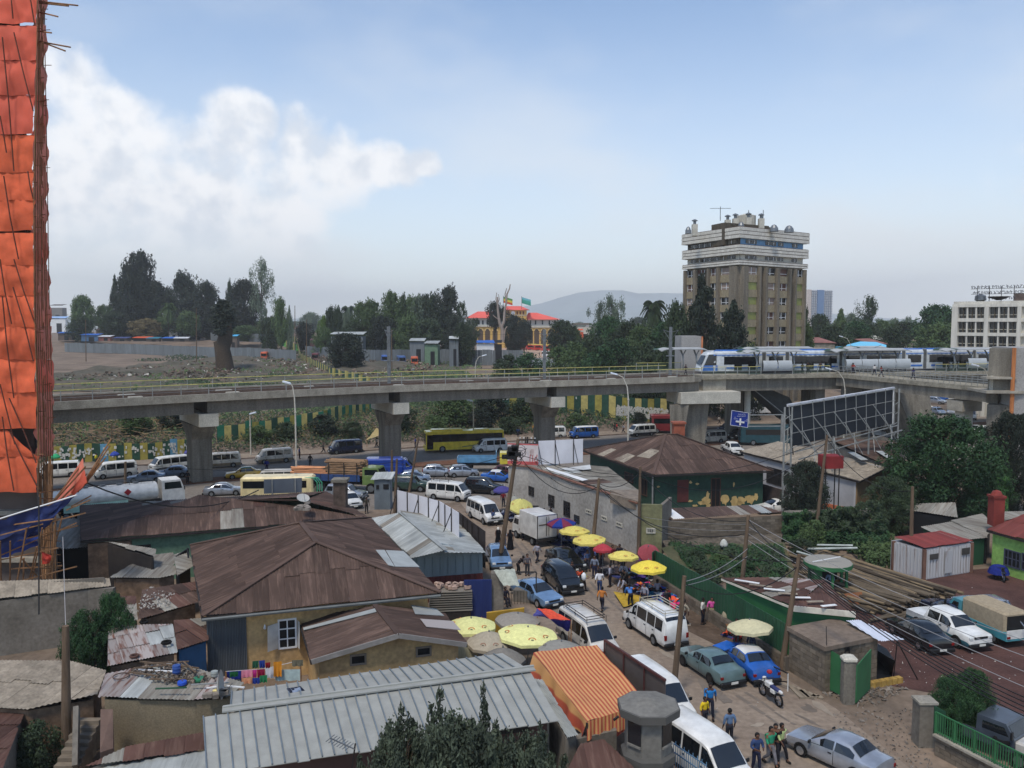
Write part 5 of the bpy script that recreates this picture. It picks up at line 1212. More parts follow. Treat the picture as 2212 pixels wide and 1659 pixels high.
hiproof(270,985,858,738,480,960);hiproof(1350,1985,885,760,1400,1560);hiproof(930,1425,715,640,1010,1270,-2.5,15)
blk('balcony',250,960,990,1015,cPl,-1.0,2);blk('balcony',1420,1940,1000,1030,cPl,-1.0,2)
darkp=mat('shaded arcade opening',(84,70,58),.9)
for xs_ in(310,420,540,665,800,1100,1330,1440,1550,1675,1800):
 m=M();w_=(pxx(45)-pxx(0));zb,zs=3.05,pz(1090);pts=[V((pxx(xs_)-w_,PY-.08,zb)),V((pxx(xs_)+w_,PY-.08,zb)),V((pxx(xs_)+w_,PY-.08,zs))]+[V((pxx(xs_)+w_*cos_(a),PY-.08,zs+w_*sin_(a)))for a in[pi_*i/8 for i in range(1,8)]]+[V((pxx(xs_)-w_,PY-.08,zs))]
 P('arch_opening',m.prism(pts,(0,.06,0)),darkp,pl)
 P('arch_ring',Mt_([p+V((0,-.1,0))for p in pts[2:]],.35,5),mat('pale ochre trim',(226,196,130),.8),pl)
for xs_ in(345,400,450,510,580,660,1440,1530,1655,1780,1880):blk('window',xs_-14,xs_+14,900,975,glass2,.5,.4)
for xs_ in(990,1045,1200,1255,1310):blk('window',xs_-13,xs_+13,738,795,mat('reddish shutter',(110,64,50),.8),-1.5,.6)
P('clock',Ml_((pxx(1125),PY-1.3,pz(765)),[(1.1,-.2),(1.3,.1),(1.0,.12),(.1,.1)][::-1]if False else[(.1,-.25),(1.2,-.2),(1.2,.1)],14,'y'),wP,pl)
blk('sill_band',960,1370,800,812,cPl,-1.5,1)
def flag(label,kx,ky,cols,Y=495):
 p=WY('p',kx,ky,Y);b=WY('p',kx,640,Y);t=thing('flag',label,'flag',V((p.x,Y,b.z)))
 P('pole',Mb_((p.x,Y,b.z-2),(p.x,Y,p.z+.5),.25),sT,t)
 for i,c in enumerate(cols):
  q=lambda u,v:V((p.x+u*5.4,Y+sin_(u*5)*.4,p.z-1.2*(i+v)-u*1.6))
  m=M();
  for u in range(6):m.v+=[q(u/5,0),q(u/5,1)]
  m.f=[(2*u,2*u+2,2*u+3,2*u+1)for u in range(5)];P('flag_stripe',m,cloth(c),t)
flag('green, yellow and red flag over the palace roof',950,470,[(84,140,80),(212,190,70),(190,70,50)]);flag('blue green flag flying over the palace roof',1280,480,[(110,180,190),(70,160,140),(60,150,130)])
ground_sq=struct('station_square',Mp_([WY('D',1075,785,205)*0+V((fx(1000,540),560,3.32)),V((fx(1330,540),560,3.32)),V((fx(1290,330),330,3.32)),V((fx(1060,330),330,3.32))],.5),mat('square paving',(178,150,126),.92,.12,.05,fine=.3))
def bigvan(label,name,cat,px,py,Y,L_,Hh,Wd,col,rz,roofc=None,winc=glass,cabc=None,group=None):
 p=WY('D',px,py,Y);z=H(p.x,Y);t=thing(name,label,cat,V((p.x,Y,z)),rad(rz),group,world=False)
 P('body',Mc_((0,0,Hh*.5+.25),(L_,Wd,Hh-.5),.15),col,t)
 if roofc:P('roof',Mc_((0,0,Hh+.08),(L_*.99,Wd*.96,.2),.06),roofc,t)
 for s in(1,-1):P('side_window',Mx_((0,s*(Wd/2+.01),Hh*.68),(L_*.86,.03,Hh*.26)),winc,t)
 P('windshield',Mx_((L_/2+.01,0,Hh*.64),(.03,Wd*.86,Hh*.34)),winc,t)
 P('windshield',Mx_((-L_/2-.01,0,Hh*.68),(.03,Wd*.8,Hh*.26)),winc,t)
 wheels(t,(L_*.32,-L_*.28),Wd/2,.48)
 return t
ylr=paint('bus yellow roof',(232,206,96),.5);rdb=paint('bus red',(196,62,52),.4);wht=paint('van white',(226,228,226),.3,.08);wht2=paint('dusty white',(206,202,190),.35,.15)
for i,(px,lb)in enumerate(((1138,'left red and yellow bus on the palace square'),(1155,'second red and yellow bus on the palace square'),(1172,'third red and yellow bus on the palace square'),(1190,'rightmost red and yellow bus on the palace square'))):
 bigvan(lb,'city_bus','bus',px,745,470-i*8,11,3.2,2.5,rdb,20,ylr,group='red and yellow buses on the square')
bigvan('white flatbed lorry parked on the square beside the line mast','lorry','truck',1190,765,370,8,2.9,2.4,wht,25)
bigvan('long white coach parked on the square behind the lorry','coach','bus',1222,752,400,12,3.3,2.5,wht,10)
bigvan('white coach partly behind the bushes at the square edge','coach','bus',1298,748,380,11,3.3,2.5,wht,5)
for i in range(16):
 px=R.choice([U_(1108,1140),U_(1112,1132),U_(1165,1180)]);Y=U_(360,460);p=WY('D',px,760,Y)
 person('person standing in the loose crowd on the palace square',V((p.x,Y,3.33)),U_(0,360),R.choice(['stand','walk']),R.choice([(50,54,64),(150,60,50),(170,165,160),(60,80,110)]),(44,44,54),group='crowd on the square')
def stall(label,k,x,y,wpx,hpx,Y,roof,wall,name='market_stall',cat='stall',dep=4,tilt=.3):
 Y=Y+80 if k=='a' and Y<430 else Y
 s=ZO[k][2];p=WY(k,x,y,Y);w_=wpx*s*Y/F;h=hpx*s*Y/F;z=min(p.z,H(p.x,Y))if False else H(p.x,Y);t=thing(name,label,cat,V((p.x,Y,z)),U_(-.15,.15),None,world=False)
 top=max(2.2,p.z-z);P('wall',Mx_((0,dep/2,top*.44),(w_*.94,dep,top*.88)),wall,t)
 P('roof',M().add([(-w_/2,-.6,top-tilt),(w_/2,-.6,top-tilt*1.3),(w_/2,dep+.4,top+tilt),(-w_/2,dep+.4,top+tilt*.8),(-w_/2,-.6,top-tilt-.15),(w_/2,-.6,top-tilt*1.3-.15),(w_/2,dep+.4,top+tilt-.15),(-w_/2,dep+.4,top+tilt*.8-.15)],[(0,1,2,3),(7,6,5,4),(0,4,5,1),(1,5,6,2),(2,6,7,3),(3,7,4,0)]),roof,t)
 P('door_opening',Mx_((w_*.1,-.02,top*.3),(w_*.3,.06,top*.6)),bK,t);return t
tb_=cloth((58,104,178));to_=cloth((206,92,58));tw_=cloth((196,198,200));tg_=mat('shack boards',(100,88,78),.9,.3,.3);tt_=cloth((60,120,140));tr_=mat('faded red tin',(138,92,82),.8,.25,.4)
for lb,x,y,w_,h,Y,rf,wl in(
('blue tarpaulin stall beside the scaffold tower',500,668,110,40,395,tb_,tg_),('blue roofed stall with a blue front in the market row',690,682,150,50,388,tb_,mat('blue boards',(70,100,130),.8)),
('white and red awning stall right of the blue roofed stall',805,695,100,50,384,tw_,mat('reddish boards',(130,80,70),.8)),('small dark blue stall behind the grey fence',930,722,120,30,380,cloth((70,80,120)),tg_),
('orange tarpaulin shelter over a dark stall in the market row',1090,712,140,45,378,to_,bK),('teal tarpaulin stall next to the orange shelter',1175,722,100,45,374,tt_,tg_),
('blue tarpaulin stall right of the teal one',1300,738,110,40,372,tb_,bK),('white and orange tent at the right end of the market row',1395,715,110,50,370,tw_,tg_),
('small white booth behind the row of tarpaulin stalls',1333,660,72,40,420,wP,wP),
('blue and white tent left of the dead tree trunk',1790,690,80,60,350,cloth((84,170,210)),tg_)):
 stall(lb,'a',x,y,w_,h,Y,rf,wl)
for lb,x,y,w_,h,Y,rf,wl,dp in(
('white walled house with a light blue roof at the far left',440,550,130,100,800,mat('pale blue roof',(150,182,220),.5),wP,7),('brick house with a faded red roof among the trees',960,572,130,60,530,tr_,mat('brick wall',(130,96,84),.9,.3,.5),8),
('low brown house behind the palm trunk',1130,600,110,40,545,rust,tg_,8),('house with a brown hipped roof on the left skyline',430,455,110,60,1100,rust,mat('grey wall',(120,116,110),.9),9),
('long rusty roof behind the market stalls',820,640,160,30,535,rust,tg_,6)):
 stall(lb,'a',x,y,w_,h,Y,rf,wl,'house','house',dp,.8)
for lb,x,y,w_,h,Y,rf,wl,dp in(
('long grey tin shed between the trees and the fence',780,672,260,60,330,tin,corr_g,6),('small pale roofed shack with a green front by the trucks',1430,742,110,60,300,tin,mat('green boards',(104,130,104),.8),4),
('leaning grey tin hut on stilts',1605,705,75,90,295,tin,corr_g,3),('grey roofed hut behind the orange truck',1320,722,120,50,310,tin,corr_g,4),('blue tarpaulin stall with white front beside the square',1850,738,140,90,330,tb_,wP,5),
('dark standing panel at the edge of the square',1950,735,52,105,290,bK,bK,.5),('brown tin roof shed beyond the pole on the skyline',440,620,110,30,560,rust,tg_,8),('low reddish shed left of the blue trucks',540,720,90,40,400,mat('maroon sheet',(96,60,70),.8),mat('maroon sheet',(96,60,70),.8),5)):
 stall(lb,'b',x,y,w_,h,Y,rf,wl,'shed','shed',dp,.4)
for lb,px,py,Y,col in(('orange tipper truck left of the short striped fence','572',708,345,(214,96,54)),('second orange tipper truck beside the striped fence','605',706,345,(214,96,54)),('maroon truck parked behind the grey fence','682',738,330,(110,54,60)),('pale green truck next to the maroon truck','715',738,330,(150,160,140)),('white fronted truck behind the dark round tree','780',738,320,(206,212,210)),('blue truck right of the dark round tree','796',738,320,(60,96,170)),('second blue truck beside the power pole','833',742,312,(64,104,176)),('third blue truck right of the tall line mast','866',742,306,(70,104,160)),('orange fronted truck before the grey hut','895',744,300,(214,104,66))):
 bigvan(lb,'truck','truck',float(px),py,Y,6.5,3.4,2.5,paint('truck %d%d'%col[:2],col,.5),-80+U_(-8,8))
stall('long low cream building with an arched dark front right of the palace','c',700,602,160,60,480,brown_d,cPl,'long_building','building',10,.5)
stall('small red kiosk beside the cream building','c',690,645,40,30,440,to_,to_,'kiosk','kiosk',3)
for lb,k,x,y,w_,Y,rf in(('low red roof behind the tram station','d',665,728,200,240,tr_),('second red roof right of the blue marquee','d',1090,735,140,250,tr_),('pale block beyond the red roofs','d',1100,708,80,300,cPl)):
 stall(lb,k,x,y,w_,40,Y,rf,mat('cream wall',(190,176,150),.85),'house','house',9,.6)
mq=thing('marquee','light blue pitched marquee roof behind the station shelters','marquee',WY('d',1000,780,215))
for q in([(840,760),(960,738),(1060,742)],[(1060,742),(1150,762),(1140,782),(840,782)]):pass
P('roof',Mp_([WY('d',830,782,210),WY('d',850,762,212),WY('d',950,738,218),WY('d',1070,742,220),WY('d',1150,765,214),WY('d',1150,782,210)],(0,.5,-.2)),cloth((120,196,228),.08),mq)
P('wall',Mp_([WY('d',840,783,210.8),WY('d',1145,783,210.8),WY('d',1145,830,210.8),WY('d',840,830,210.8)],(0,7,0)),cloth((100,180,216),.08),mq)
# TREES
T=treeD
T('broad pale green tree left of the dark conifers','a',630,400,190,400,'dense',L_mid);T('low bushy tree right of the broad pale tree','a',800,470,150,400,'round',L_mid,1)
T('spiky thin conifer on the left skyline','a',885,240,110,430,'spire',L_dark);T('tallest dark conifer with a ragged top','a',1060,80,300,420,'dense',L_blk);T('dark bushy tree in front of the tallest conifer','a',980,250,240,410,'dense',L_blk,1)
T('dark leafy tree right of the tallest conifer','a',1210,300,260,415,'dense',L_blk);T('tall dark tree with an airy crown','a',1400,235,240,415,'round',L_blk);T('dark tree right of the airy one','a',1585,305,250,410,'round',L_blk)
T('low dark mass of tree below the airy crowns','a',1480,420,330,400,'dense',L_blk,1);T('thin tufted tree on the skyline above the dead trunk','a',1770,275,90,420,'spire',L_dark,1);T('dark spreading tree behind the dead trunk','a',1880,285,240,400,'dense',L_blk)
T('tall eucalyptus with a clumped open crown','a',2010,130,210,385,'euc',L_grey);T('small grey tree right of the tall eucalyptus','b',270,430,130,400,'round',L_mid);T('slim tree beside the small grey tree','b',335,470,60,400,'spire',L_grey)
T('tall thin palm among the market trees','a',1295,440,110,380,'palm',L_mid,cat='palm');T('low tan bush tree behind the tarpaulin row','a',1120,570,230,395,'dense',L_dry);T('green bushy tree right of the palm','a',1450,520,200,385,'round',L_mid);T('green tree behind the orange trucks','a',1900,620,220,360,'dense',L_mid)
T('shrubby tree at the left end of the stall row','a',620,560,180,380,'shrub',L_dark,1)
for i,(x,y,wp,kd,lf_,lb)in enumerate([(600,555,90,'dense',L_lime,'yellowish bush at the left of the middle grove'),(655,490,130,'dense',L_dark,'pointed tree at the left of the middle grove'),(710,495,110,'round',L_dark,'second pointed tree of the middle grove'),(790,462,120,'palm',L_grey,'palm standing in the middle grove'),(900,458,190,'dense',L_mid,'rounded pale tree of the middle grove'),(985,440,210,'dense',L_mid,'broad cypress in the middle grove'),(1130,380,200,'dense',L_mid,'tall cypress in the middle grove'),(1215,385,150,'spire',L_dark,'tall narrow cypress in the middle grove'),(1270,420,170,'round',L_mid,'leafy tree between the cypress and the big dark tree'),(1340,405,170,'round',L_grey,'slender grey tree left of the big dark tree'),(1430,400,240,'round',L_dark,'left shoulder of the dark grove'),(1550,338,230,'dense',L_blk,'biggest dark domed tree of the middle grove'),(1660,445,110,'open',L_dark,'airy tree between the domed tree and the palace'),(1680,620,210,'dense',L_dark,'rounded dark tree beside the tin hut')]):
 T(lb,'b',x,y,wp,360 if y<600 else 300,kd,lf_,i%2)
T('dark round tree standing alone before the grey fence','b',775,690,290,262,'dense',L_blk)
T('spreading umbrella tree in front of the palace tower','p',800,620,420,430,'umbrella',L_blk);T('dark cloud shaped tree right of the palace tower','p',1130,830,420,420,'dense',L_blk,1);T('small dark tree at the right of the palace front','p',1330,920,300,415,'round',L_blk)
T('low tree in front of the palace left wing','p',400,880,330,440,'open',L_dark);T('leafy tree left of the station line mast','c',555,590,260,330,'dense',L_dark);T('bushy tree right of the palace roof end','c',640,640,120,330,'round',L_mid,1)
T('pale silvery eucalyptus beyond the hedge','c',830,450,170,300,'euc',L_grey);T('grey feathery tree behind the silvery eucalyptus','c',940,405,190,300,'open',L_grey,1);T('big fan palm with a shaggy skirt','c',1250,420,220,235,'palm',L_dark,cat='palm')
T('tall dark cedar in front of the tower block','c',1620,255,420,168,'cedar',L_blk);T('second dark cedar lower right of the first','c',1870,445,420,162,'cedar',L_blk,1);T('leafy dark tree left of the cedars','c',1440,480,260,170,'dense',L_dark)
for i,(x,y,wp,Y,kd)in enumerate([(900,570,260,260,'dense'),(1030,600,260,240,'dense'),(1150,640,280,225,'round'),(1330,600,300,215,'dense'),(760,700,260,240,'dense'),(650,760,260,225,'shrub'),(1000,740,340,205,'shrub'),(1250,760,330,195,'shrub'),(1430,740,260,180,'shrub'),(840,790,300,200,'shrub'),(1180,820,330,175,'shrub'),(520,790,220,215,'shrub'),(300,840,260,200,'shrub'),(120,850,220,210,'shrub')]):
 T(['deep green tree of the hedge, %s'%q for q in('left of the fan palm','below the silvery tree','just left of the fan palm trunk','right of the fan palm','above the street lamp','at the edge of the square','under the fan palm','before the concrete stair tower','beside the stair tower foot','behind the viaduct railing','nearest the tram front','behind the line mast','left of the line mast','at the left end by the grey fence')][i],'c',x,y,wp,Y,kd,[L_deep,L_dark,L_mid][i%3],i%2)
for i,(x,y,wp,Y,kd,lf_,lb)in enumerate([(510,470,110,230,'dense',L_dark,'tree hugging the right side of the tower block'),(520,620,150,215,'round',L_mid,'green tree at the tower block foot'),(640,545,190,330,'dense',L_dark,'dark tree below the distant office slab'),(800,500,200,340,'cone',L_mid,'pointed pale tree right of the office slab'),(890,540,150,380,'dense',L_grey,'hazy tree behind the row right of the slab'),(1010,408,160,330,'open',L_dark,'tall slim tree standing above the right tree line'),(1000,590,220,320,'dense',L_dark,'dark crown below the tall slim tree'),(1120,585,180,330,'dense',L_mid,'rounded tree right of the tall slim tree'),(1240,568,140,420,'open',L_grey,'hazy tree on the right skyline'),(1320,560,110,420,'open',L_grey,'second hazy tree on the right skyline'),(1290,600,280,330,'umbrella',L_dark,'flat topped tree left of the white office'),(1430,610,220,320,'umbrella',L_dark,'second flat topped tree left of the white office'),(1560,480,360,300,'dense',L_deep,'great domed tree behind the white office'),(1540,610,330,270,'dense',L_mid,'green tree at the foot of the white office'),(1200,640,260,280,'dense',L_dark,'tree behind the overhead line gantry'),(760,630,300,260,'dense',L_dark,'wide tree behind the red roof'),(930,600,250,290,'dense',L_deep,'leafy tree above the blue marquee')]):
 T(lb,'d',x,y,wp,Y,kd,lf_,i%2)
for i,(k,x,y,wp,Y)in enumerate((('a',880,520,200,398),('a',1010,430,260,405),('a',1330,480,240,410),('a',1620,500,240,405),('a',1800,480,260,396),('a',2060,560,200,400),('b',190,560,180,410),('b',450,600,150,420),('b',600,640,160,350),('b',820,600,220,355),('b',1060,560,240,350),('b',1250,560,240,345),('b',1400,580,260,340),('b',1600,560,200,340))):
 T(['bushy tree filling the row %s'%q for q in('behind the left stalls','below the tall conifer','behind the palm','under the airy crowns','behind the dead trunk','at the foot of the eucalyptus','right of the eucalyptus','by the far skyline gap','at the left end of the middle grove','below the grove palm','in the heart of the middle grove','under the narrow cypress','below the domed tree','right of the domed tree')][i],k,x,y,wp,Y,'dense',[L_dark,L_blk,L_mid][i%3],i%2)
FG='hazy trees on the far skyline'
for i in range(70):
 x=U_(-100,2320);Y=U_(620,1500);p=WY('D',x,695,Y);h=U_(9,20)
 t=tree('small hazy tree on the far skyline',V((p.x,Y,H(p.x,Y)-1)),h,h*U_(.8,1.6),R.choice(['dense','round','dense','cone']),R.choice([L_dark,L_mid,L_grey]),i%2,group=FG,trunk=False)
for i in range(60):
 x=U_(-60,2280);Y=U_(560,1500);p=WY('D',x,695,Y)
 w_=U_(8,20);t=thing('house','tiny low house far off on the skyline','house',V((p.x,Y,H(p.x,Y)-.2)),U_(-.5,.5),'houses on the far skyline',world=False)
 hh=U_(3,8);P('wall',Mx_((0,0,hh/2),(w_,8,hh)),R.choice([cPl,wP,tg_,corr_g,mat('cream wall',(190,176,150),.85)]),t);P('roof',M().add([(-w_/2-.4,-4.4,hh),(w_/2+.4,-4.4,hh),(w_/2+.4,4.4,hh),(-w_/2-.4,4.4,hh),(-w_/2,0,hh+1.8),(w_/2,0,hh+1.8)],[(0,1,5,4),(2,3,4,5),(1,2,5),(3,0,4),(3,2,1,0)]),R.choice([rust,tr_,tin,rust]),t)
dt=thing('dead_tree','thick dead tree trunk with shaggy ivy standing on the rubble','tree',WY('a',1740,975,262));zb=WY('a',1740,975,262)
tp_=lambda x,y:WY('a',x,y,262)
P('trunk',Mt_([tp_(1740,1000),tp_(1730,880),tp_(1715,790),tp_(1740,700),tp_(1725,600)],[3.0,2.6,2.4,2.2,2.4],9),bark,dt,60)
P('limb',Mt_([tp_(1715,820),tp_(1680,790),tp_(1662,740)],[1.3,1.1,.7],7),bark,dt,60);P('limb',Mt_([tp_(1730,790),tp_(1765,740),tp_(1775,640)],[1.4,1.2,.9],7),bark,dt,60);P('limb',Mt_([tp_(1725,600),tp_(1700,500),tp_(1690,430)],[1.6,1.2,.4],7),bark,dt,60)
m=M()
for _ in range(4200):
 yy=U_(420,690);wd=70*ss(400,520,yy)*(1-.45*ss(560,700,yy));c=tp_(1725+R.gauss(0,.5)*wd,yy)+V((0,U_(-4,4),0));leafq(m,c,.55,V((0,-.4,.5)))
P('ivy',m,L_blk,dt)
bt=thing('bare_tree','bare pale branched tree in front of the palace tower','tree',WY('p',930,1280,400))
q_=lambda x,y,Y=400:WY('p',x,y,Y)
for pts,r in(([(930,1290),(930,1050),(880,950),(850,700),(845,480)],1.0),([(925,1010),(960,930),(975,700),(1000,600),(1015,430),(1060,330),(1075,250)],.7),([(1000,560),(980,430),(1010,320)],.35),([(850,650),(815,520),(830,400)],.3),([(930,1290),(960,1240),(985,1050),(1020,1010)],.5),([(880,900),(790,830),(760,800)],.3),([(850,600),(880,520),(860,430)],.25)):
 P('branch',Mt_([q_(*p)for p in pts],[r*(1-i/len(pts)*.75)for i in range(len(pts))],6),mat('pale bark',(150,138,128),.9,.2,.5),bt,60)
NT=WY('D',2045,1125,76)
tree('large dark green tree filling the yard between billboard and lime house',V((fx(2048,78),78,0)),9.9,10.6,'near',L_deep,0,rz=1)
tree('lower spreading part tree at the left of the large green tree',V((fx(1935,74),74,0)),5.0,4.2,'near',L_dark,0,rz=3)
tree('dark tree in front of the lift tower at the right edge',V((fx(2195,82),82,0)),9.8,5.2,'near',L_blk,0,rz=2)
tree('tree at the right edge of the large green tree',V((fx(2140,80),80,0)),6.0,4.8,'near',L_deep,0,rz=5)
tree('slim dark tree beside the red water tank',V((fx(1748,74),74,0)),6.4,4.2,'near',L_blk,0,rz=4)
def vine(a,b,c,d,Ya,Yb,dz=.5):
 def f():
  u,t=R.random(),R.random();x=(a[0]*(1-u)+b[0]*u)*(1-t)+(d[0]*(1-u)+c[0]*u)*t;y=(a[1]*(1-u)+b[1]*u)*(1-t)+(d[1]*(1-u)+c[1]*u)*t
  x+=nN(V((t*5,u*3,1)))*60;y+=nN(V((u*9,t*4,2)))*70;Y=(Ya*(1-u)+Yb*u)+nN(V((x*.012,y*.012,1)))*1.2-t*.6+U_(-.3,.3);p=WY('4',x,y,Y);return p,V((0,-.7,.5))
 return f
leafmass('vine_wall','thick green creeper hanging over the yard wall behind the log pile','creeper',vine((1345,760),(2020,700),(2050,1080),(1330,1040),70.5,70),15000,.16,L_deep)
leafmass('vine_wall','lighter sprays on the creeper covered wall','creeper',vine((1560,760),(2200,640),(2300,900),(1600,900),69.5,69),3500,.15,L_dark)
def bankf(a,b,c,d,z0,z1,h):
 def f():
  u,t=R.random(),R.random()
  while nN(V((u*7,t*4,h*9)))<-.08:u,t=R.random(),R.random()
  x=(a[0]*(1-u)+b[0]*u)*(1-t)+(d[0]*(1-u)+c[0]*u)*t;y=(a[1]*(1-u)+b[1]*u)*(1-t)+(d[1]*(1-u)+c[1]*u)*t
  p=W('4',x,y,z0*(1-t)+z1*t);p.z+=R.random()**2*h;return p,V((0,-.3,.8))
 return f
wall_y=Mp_([W('4',1340,745,2.55),W('4',2100,720,2.55),W('4',2100,700,2.55),W('4',1340,725,2.55)],2.6)
solo('yard_wall',wall_y,cDk,'grey yard wall under the creeper','wall')
bank_m=Mg_([W('4',240,1060,.9),W('4',1340,1010,.9),W('4',1500,1420,.1),W('4',420,1330,.1)],14,8,lambda u,t:(0,0,nN(V((u*6,t*5,0)))*.25))
struct('grass_bank',bank_m,mat('weedy soil',(92,88,62),.95,.3,.8,col2=(70,74,48),fine=4),60)
leafmass('grass_bank_weeds','green weeds over the bank behind the green fence','weeds',bankf((300,1040),(1330,1060),(1420,1420),(560,1330),.8,.15,.35),12000,.13,L_deep)
leafmass('grass_bank_weeds','dark leafy clumps on the weedy bank','weeds',bankf((260,1030),(1300,1100),(1350,1330),(700,1390),.7,.3,.5),4000,.16,L_dark)
leafmass('yard_growth','tangled green growth behind the log stack','weeds',bankf((1560,1000),(2260,900),(2300,1130),(1560,1060),.6,.2,1.3),9000,.15,L_deep)
leafmass('yard_growth','brownish green weeds left of the container','weeds',bankf((1950,1080),(2330,1010),(2350,1240),(2100,1240),.4,.1,.9),5000,.14,L_mid)
for i,(x,y,h,w_)in enumerate(((1500,1150,1.5,2.0),(1120,1190,.8,1.4),(760,1210,.8,1.5),(560,1190,.9,1.4),(1000,1290,.9,1.5),(1600,1060,2.2,2.4))):tree('bush on the weedy bank, %s'%['beside the booth','in the middle','left of the insulator pole','near the yellow wall','low in front','under the creeper'][i],W('4',x,y,.3),h,w_,'shrub',[L_dark,L_deep,L_mid][i%3],i%2,name='bush',cat='bush')
# SCAFFOLDED TOWER
YT=54.0
sc=thing('scaffolded_building','unfinished tower wrapped in torn orange tarpaulins and pole scaffolding','building',V((-36,56,0)))
def tx(x,Y=YT):return(x-CX)/F*Y
tarp=mat('orange tarpaulin',(208,98,64),.8,.2,.5,rnd=.1,spec=.2,fine=.9);tarp_r=mat('reddish tarpaulin',(204,90,66),.75,.15,.5,rnd=.14);tarp_p=mat('faded pink tarpaulin',(208,118,96),.8,.18,.6,rnd=.1);tarp_b=mat('blue tarpaulin',(26,42,92),.6,.25,.6);
XR=-31.0
def xr(y):return-30.85-(y-54)*.4464
P('core',Mp_([V((-31.9,55.4,43)),V((-35.7,62.4,43)),V((-56,62.4,43)),V((-56,55.4,43))],43.1),mat('raw concrete core',(92,82,76),.9,.3,.3),sc)
for z in[3.2*i for i in range(1,14)]:P('floor_slab',Mp_([V((-31.5,54.9,z)),V((-35.5,62.6,z)),V((-56.2,62.6,z)),V((-56.2,54.9,z))],.3),cC,sc)
seams=[-60,-20,55,130,205,292,372,432,503,572,638,706,776,846,928,985,1062]
def cxp(y):return 80-7*ss(60,300,y)+9*ss(600,1000,y)
def exp_(y):return 96+5*ss(50,400,y)+12*ss(500,900,y)
for i in range(len(seams)-1):
 y0,y1=seams[i],seams[i+1];L0_,L1_=WY('D',-120,y0,YT),WY('D',-120,y1,YT);a0,a1=WY('D',cxp(y0)+2,y0,YT),WY('D',cxp(y1)+U_(-2,2),y1+U_(-8,3)*(i%3==1),YT);ph=R.random()*9
 q=[L0_,a0,a1,L1_]
 if i==14:q=[WY('D',-120,930,YT),WY('D',16,930,YT),WY('D',84,985,YT),WY('D',-120,985,YT)]
 def fn(u,t,ph=ph):return(0,-(.16*nN(V((u*8+ph,t*2,ph)))+.13*nN(V((u*24,t*5+u*14,ph)))+.10*sin_(pi_*t))-.07*t,-.05*t*abs(sin_(u*9+ph)))
 P('tarpaulin',Mg_(q,26,9,fn),tarp if i>4 else tarp_r,sc,60)
 if i<15:
  c0,c1,e0,e1=WY('D',cxp(y0)-7,y0-2,YT+.35),WY('D',cxp(y1)-7,y1+2,YT+.35),WY('D',exp_(y0),y0,61),WY('D',exp_(y1)+U_(-3,3),y1,61)
  P('tarpaulin',Mg_([c0,e0,e1,c1],12,7,lambda u,t:(.30*nN(V((u*5,t*3,ph)))+.14*sin_(pi_*t),0,.12*nN(V((u*9,t,ph))))),tarp_p if i%4 else tarp_r,sc,60)
for k in range(9):
 f_=k/8;Yk=YT+f_*6.6;pts=[WY('D',cxp(y)*(1-f_)+exp_(y)*f_+U_(-1.5,1.5),y,Yk-.5)for y in(-70,150,400,650,900,1065)]
 P('scaffold_pole',Mt_(pts,.03,4),bM,sc)
for k in range(60):
 y=U_(-20,1000);f_=R.random();Yk=YT+f_*6;x=cxp(y)*(1-f_)+exp_(y)*f_;P('putlog',Mt_([WY('D',x-8,y,Yk),WY('D',x+U_(2,9)+(8 if R.random()<.15 else 0),y+U_(-2,2),Yk-.5)],.025,4),bM,sc)
for a,b in(((95,5),(168,12)),((90,8),(148,13)),((100,28),(125,36)),((90,90),(152,102)),((95,88),(141,110)),((100,70),(111,71))):
 P('pole_stub',Mt_([WY('D',a[0]-20,a[1]-3,56),WY('D',b[0],b[1],53)],.05,5),bM,sc)
for i,(x0_,y0_,x1_,y1_)in enumerate(((17,-40,28,40),(58,-40,75,55),(5,80,30,370),(30,70,72,240),(0,250,14,330),(8,380,40,560),(60,370,72,430),(0,560,25,700),(30,560,76,700),(5,640,30,860),(28,620,72,780),(0,830,32,960),(20,860,78,1000),(5,900,30,1060),(20,930,85,1060))):
 P('lashing_pole',Mt_([WY('D',x0_,y0_,YT-.42),WY('D',(x0_+x1_)/2+U_(-3,3),(y0_+y1_)/2,YT-.5),WY('D',x1_,y1_,YT-.42)],.04,4),mat('dark lashing pole',(92,52,38),.9,.3,2),sc)
def g1(x,y,Y):return WY('1',x,y,Y)
P('catch_sheet',Mg_([g1(470,670,54),g1(745,250,50),g1(778,480,49),g1(650,600,51)],8,8,lambda u,t:(0,.15*nN(V((u*6,t*6,1))),.15*nN(V((u*8,t*5,2))))),tarp_p,sc,60)
P('catch_sheet',Mg_([g1(640,560,50),g1(760,360,49),g1(785,470,48.8),g1(655,600,50.5)],6,5,lambda u,t:(0,.1*nN(V((u*6,t*6,4))),.1*nN(V((u*8,t*5,6))))),tarp_r,sc,60)
P('blue_sheet',Mg_([g1(-200,870,51),g1(690,585,50),g1(400,880,50.5),g1(-200,1190,51.5)],14,8,lambda u,t:(0,.35*nN(V((u*7,t*4,1))),.3*nN(V((u*9,t*3,2))))),tarp_b,sc,60)
P('blue_sheet',Mg_([g1(-200,900,51.8),g1(360,900,51.8),g1(340,1040,52),g1(-200,1230,52.3)],8,6,lambda u,t:(0,.3*nN(V((u*7,t*4,8))),.2*nN(V((u*9,t*3,2))))),mat('bright blue tarpaulin',(26,50,124),.6,.3,.8),sc,60)
P('sheet_hem',Mt_([g1(-200,860,50.8),g1(200,735,50.5),g1(480,650,50.2),g1(690,585,49.8)],.05,5),wP,sc)
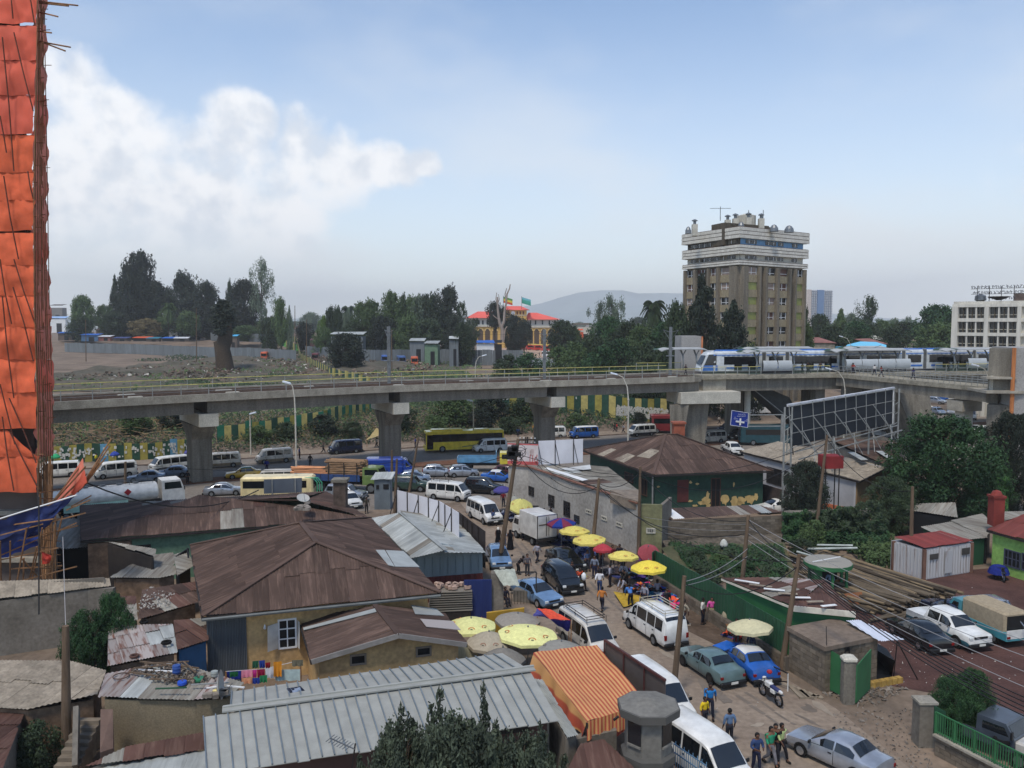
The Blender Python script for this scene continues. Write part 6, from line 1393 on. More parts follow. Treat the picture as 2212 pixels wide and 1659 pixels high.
for a,b in(((470,650),(745,300)),((490,640),(770,330)),((520,650),(775,400)),((560,640),(790,470)),((-50,960),(770,745)),((-50,1050),(700,860)),((-50,1180),(520,1060)),((-50,1420),(690,1228)),((0,1130),(690,835)),((100,1250),(560,1220)),((-20,870),(480,800)),((150,1380),(240,880)),((90,1380),(92,1000)),((290,1340),(380,880)),((360,1340),(365,780)),((210,1340),(215,1150)),((470,1340),(490,850)),((500,1345),(500,840)),((270,1330),(330,1050)),((200,1160),(330,1310)),((10,1360),(0,1000)),((640,690),(820,590)),((600,720),(810,630)),((700,560),(1000,80)),((720,540),(990,140)),((740,520),(950,250)),((780,470),(900,300)),((480,1100),(560,780))):
 P('scaffold_pole',Mt_([g1(*a,51+U_(-.6,1)),g1(*b,50.5+U_(-1.5,1))],.05,4),bM,sc)
for k in range(22):a=U_(380,500);P('scaffold_pole',Mt_([g1(a,1340,53+R.random()*3),g1(a+U_(-30,30),U_(200,700),53.5+R.random()*3)],.045,4),bM,sc)
for k in range(12):y=560+k*62;P('putlog',Mt_([g1(360,y+U_(-10,10),52),g1(545,y+U_(-30,20),54)],.04,4),bM,sc)
P('red_rag',Mg_([g1(370,1090,50.6),g1(470,1130,50.4),g1(440,1200,50.6),g1(375,1210,50.7)],4,4,lambda u,t:(0,U_(-.1,.1),0)),mat('red rag',(190,60,44),.8),sc)
# HOUSES LEFT
ochre_w=mat('stained ochre plaster',(206,174,122),.9,.3,.5,bump=.2,col2=(166,138,100),fine=5,spec=.1)
mint=mat('mint green plaster',(96,128,106),.9,.2,.4,fine=5);gW=mat('grey render',(130,124,114),.92,.3,.35,bump=.2,col2=(104,98,88),fine=5,spec=.1);tan_w=mat('pebbledash',(140,128,104),.95,.25,.6,bump=.6,col2=(120,110,92),fine=14,spec=.1)
green_w=mat('dark green plaster',(44,76,62),.85,.25,.5,col2=(36,62,52),fine=3);cgrn=mat('bright green paint',(50,108,66),.7,.15,.6);cgrn_d=mat('green sheet fence',(38,80,55),.65,.2,.6,rnd=.1)
gsheet=mat('grey blue corrugated wall',(84,90,94),.6,.2,.5,streak=1);bsheet=mat('blue painted sheet',(36,84,122),.6,.25,1);stonew=mat('rough stone wall',(122,100,80),.95,.35,1.6,bump=.6,fine=5)
E=[W('D',437,1333,4),W('D',952,1281,4),W('D',800,1119,4),W('D',412,1178,4)]
RD=[W('D',683,1172,6.3),W('D',650,1130,6.3)];FP['ea']=E+RD
hA=house('big brown hip roofed house with an ochre front and shuttered white window',E,RD,[(0,1,4),(1,2,5,4),(2,3,5),(3,0,4,5)],ochre_w,rust,l=2.6,ins=.7)
for a,b in((0,4),(1,4),(2,5),(3,5)):
 ps=E+RD;P('hip_cap',Mb_(ps[a]+V((0,0,.07)),ps[b]+V((0,0,.07)),.28,.06),rust,hA)
f=FP[hA.name];A_,B_=f[0],f[1]
d_=(B_-A_).normalized();n_=V((d_.y,-d_.x,0))
wp=lambda x,y:onwall(A_,B_,'6',x,y)
p0_,p1_=wp(15,300),wp(372,270);P('corrugated_cladding',Mp_([V((p0_.x,p0_.y,0)),V((p1_.x,p1_.y,0)),V((p1_.x,p1_.y,3.93)),V((p0_.x,p0_.y,3.93))],n_*.07),gsheet,hA)
for i in range(24):q=p0_.lerp(p1_,(i+.5)/24)+n_*.09;P('corrugation',Mb_(V((q.x,q.y,.1)),V((q.x,q.y,3.9)),.05,.04),gsheet,hA)
wn=oPn(hA,A_,B_,'6',655,322,830,572,cols=2,rows=3,pane=bK)
sh0,sh1=wp(660,345),wp(660,575);P('shutter',Mp_([sh0+n_*.1,sh0+n_*.45-d_*.55,sh1+n_*.45-d_*.55+V((0,0,.0)),sh1+n_*.1],n_*.04),mat('white shutter',(190,190,184),.7),hA)
sh0,sh1=wp(832,320),wp(832,560);P('shutter',Mp_([sh0+n_*.1,sh0+n_*.5+d_*.1,sh1+n_*.5+d_*.1,sh1+n_*.1],n_*.04),mat('white shutter',(190,190,184),.7),hA)
P('wall_lamp',Ml_(tuple(wp(540,385)+n_*.15),[(.03,.15),(.06,.05),(.08,-.05),(.02,-.12)],8),wP,hA)
gt=E[0]-V((0,0,.1));P('gutter',Mt_([E[0]+V((0,-.1,-.12)),E[1]+V((0,-.1,-.12))],.09,6),mat('grey gutter',(96,100,98),.6),hA)
L0,L1,R0,R1,Q0,Q1=W('D',646,1336,2.8),W('D',673,1428,2.8),W('D',810,1308,3.8),W('D',861,1372,3.8),W('D',960,1325,2.8),W('D',1008,1391,2.8)
hB=house('low ochre annex with a brown gable roof and two small windows',[L1,Q1,Q0,L0],[R1,R0],[(0,3,5,4),(1,2,5,4)],ochre_w,rust,gables=[(0,1,R1)],ins=.35,patch=(.10,[tin,tin]),w=.9,l=3.6)
f=FP[hB.name];oPn(hB,f[0],f[1],'6',1305,640,1455,722,cols=1,frame=mat('cement frame',(132,120,104),.9),pane=bK);oPn(hB,f[0],f[1],'6',1898,570,2040,645,cols=1,frame=mat('cement frame',(132,120,104),.9),pane=bK)
P('barge_board',Mb_(L1+V((0,0,-.05)),R1+V((0,0,-.03)),.08,.24),mat('grey barge board',(134,130,124),.8),hB);P('barge_board',Mb_(R1+V((0,0,-.03)),Q1+V((0,0,-.05)),.08,.24),mat('grey barge board',(134,130,124),.8),hB)
P('pale_sheet',Mp_([W('6',885,395,2.98),W('6',1530,222,3.86),W('6',1545,250,3.84),W('6',890,415,2.96)],.03),tin,hB)
def pRf(root,A_,B_,C_,k,pts,mt,nm='pale_sheet'):
 nn=(B_-A_).cross(C_-A_).normalized();nn=nn if nn.z>0 else-nn;ps=[]
 for x,y in pts:d=ray(k,x,y);ps.append(O+d*((A_-O).dot(nn)/d.dot(nn))+nn*.09)
 P(nm,Mp_(ps,.03),mt,root)
EA=FP['ea']
for q in([(1350,1090),(1430,1090),(1520,1240),(1460,1225)],[(1440,1092),(1600,1100),(1745,1243),(1525,1240)]):pRf(hA,EA[1],EA[2],EA[5],'2',q,tin)
pRf(hB,Q0,Q1,R1,'6',[(1855,205),(2080,240),(2150,300),(1890,285)],tin);pRf(hB,Q0,Q1,R1,'6',[(1935,330),(2230,350),(2300,430),(1990,400)],tin_pink)
E=[W('D',175,1168,3.5),W('D',796,1119,3.5),W('D',705,1062,3.5),W('D',173,1092,3.5)];RD=[W('D',430,1079,4.75),W('D',655,1082,4.75)]
hC=house('long brown corrugated house with a mint green wall and a chimney',E,RD,[(0,1,5,4),(1,2,5),(2,3,4,5),(3,0,4)],mint,rust,patch=(.05,[tO,rR]))
f=FP[hC.name];oPn(hC,f[0],f[1],'1',1190,1040,1360,1085,cols=3,frame=dS,pane=glass2)
P('stone_end',Mp_([f[0]+V((-.05,-.3,-.3)),f[0].lerp(f[1],.14)+V((0,-.3,-.3)),f[0].lerp(f[1],.14)+V((0,-.02,-.3)),f[0]+V((-.05,-.02,-.3))],3.1),stonew,hC)
ch=V((fx(731,68),68,4.0));P('chimney',Mx_((ch.x,ch.y,4.6),(1.0,1.0,2.6)),mat('sooty brick',(84,72,64),.95,.4,2),hC);P('chimney_cap',Mx_((ch.x,ch.y,6.0),(1.3,1.3,.22)),cDk,hC)
for(x,y),sz in(((690,690),1.0),):
 for k in range(14):p=W('2',x+U_(-60,60),y+U_(-12,22),4.9);P('ridge_stone',Mx_((p.x,p.y,p.z),(U_(.2,.5),.3,.18),R.random()*3),rubm,hC)
def dish(label,k,x,y,z,r,az=0,el=.9,white=True):
 p=W(k,x,y,z);t=thing('satellite_dish',label,'satellite dish',p,0)
 rot=Matrix.Rotation(az,3,'Z')@ Matrix.Rotation(el,3,'X');m=M();n=14
 rings=[(.02,-.0),(r*.5,r*.07),(r,r*.26)]
 for rr,h in rings:
  for i in range(n):a=2*pi_*i/n;m.v.append(p+V((0,0,r*.7))+rot @ V((rr*cos_(a),rr*sin_(a),h)))
 for j in range(2):
  for i in range(n):i2=(i+1)%n;m.f.append((j*n+i,j*n+i2,(j+1)*n+i2,(j+1)*n+i))
 m2=M();m2.v=m.v+[q-rot @ V((0,0,.02))for q in m.v];m2.f=m.f+[tuple(reversed([3*n+i for i in f_]))for f_ in m.f]
 P('reflector',m2,mat('dish grey',(176,176,170),.5,.1)if white else sT,t,60)
 P('feed_arm',Mb_(p+V((0,0,r*.7))+rot @ V((0,-r*.9,r*.2)),p+V((0,0,r*.7))+rot @ V((0,0,r*1.0)),.03),sT,t);P('mount',Mt_([p,p+V((0,0,r*.7))],.04,6),dS,t)
 for k in range(4):P('ballast_stone',Mx_((p.x+U_(-.4,.4),p.y+U_(-.3,.3),p.z+.1),(.4,.25,.16),R.random()*3),rubm,t)
dish('large pale satellite dish on the ridge of the long brown roof','2',700,660,4.9,.5,.6,.5)
A0,A1,R0,R1,B1,B0=W('2',1320,795,3.2),W('2',1680,1155,3.2),W('2',1570,742,4.1),W('2',1985,1085,4.1),W('3',500,1108,3.2),W('2',1745,740,3.2)
hD=house('silver corrugated shed with a blue grey gable over a red base',[A1,B1,W('3',230,800,3.2),A0],[R1,R0],[(3,0,4,5),(1,2,5,4)],mat('pale blue grey sheet',(124,138,142),.6,.2,.5,streak=1),tin,gables=[(0,1,R1)],ins=.25,patch=(.06,[tO]),w=.9,l=2.6,fascia=sT,name='shed',cat='shed')
f=FP[hD.name];d_=(f[1]-f[0]).normalized();n_=V((d_.y,-d_.x,0))
for i in range(9):q=f[0].lerp(f[1],(i+.5)/9)+n_*.03;P('wall_batten',Mb_(V((q.x,q.y,1.9)),V((q.x,q.y,3.1)),.06),mat('pale batten',(120,136,140),.7),hD)
P('red_base',Mp_([V((f[0].x,f[0].y,1.75)),V((f[1].x,f[1].y,1.75)),V((f[1].x,f[1].y,0)),V((f[0].x,f[0].y,0))],n_*.06),mat('oxblood sheet',(92,40,38),.7,.25,1,streak=1),hD)
for i in range(14):q=f[0].lerp(f[1],(i+.5)/14)+n_*.09;P('corrugation',Mb_(V((q.x,q.y,0)),V((q.x,q.y,1.74)),.06,.04),mat('oxblood sheet',(92,40,38),.7),hD)
hoard_w=mat('white hoarding sheet',(216,216,220),.65,.08,.6)
def hOd(label,k,top,bot,zt_,zb_,mt,postm=dS,braces=True,pw=1.3,name='hoarding',n=None,back=.0):
 tp=[W(k,x,y,zt_)for x,y in top];t=thing(name,label,'hoarding',V((tp[0].x,tp[0].y,zb_)))
 for a,b in zip(tp,tp[1:]):
  L_=(b-a).length;kk=n or max(1,round(L_/pw));d=(b-a).normalized();nn=V((d.y,-d.x,0));nn=nn if nn.dot(V((0,0,0))-a)>0 else-nn
  for i in range(kk):
   p,q=a.lerp(b,i/kk),a.lerp(b,(i+.985)/kk);P('panel',Mp_([p,q,V((q.x,q.y,zb_)),V((p.x,p.y,zb_))],-nn*.04),mt,t)
   P('post',Mb_(V((p.x,p.y,zb_-.2))+nn*.05,p+nn*.05+V((0,0,.05)),.07),postm,t)
   if braces and i%2==0:P('brace',Mb_(p+nn*.06-V((0,0,.3)),V((p.x,p.y,zb_))+nn*.9+d*.2,.05),postm,t)
 return t
hOd('curving white hoarding beside the silver shed roof','2',[(1545,540),(1740,590),(1925,640),(2100,745)],None,5.3,3.3,hoard_w)
hOd('dark brown hoarding between the shed and the market street','3',[(258,738),(380,830),(495,912)],None,4.2,1.5,mat('dark brown sheet',(48,40,38),.8,.2,1),braces=False)
kk=thing('watch_hut','narrow grey hut with a white tin roof beside the log truck','hut',G('2',1425,700))
p=G('2',1425,700);P('wall',Mx_((p.x,p.y,1.5),(1.6,1.6,3.0)),mat('grey blue board',(104,114,120),.75,.2,.8),kk);zr=3.05
P('window',Mx_((p.x+.4,p.y-.82,2.35),(.55,.06,.5)),bK,kk);P('window',Mx_((p.x-.45,p.y-.82,2.3),(.3,.06,.45)),bK,kk)
sheets(kk,[V((p.x-1.15,p.y-1.0,zr)),V((p.x+1.05,p.y-1.0,zr+.08)),V((p.x+1.15,p.y+1.0,zr+.5)),V((p.x-.95,p.y+1.0,zr+.45))],tin,w=.8,l=3)
gb=thing('blank_signboard','blank grey signboard standing on posts in front of the cream minibus','sign',G('2',520,640))
a,b=WY('2',350,445,73),WY('2',690,430,75);a2,b2=WY('2',350,572,73),WY('2',690,560,75)
P('board',Mp_([a,b,b2,a2],(0,-.08,0)),mat('blank grey board',(104,110,116),.6,.12,.6),gb)
for t in(.22,.83):q=a.lerp(b,t);P('post',Mb_(V((q.x,q.y-.15,0)),V((q.x,q.y-.15,q.z)),.1),gV,gb)
bg_=thing('blue_gate','tall deep blue sheet gate beside the concrete pillar','gate',G('3',430,1650))
a,b=W('3',305,1350,2.6),W('3',555,1345,2.6)
P('gate_sheet',Mp_([a,b,V((b.x,b.y,0)),V((a.x,a.y,0))],(0,.06,0)),mat('deep blue sheet',(34,50,104),.6,.15,.8,streak=1),bg_)
for i in range(12):q=a.lerp(b,(i+.5)/12);P('corrugation',Mb_(V((q.x,q.y-.02,.05)),V((q.x,q.y-.02,2.55)),.05,.03),mat('deep blue sheet',(34,50,104)),bg_)
pil=W('3',605,1290,2.9);solo('gate_pillar',Mx_((pil.x,pil.y+.3,1.45),(.8,.7,2.9)),gW,'grey concrete gate pillar right of the blue gate','pillar')
tp_m=Mg_([W('3',570,1260,3.0),W('3',760,1250,3.2),W('3',805,1400,2.6),W('3',660,1400,2.6)],8,8,lambda u,t:(0,0,.35*sin_(pi_*u)*sin_(pi_*t)+.12*nN(V((u*6,t*6,3)))))
solo('bundled_tarpaulin',tp_m,cloth((168,172,158)),'pale crumpled tarpaulin bundled on top of the gate pillar','tarpaulin',smooth=60)
ms=thing('corrugated_stack','stack of grey corrugated sheets with stones on top beside the blue gate','sheet stack',G('3',180,1600))
p=W('3',185,1560,1.0)
for i in range(9):P('sheet',Mx_((p.x,p.y,.75+i*.15),(2.7,1.4,.06),.12+U_(-.03,.03)),tO,ms)
P('crate_base',Mx_((p.x,p.y,.35),(2.5,1.3,.7),.12),dS,ms)
for i in range(16):P('stone',Mx_((p.x+U_(-1.0,1.2),p.y+U_(-.4,.4),2.16),(.35,.25,.2),R.random()*3),mat('pinkish stone',(176,150,134),.9),ms)
solo('yellow_wall',Mp_([W('7',508,265,1.9),W('7',848,222,1.9),W('7',848,222,1.9)+V((0,.2,0)),W('7',508,265,1.9)+V((0,.2,0))],1.9),mat('mustard wall',(176,138,44),.8,.2,.8),'low mustard yellow wall behind the umbrellas','wall')
solo('cream_fence',Mp_([W('7',228,570,2.0),W('7',430,545,2.0),W('7',430,545,2.0)+V((0,.08,0)),W('7',228,570,2.0)+V((0,.08,0))],2.0),mat('cream boards',(176,172,142),.8,.2,1.5,streak=1),'cream board fence between the annex and the umbrellas','fence')
fr_=thing('gate_frame','rusty iron gate frame standing in front of the light blue car','gate frame',G('3',760,1560))
for(x,y)in((650,1580),(955,1580)):p=G('3',x,y);P('post',Mb_(p,p+V((0,0,2.3)),.08),dS,fr_)
a,b=G('3',650,1580)+V((0,0,2.3)),G('3',955,1580)+V((0,0,2.3));P('lintel',Mb_(a,b,.07),dS,fr_)
for i in range(9):q=a.lerp(b,(i+1)/11);P('bar',Mb_(V((q.x,q.y,.1)),V((q.x,q.y,1.0)),.03),dS,fr_)
P('low_wall',Mx_(tuple(G('3',880,1560)+V((0,.4,.4))),(1.9,.7,.8),-.3),gW,fr_)
RL,RR=W('D',497,1537,4.0),W('D',1143,1447,4.0);UL,UR=W('D',501,1494,3.55),W('D',1085,1411,3.55);LL,LR=W('D',447,1675,3.45),W('D',1208,1557,3.45)
RL2=W('D',439,1549,3.98)
seam=mat('pale seam roofing',(154,155,148),.6,.12,.4,rnd=.05,metal=0,streak=1,spec=.3)
hE=thing('long_shed','long shed in front with a pale grey standing seam roof and ridge','shed',(RL+LR)/2)
def seamroof(a,b,c,d,n,cut=0):
 for i in range(n):
  t0,t1=i/n,(i+1)/n;p=[a.lerp(b,t0),a.lerp(b,t1),d.lerp(c,t1),d.lerp(c,t0)];z=U_(0,.012)
  for q in p:q.z+=z
  if i%5==2:p[2]=p[2]+(p[2]-p[1]).normalized()*.06;p[3]=p[3]+(p[3]-p[0]).normalized()*.06
  P('roof_panel',Mp_(p,.03),seam,hE);P('seam',Mb_(p[0]+V((0,0,.035)),p[3]+V((0,0,.035)),.045,.06),mat('seam shade',(116,126,132),.5,metal=.2),hE)
seamroof(RL2,RR,LR,LL,30);seamroof(RL,RR,UR,UL,27)
P('ridge_cap',Mb_(RL+V((-.3,0,.08)),RR+V((.2,0,.08)),.5,.06),seam,hE);P('ridge_board',Mb_(RL+V((-.3,.1,.14)),RR+V((.2,.1,.14)),.12,.06),seam,hE)
def wallq(root,pts,z1,z0,mt,nm='wall',th=.15):
 for a,b in zip(pts,pts[1:]):
  a,b=V((a.x,a.y,z1)),V((b.x,b.y,z1));n=V((b.y-a.y,a.x-b.x,0)).normalized()*th;P(nm,Mp_([a,b,b+n,a+n],z1-z0),mt,root)
wallq(hE,[LL+V((.4,.7,0)),LR+V((-.5,.6,0))],3.3,0,mat('maroon boards',(84,62,56),.85,.2,1));wallq(hE,[LR+V((-.5,.6,0)),UR+V((-.3,-.4,0)),UL+V((.3,-.4,0)),LL+V((.4,.7,0))],3.3,0,gW)
sp_=thing('solar_panel','small solar panel leaning on the pale seam roof','solar panel',W('6',820,975,3.7))
q=[W('6',735,945,3.95),W('6',865,925,3.95),W('6',915,975,3.72),W('6',780,1005,3.72)];P('panel_frame',Mp_(q,.04),cH,sp_)
for i in range(4):
 t0,t1=i/4+.015,(i+1)/4-.015;P('solar_cell',Mp_([q[0].lerp(q[1],t0)+V((0,0,.012)),q[0].lerp(q[1],t1)+V((0,0,.012)),q[3].lerp(q[2],t1)+V((0,0,.012)),q[3].lerp(q[2],t0)+V((0,0,.012))],.01),mat('solar cell',(34,38,52),.25),sp_)
an=thing('tv_aerial','thin television aerial leaning over the seam roof edge','aerial',W('6',1325,1640,3))
P('mast',Mb_(W('6',1325,1659,3.2),W('6',1355,1440,4.2),.05),dS,an);P('boom',Mb_(W('6',1130,1390,4.3),W('6',1350,1490,4.0),.035),sT,an)
for i in range(8):p=W('6',1130,1390,4.3).lerp(W('6',1350,1490,4.0),i/9);P('element',Mb_(p+V((-.1,-.25,0)),p+V((.1,.25,0)),.02),sT,an)
def sHy(label,k,pts,zs,roofm,wallm,w=.8,l=2.2,patch=None,name='shack',cat='shack',z0=0,kw={},waves=5,inset_=.2):
 ps=[W(k,x,y,z)for(x,y),z in zip(pts,zs)];c=sum(ps,V((0,0,0)))/len(ps);t=thing(name,label,cat,V((c.x,c.y,z0)))
 fp=inset(ps,inset_);FP[t.name]=fp
 for i in range(len(fp)):
  a,b=fp[i],fp[(i+1)%len(fp)];a,b=a-V((0,0,.12)),b-V((0,0,.12));n=V((b.y-a.y,a.x-b.x,0)).normalized()*.1;cc=sum(fp,V((0,0,0)))/len(fp)
  if n.dot(cc-a)<0:n=-n
  P('wall',M().add([V((a.x,a.y,z0)),V((b.x,b.y,z0)),b,a,V((a.x,a.y,z0))+n,V((b.x,b.y,z0))+n,b+n,a+n],[(0,1,2,3),(7,6,5,4),(0,4,5,1),(1,5,6,2),(2,6,7,3),(3,7,4,0)]),wallm,t)
 sheets(t,ps,roofm,w=w,l=l,patch=patch,waves=waves,**kw);return t
sHy('grey fibre cement roof along the left edge above the retaining wall','1',[(-300,1560),(1000,1400),(985,1300),(-300,1400)],[3.3,3.3,3.9,3.9],asbestos,gW,l=3)
bw=thing('retaining_wall','big grey rendered wall at the left edge with a dark vertical joint','wall',W('5',500,600,1))
a,b=W('5',-300,128,3.2),W('5',1018,42,3.2);P('wall',Mp_([a,b,b+V((0,.3,0)),a+V((0,.3,0))],3.2),gW,bw)
for x in(352,):q=onwall(a,b,'5',x,300);P('joint',Mb_(V((q.x,q.y-.02,.0)),V((q.x,q.y-.02,3.15)),.07),mat('dark joint',(58,52,46),.9),bw)
sHy('wide weathered fibre cement roof lying below the retaining wall','5',[(-300,1100),(240,1143),(880,1030),(960,800),(640,700),(-300,660)],[2.5,2.5,2.5,2.75,2.9,3.0],asbestos,stonew,w=.9,l=2.4)
sHy('rusty roof with a pale edge board in the bottom left corner','5',[(-500,1700),(20,1680),(222,1165),(-300,1120)],[2.6,2.6,2.2,2.3],rR,gW)
sHy('patched tin roof weighed down by a tyre','5',[(965,750),(1600,625),(1555,355),(975,385)],[2.6,2.6,3.0,3.0],tin_pink,stonew,w=.75,l=1.5,patch=(.25,[rR,tin,tO]))
sHy('rusty brown roof over a blue sheet wall','5',[(1595,600),(1880,515),(1850,300),(1560,330)],[2.7,2.7,3.0,3.0],rR,bsheet,w=.8,l=1.6,patch=(.35,[tO,rust]))
sHy('long rusty roof strewn with scraps under the big brown house','5',[(1240,330),(1790,170),(1760,-30),(1280,60)],[2.6,2.8,3.2,3.0],rust,stonew,w=.8,l=1.8,patch=(.3,[tO,rR]))
sHy('narrow pale roof left of the rusty scrap strewn roof','5',[(1050,340),(1240,330),(1225,110),(1030,115)],[2.6,2.6,2.9,2.9],tO,stonew,w=.7,l=1.4,patch=(.3,[rR]))
hF=sHy('grey tin roofed hut with a pebbledash wall, heaped with scrap','5',[(880,1030),(1780,1050),(2092,1020),(2200,900),(1560,700),(950,790)],[2.8,2.8,2.8,2.9,3.1,3.1],tO,tan_w,w=.8,l=2.4,patch=(.22,[tin,tin_pink]))
sHy('lean-to with a brown and a pale strip roof at the bottom left','5',[(720,1660),(1840,1500),(1830,1345),(1150,1460)],[1.9,1.9,2.2,2.2],rR,gW,w=.8,l=1.6,patch=(.2,[tO]))
sHy('flat tin roof strewn with litter at the very bottom left','5',[(620,1820),(1950,1720),(1860,1510),(760,1665)],[1.6,1.6,1.8,1.8],tin,gW,w=1.2,l=2.2,waves=3)
sHy('tilted grey hut roof leaning on a small shack','1',[(985,1330),(1440,1335),(1590,1300),(1560,1100),(1320,1130)],[2.6,2.6,2.7,3.2,3.1],tO,stonew,w=.9,l=2)
sHy('small dark shack under a tilted pale sheet','1',[(950,1010),(1395,1140),(1410,1080),(1010,1000)],[4.1,3.7,3.9,4.2],tO,mat('charred boards',(52,46,42),.9,.3,1),w=1,l=2)
sHy('pale leaning sheet against the big brown roof','1',[(1595,1310),(1735,1230),(1700,1035),(1560,1110)],[3.0,3.1,3.9,3.6],tO,bK,w=.9,l=2.4)
sHy('dark shed with a grey roof between the scaffold and the long house','1',[(500,1075),(820,1060),(810,800),(520,800)],[2.4,2.4,3.0,3.0],tO,bK,w=.9)
stp=thing('concrete_steps','narrow flight of worn concrete steps beside the rusty wall','steps',W('5',800,1500,.5))
sp5=W('5',800,1200,2.0)
for i in range(11):P('step',Mx_((sp5.x,sp5.y-.3*i,1.9-.17*i-.5),(1.0,.31,1.0)),mat('worn cement',(122,112,98),.92,.25,1.5),stp)
P('parapet',Mb_(W('5',690,1130,2.7),W('5',680,1659,.9),.2,.9),gW,stp);P('side_wall',Mp_([W('5',905,1130,2.7),W('5',1015,1130,2.7),W('5',1020,1480,1.6),W('5',900,1520,1.6)],1.5),mat('rust stained wall',(104,84,74),.9,.3,1),stp)
def torus(label,k,x,y,z,r,w_,mt=rB,name='old_tyre',cat='tyre'):
 p=W(k,x,y,z);n=16;m=M();q=6
 for i in range(n):
  a=2*pi_*i/n
  for j in range(q):b=2*pi_*j/q;m.v.append(p+V(((r+w_*cos_(b))*cos_(a),(r+w_*cos_(b))*sin_(a),w_*sin_(b)+w_)))
 for i in range(n):
  for j in range(q):m.f.append((i*q+j,((i+1)%n)*q+j,((i+1)%n)*q+(j+1)%q,i*q+(j+1)%q))
 return solo(name,m,mt,label,cat,smooth=60)
torus('black car tyre lying on the patched tin roof','5',1498,540,2.85,.2,.07);torus('worn tyre at the upper edge of the patched roof','5',1295,352,3.0,.18,.06)
torus('flat rusty hoop on the grey tin hut roof','5',1090,835,3.05,.34,.025,rust,'metal_hoop','hoop')
torus('brown coil of wire on the patched roof','5',1210,660,2.7,.18,.06,rR,'wire_coil','wire coil')
def barrel(label,k,x,y,z,r,h,col,name='plastic_drum',cat='drum',lie=False):
 p=W(k,x,y,z);m=Ml_((p.x,p.y,p.z),[(r*.92,0),(r,.05*h),(r,.3*h),(r*1.04,.33*h),(r,.36*h),(r,.66*h),(r*1.04,.7*h),(r,.73*h),(r*.96,h),(r*.8,h)],14)
 return solo(name,m,mat('plastic %d %d'%col[:2],col,.45,.15),label,cat,smooth=40)
barrel('blue plastic drum standing among the roof scrap','5',1590,815,3.1,.18,.42,(40,72,136));barrel('shallow blue basin on the grey tin roof','5',1640,905,3.0,.2,.14,(40,84,190),'plastic_basin','basin')
barrel('shallow green basin on the grey tin roof','5',1790,870,3.0,.25,.12,(48,122,88),'plastic_basin','basin');barrel('grey bucket on its own left of the drying line','5',1930,830,3.05,.16,.22,(150,156,150),'bucket','bucket')
for i,(x,y,x2,y2,c)in enumerate([(1240,775,1560,790,'w'),(1345,860,1740,855,'b'),(1720,910,2060,890,'g'),(1160,795,1420,830,'b'),(1260,700,1790,760,'b'),(1300,720,1700,700,'b'),(1400,945,1680,935,'k'),(1200,760,1500,735,'b'),(1860,940,1960,925,'w'),(2040,920,2200,935,'w'),(1650,700,1760,800,'b')]):
 solo('scrap_beam',Mb_(W('5',x,y,3.1+.02*i),W('5',x2,y2,3.15+.02*i),.07,.05),{'w':wP,'b':wood,'g':gV,'k':cgrn_d}[c],['white plank at the upper left of the roof scrap','long pale beam in the middle of the roof scrap','long grey pipe across the right of the roof','short plank near the rusty hoop','long thin stick at the back of the roof scrap','second thin stick at the back of the roof scrap','dark green pole near the roof front','bent stick over the left of the scrap','short white tube by the yellow can','white tube reaching to the seam roof','short stick beside the blue drum'][i],'scrap')
stones('roof_scrap','small scrap and splinters heaped on the grey tin hut',inquad(('5',1150,790),('5',1500,900),('5',2000,880),('5',1560,700),3.08),260,.04,.2,mat('mixed scrap',(126,112,98),.9,.5,8,col2=(60,54,48),thr=(.45,.55)),'scrap')
stones('roof_scrap','rags and broken bits on the rusty roof',inquad(('5',1230,250),('5',1500,200),('5',1650,20),('5',1300,40),2.95),160,.04,.16,litter,'scrap')
dish('satellite dish seen edge on beside the drying line','5',1960,1000,3.0,.62,1.75,1.5)
solo('yellow_jerrycan',Mc_(tuple(W('5',1942,975,3.1)),(.26,.18,.26),.05),mat('pale yellow can',(206,190,120),.5),'pale yellow can in a dish on the grey roof','jerrycan')
lnp,lnq=W('6',190,790,2.9),W('6',860,690,2.9)
ll=thing('washing_line','washing line in front of the ochre house','washing line',V((lnp.x,lnp.y,0)));P('line',Mt_([lnp,lnp.lerp(lnq,.5)-V((0,0,.15)),lnq],.012,4),wP,ll)
P('post',Mb_(V((lnp.x,lnp.y,0)),lnp,.07),bM,ll);P('post',Mb_(V((lnq.x,lnq.y,0)),lnq,.07),bM,ll)
for i,(x0,y0_,x1,y1_,z,c,lb)in enumerate([(428,698,485,765,3.3,(44,90,66),'dark green garment'),(487,694,540,765,3.3,(44,66,140),'blue garment'),(545,712,590,765,3.3,(150,40,44),'red garment'),(618,705,692,845,3.2,(214,140,44),'orange yellow shirt'),(330,780,425,845,2.9,(224,140,160),'pink towel'),(428,778,468,850,2.9,(206,60,140),'magenta cloth'),(470,772,540,850,2.9,(150,34,66),'crimson cloth'),(542,752,630,860,2.95,(214,214,216),'white cloth'),(190,790,325,870,2.85,(40,56,140),'blue sheet'),(222,796,300,842,2.9,(40,96,60),'green cloth with a yellow edge'),(330,850,425,905,2.7,(226,160,120),'peach garment'),(428,850,492,905,2.7,(50,70,150),'blue cloth'),(494,828,562,895,2.72,(48,130,84),'green cloth'),(632,775,858,880,2.75,(176,194,190),'pale grey blue sheet'),(782,690,884,748,3.2,(110,106,88),'khaki cloth')]):
 a,b=W('6',x0,y0_,z),W('6',x1,y0_-6,z);h=(y1_-y0_)*.24/F*a.y*1.05;ph=R.random()*9
 solo('hanging_laundry',Mg_([a,b,b-V((0,0,h)),a-V((0,0,h*U_(.9,1.05)))],7,4,lambda u,t:(0,.06*sin_(u*14+ph)*t,0)),cloth(c,.12),lb+(' hanging at %s of the washing line'%('the back' if z>3.1 else 'the front' if z<2.85 else 'the middle row')),'laundry','laundry on the washing line',smooth=60)
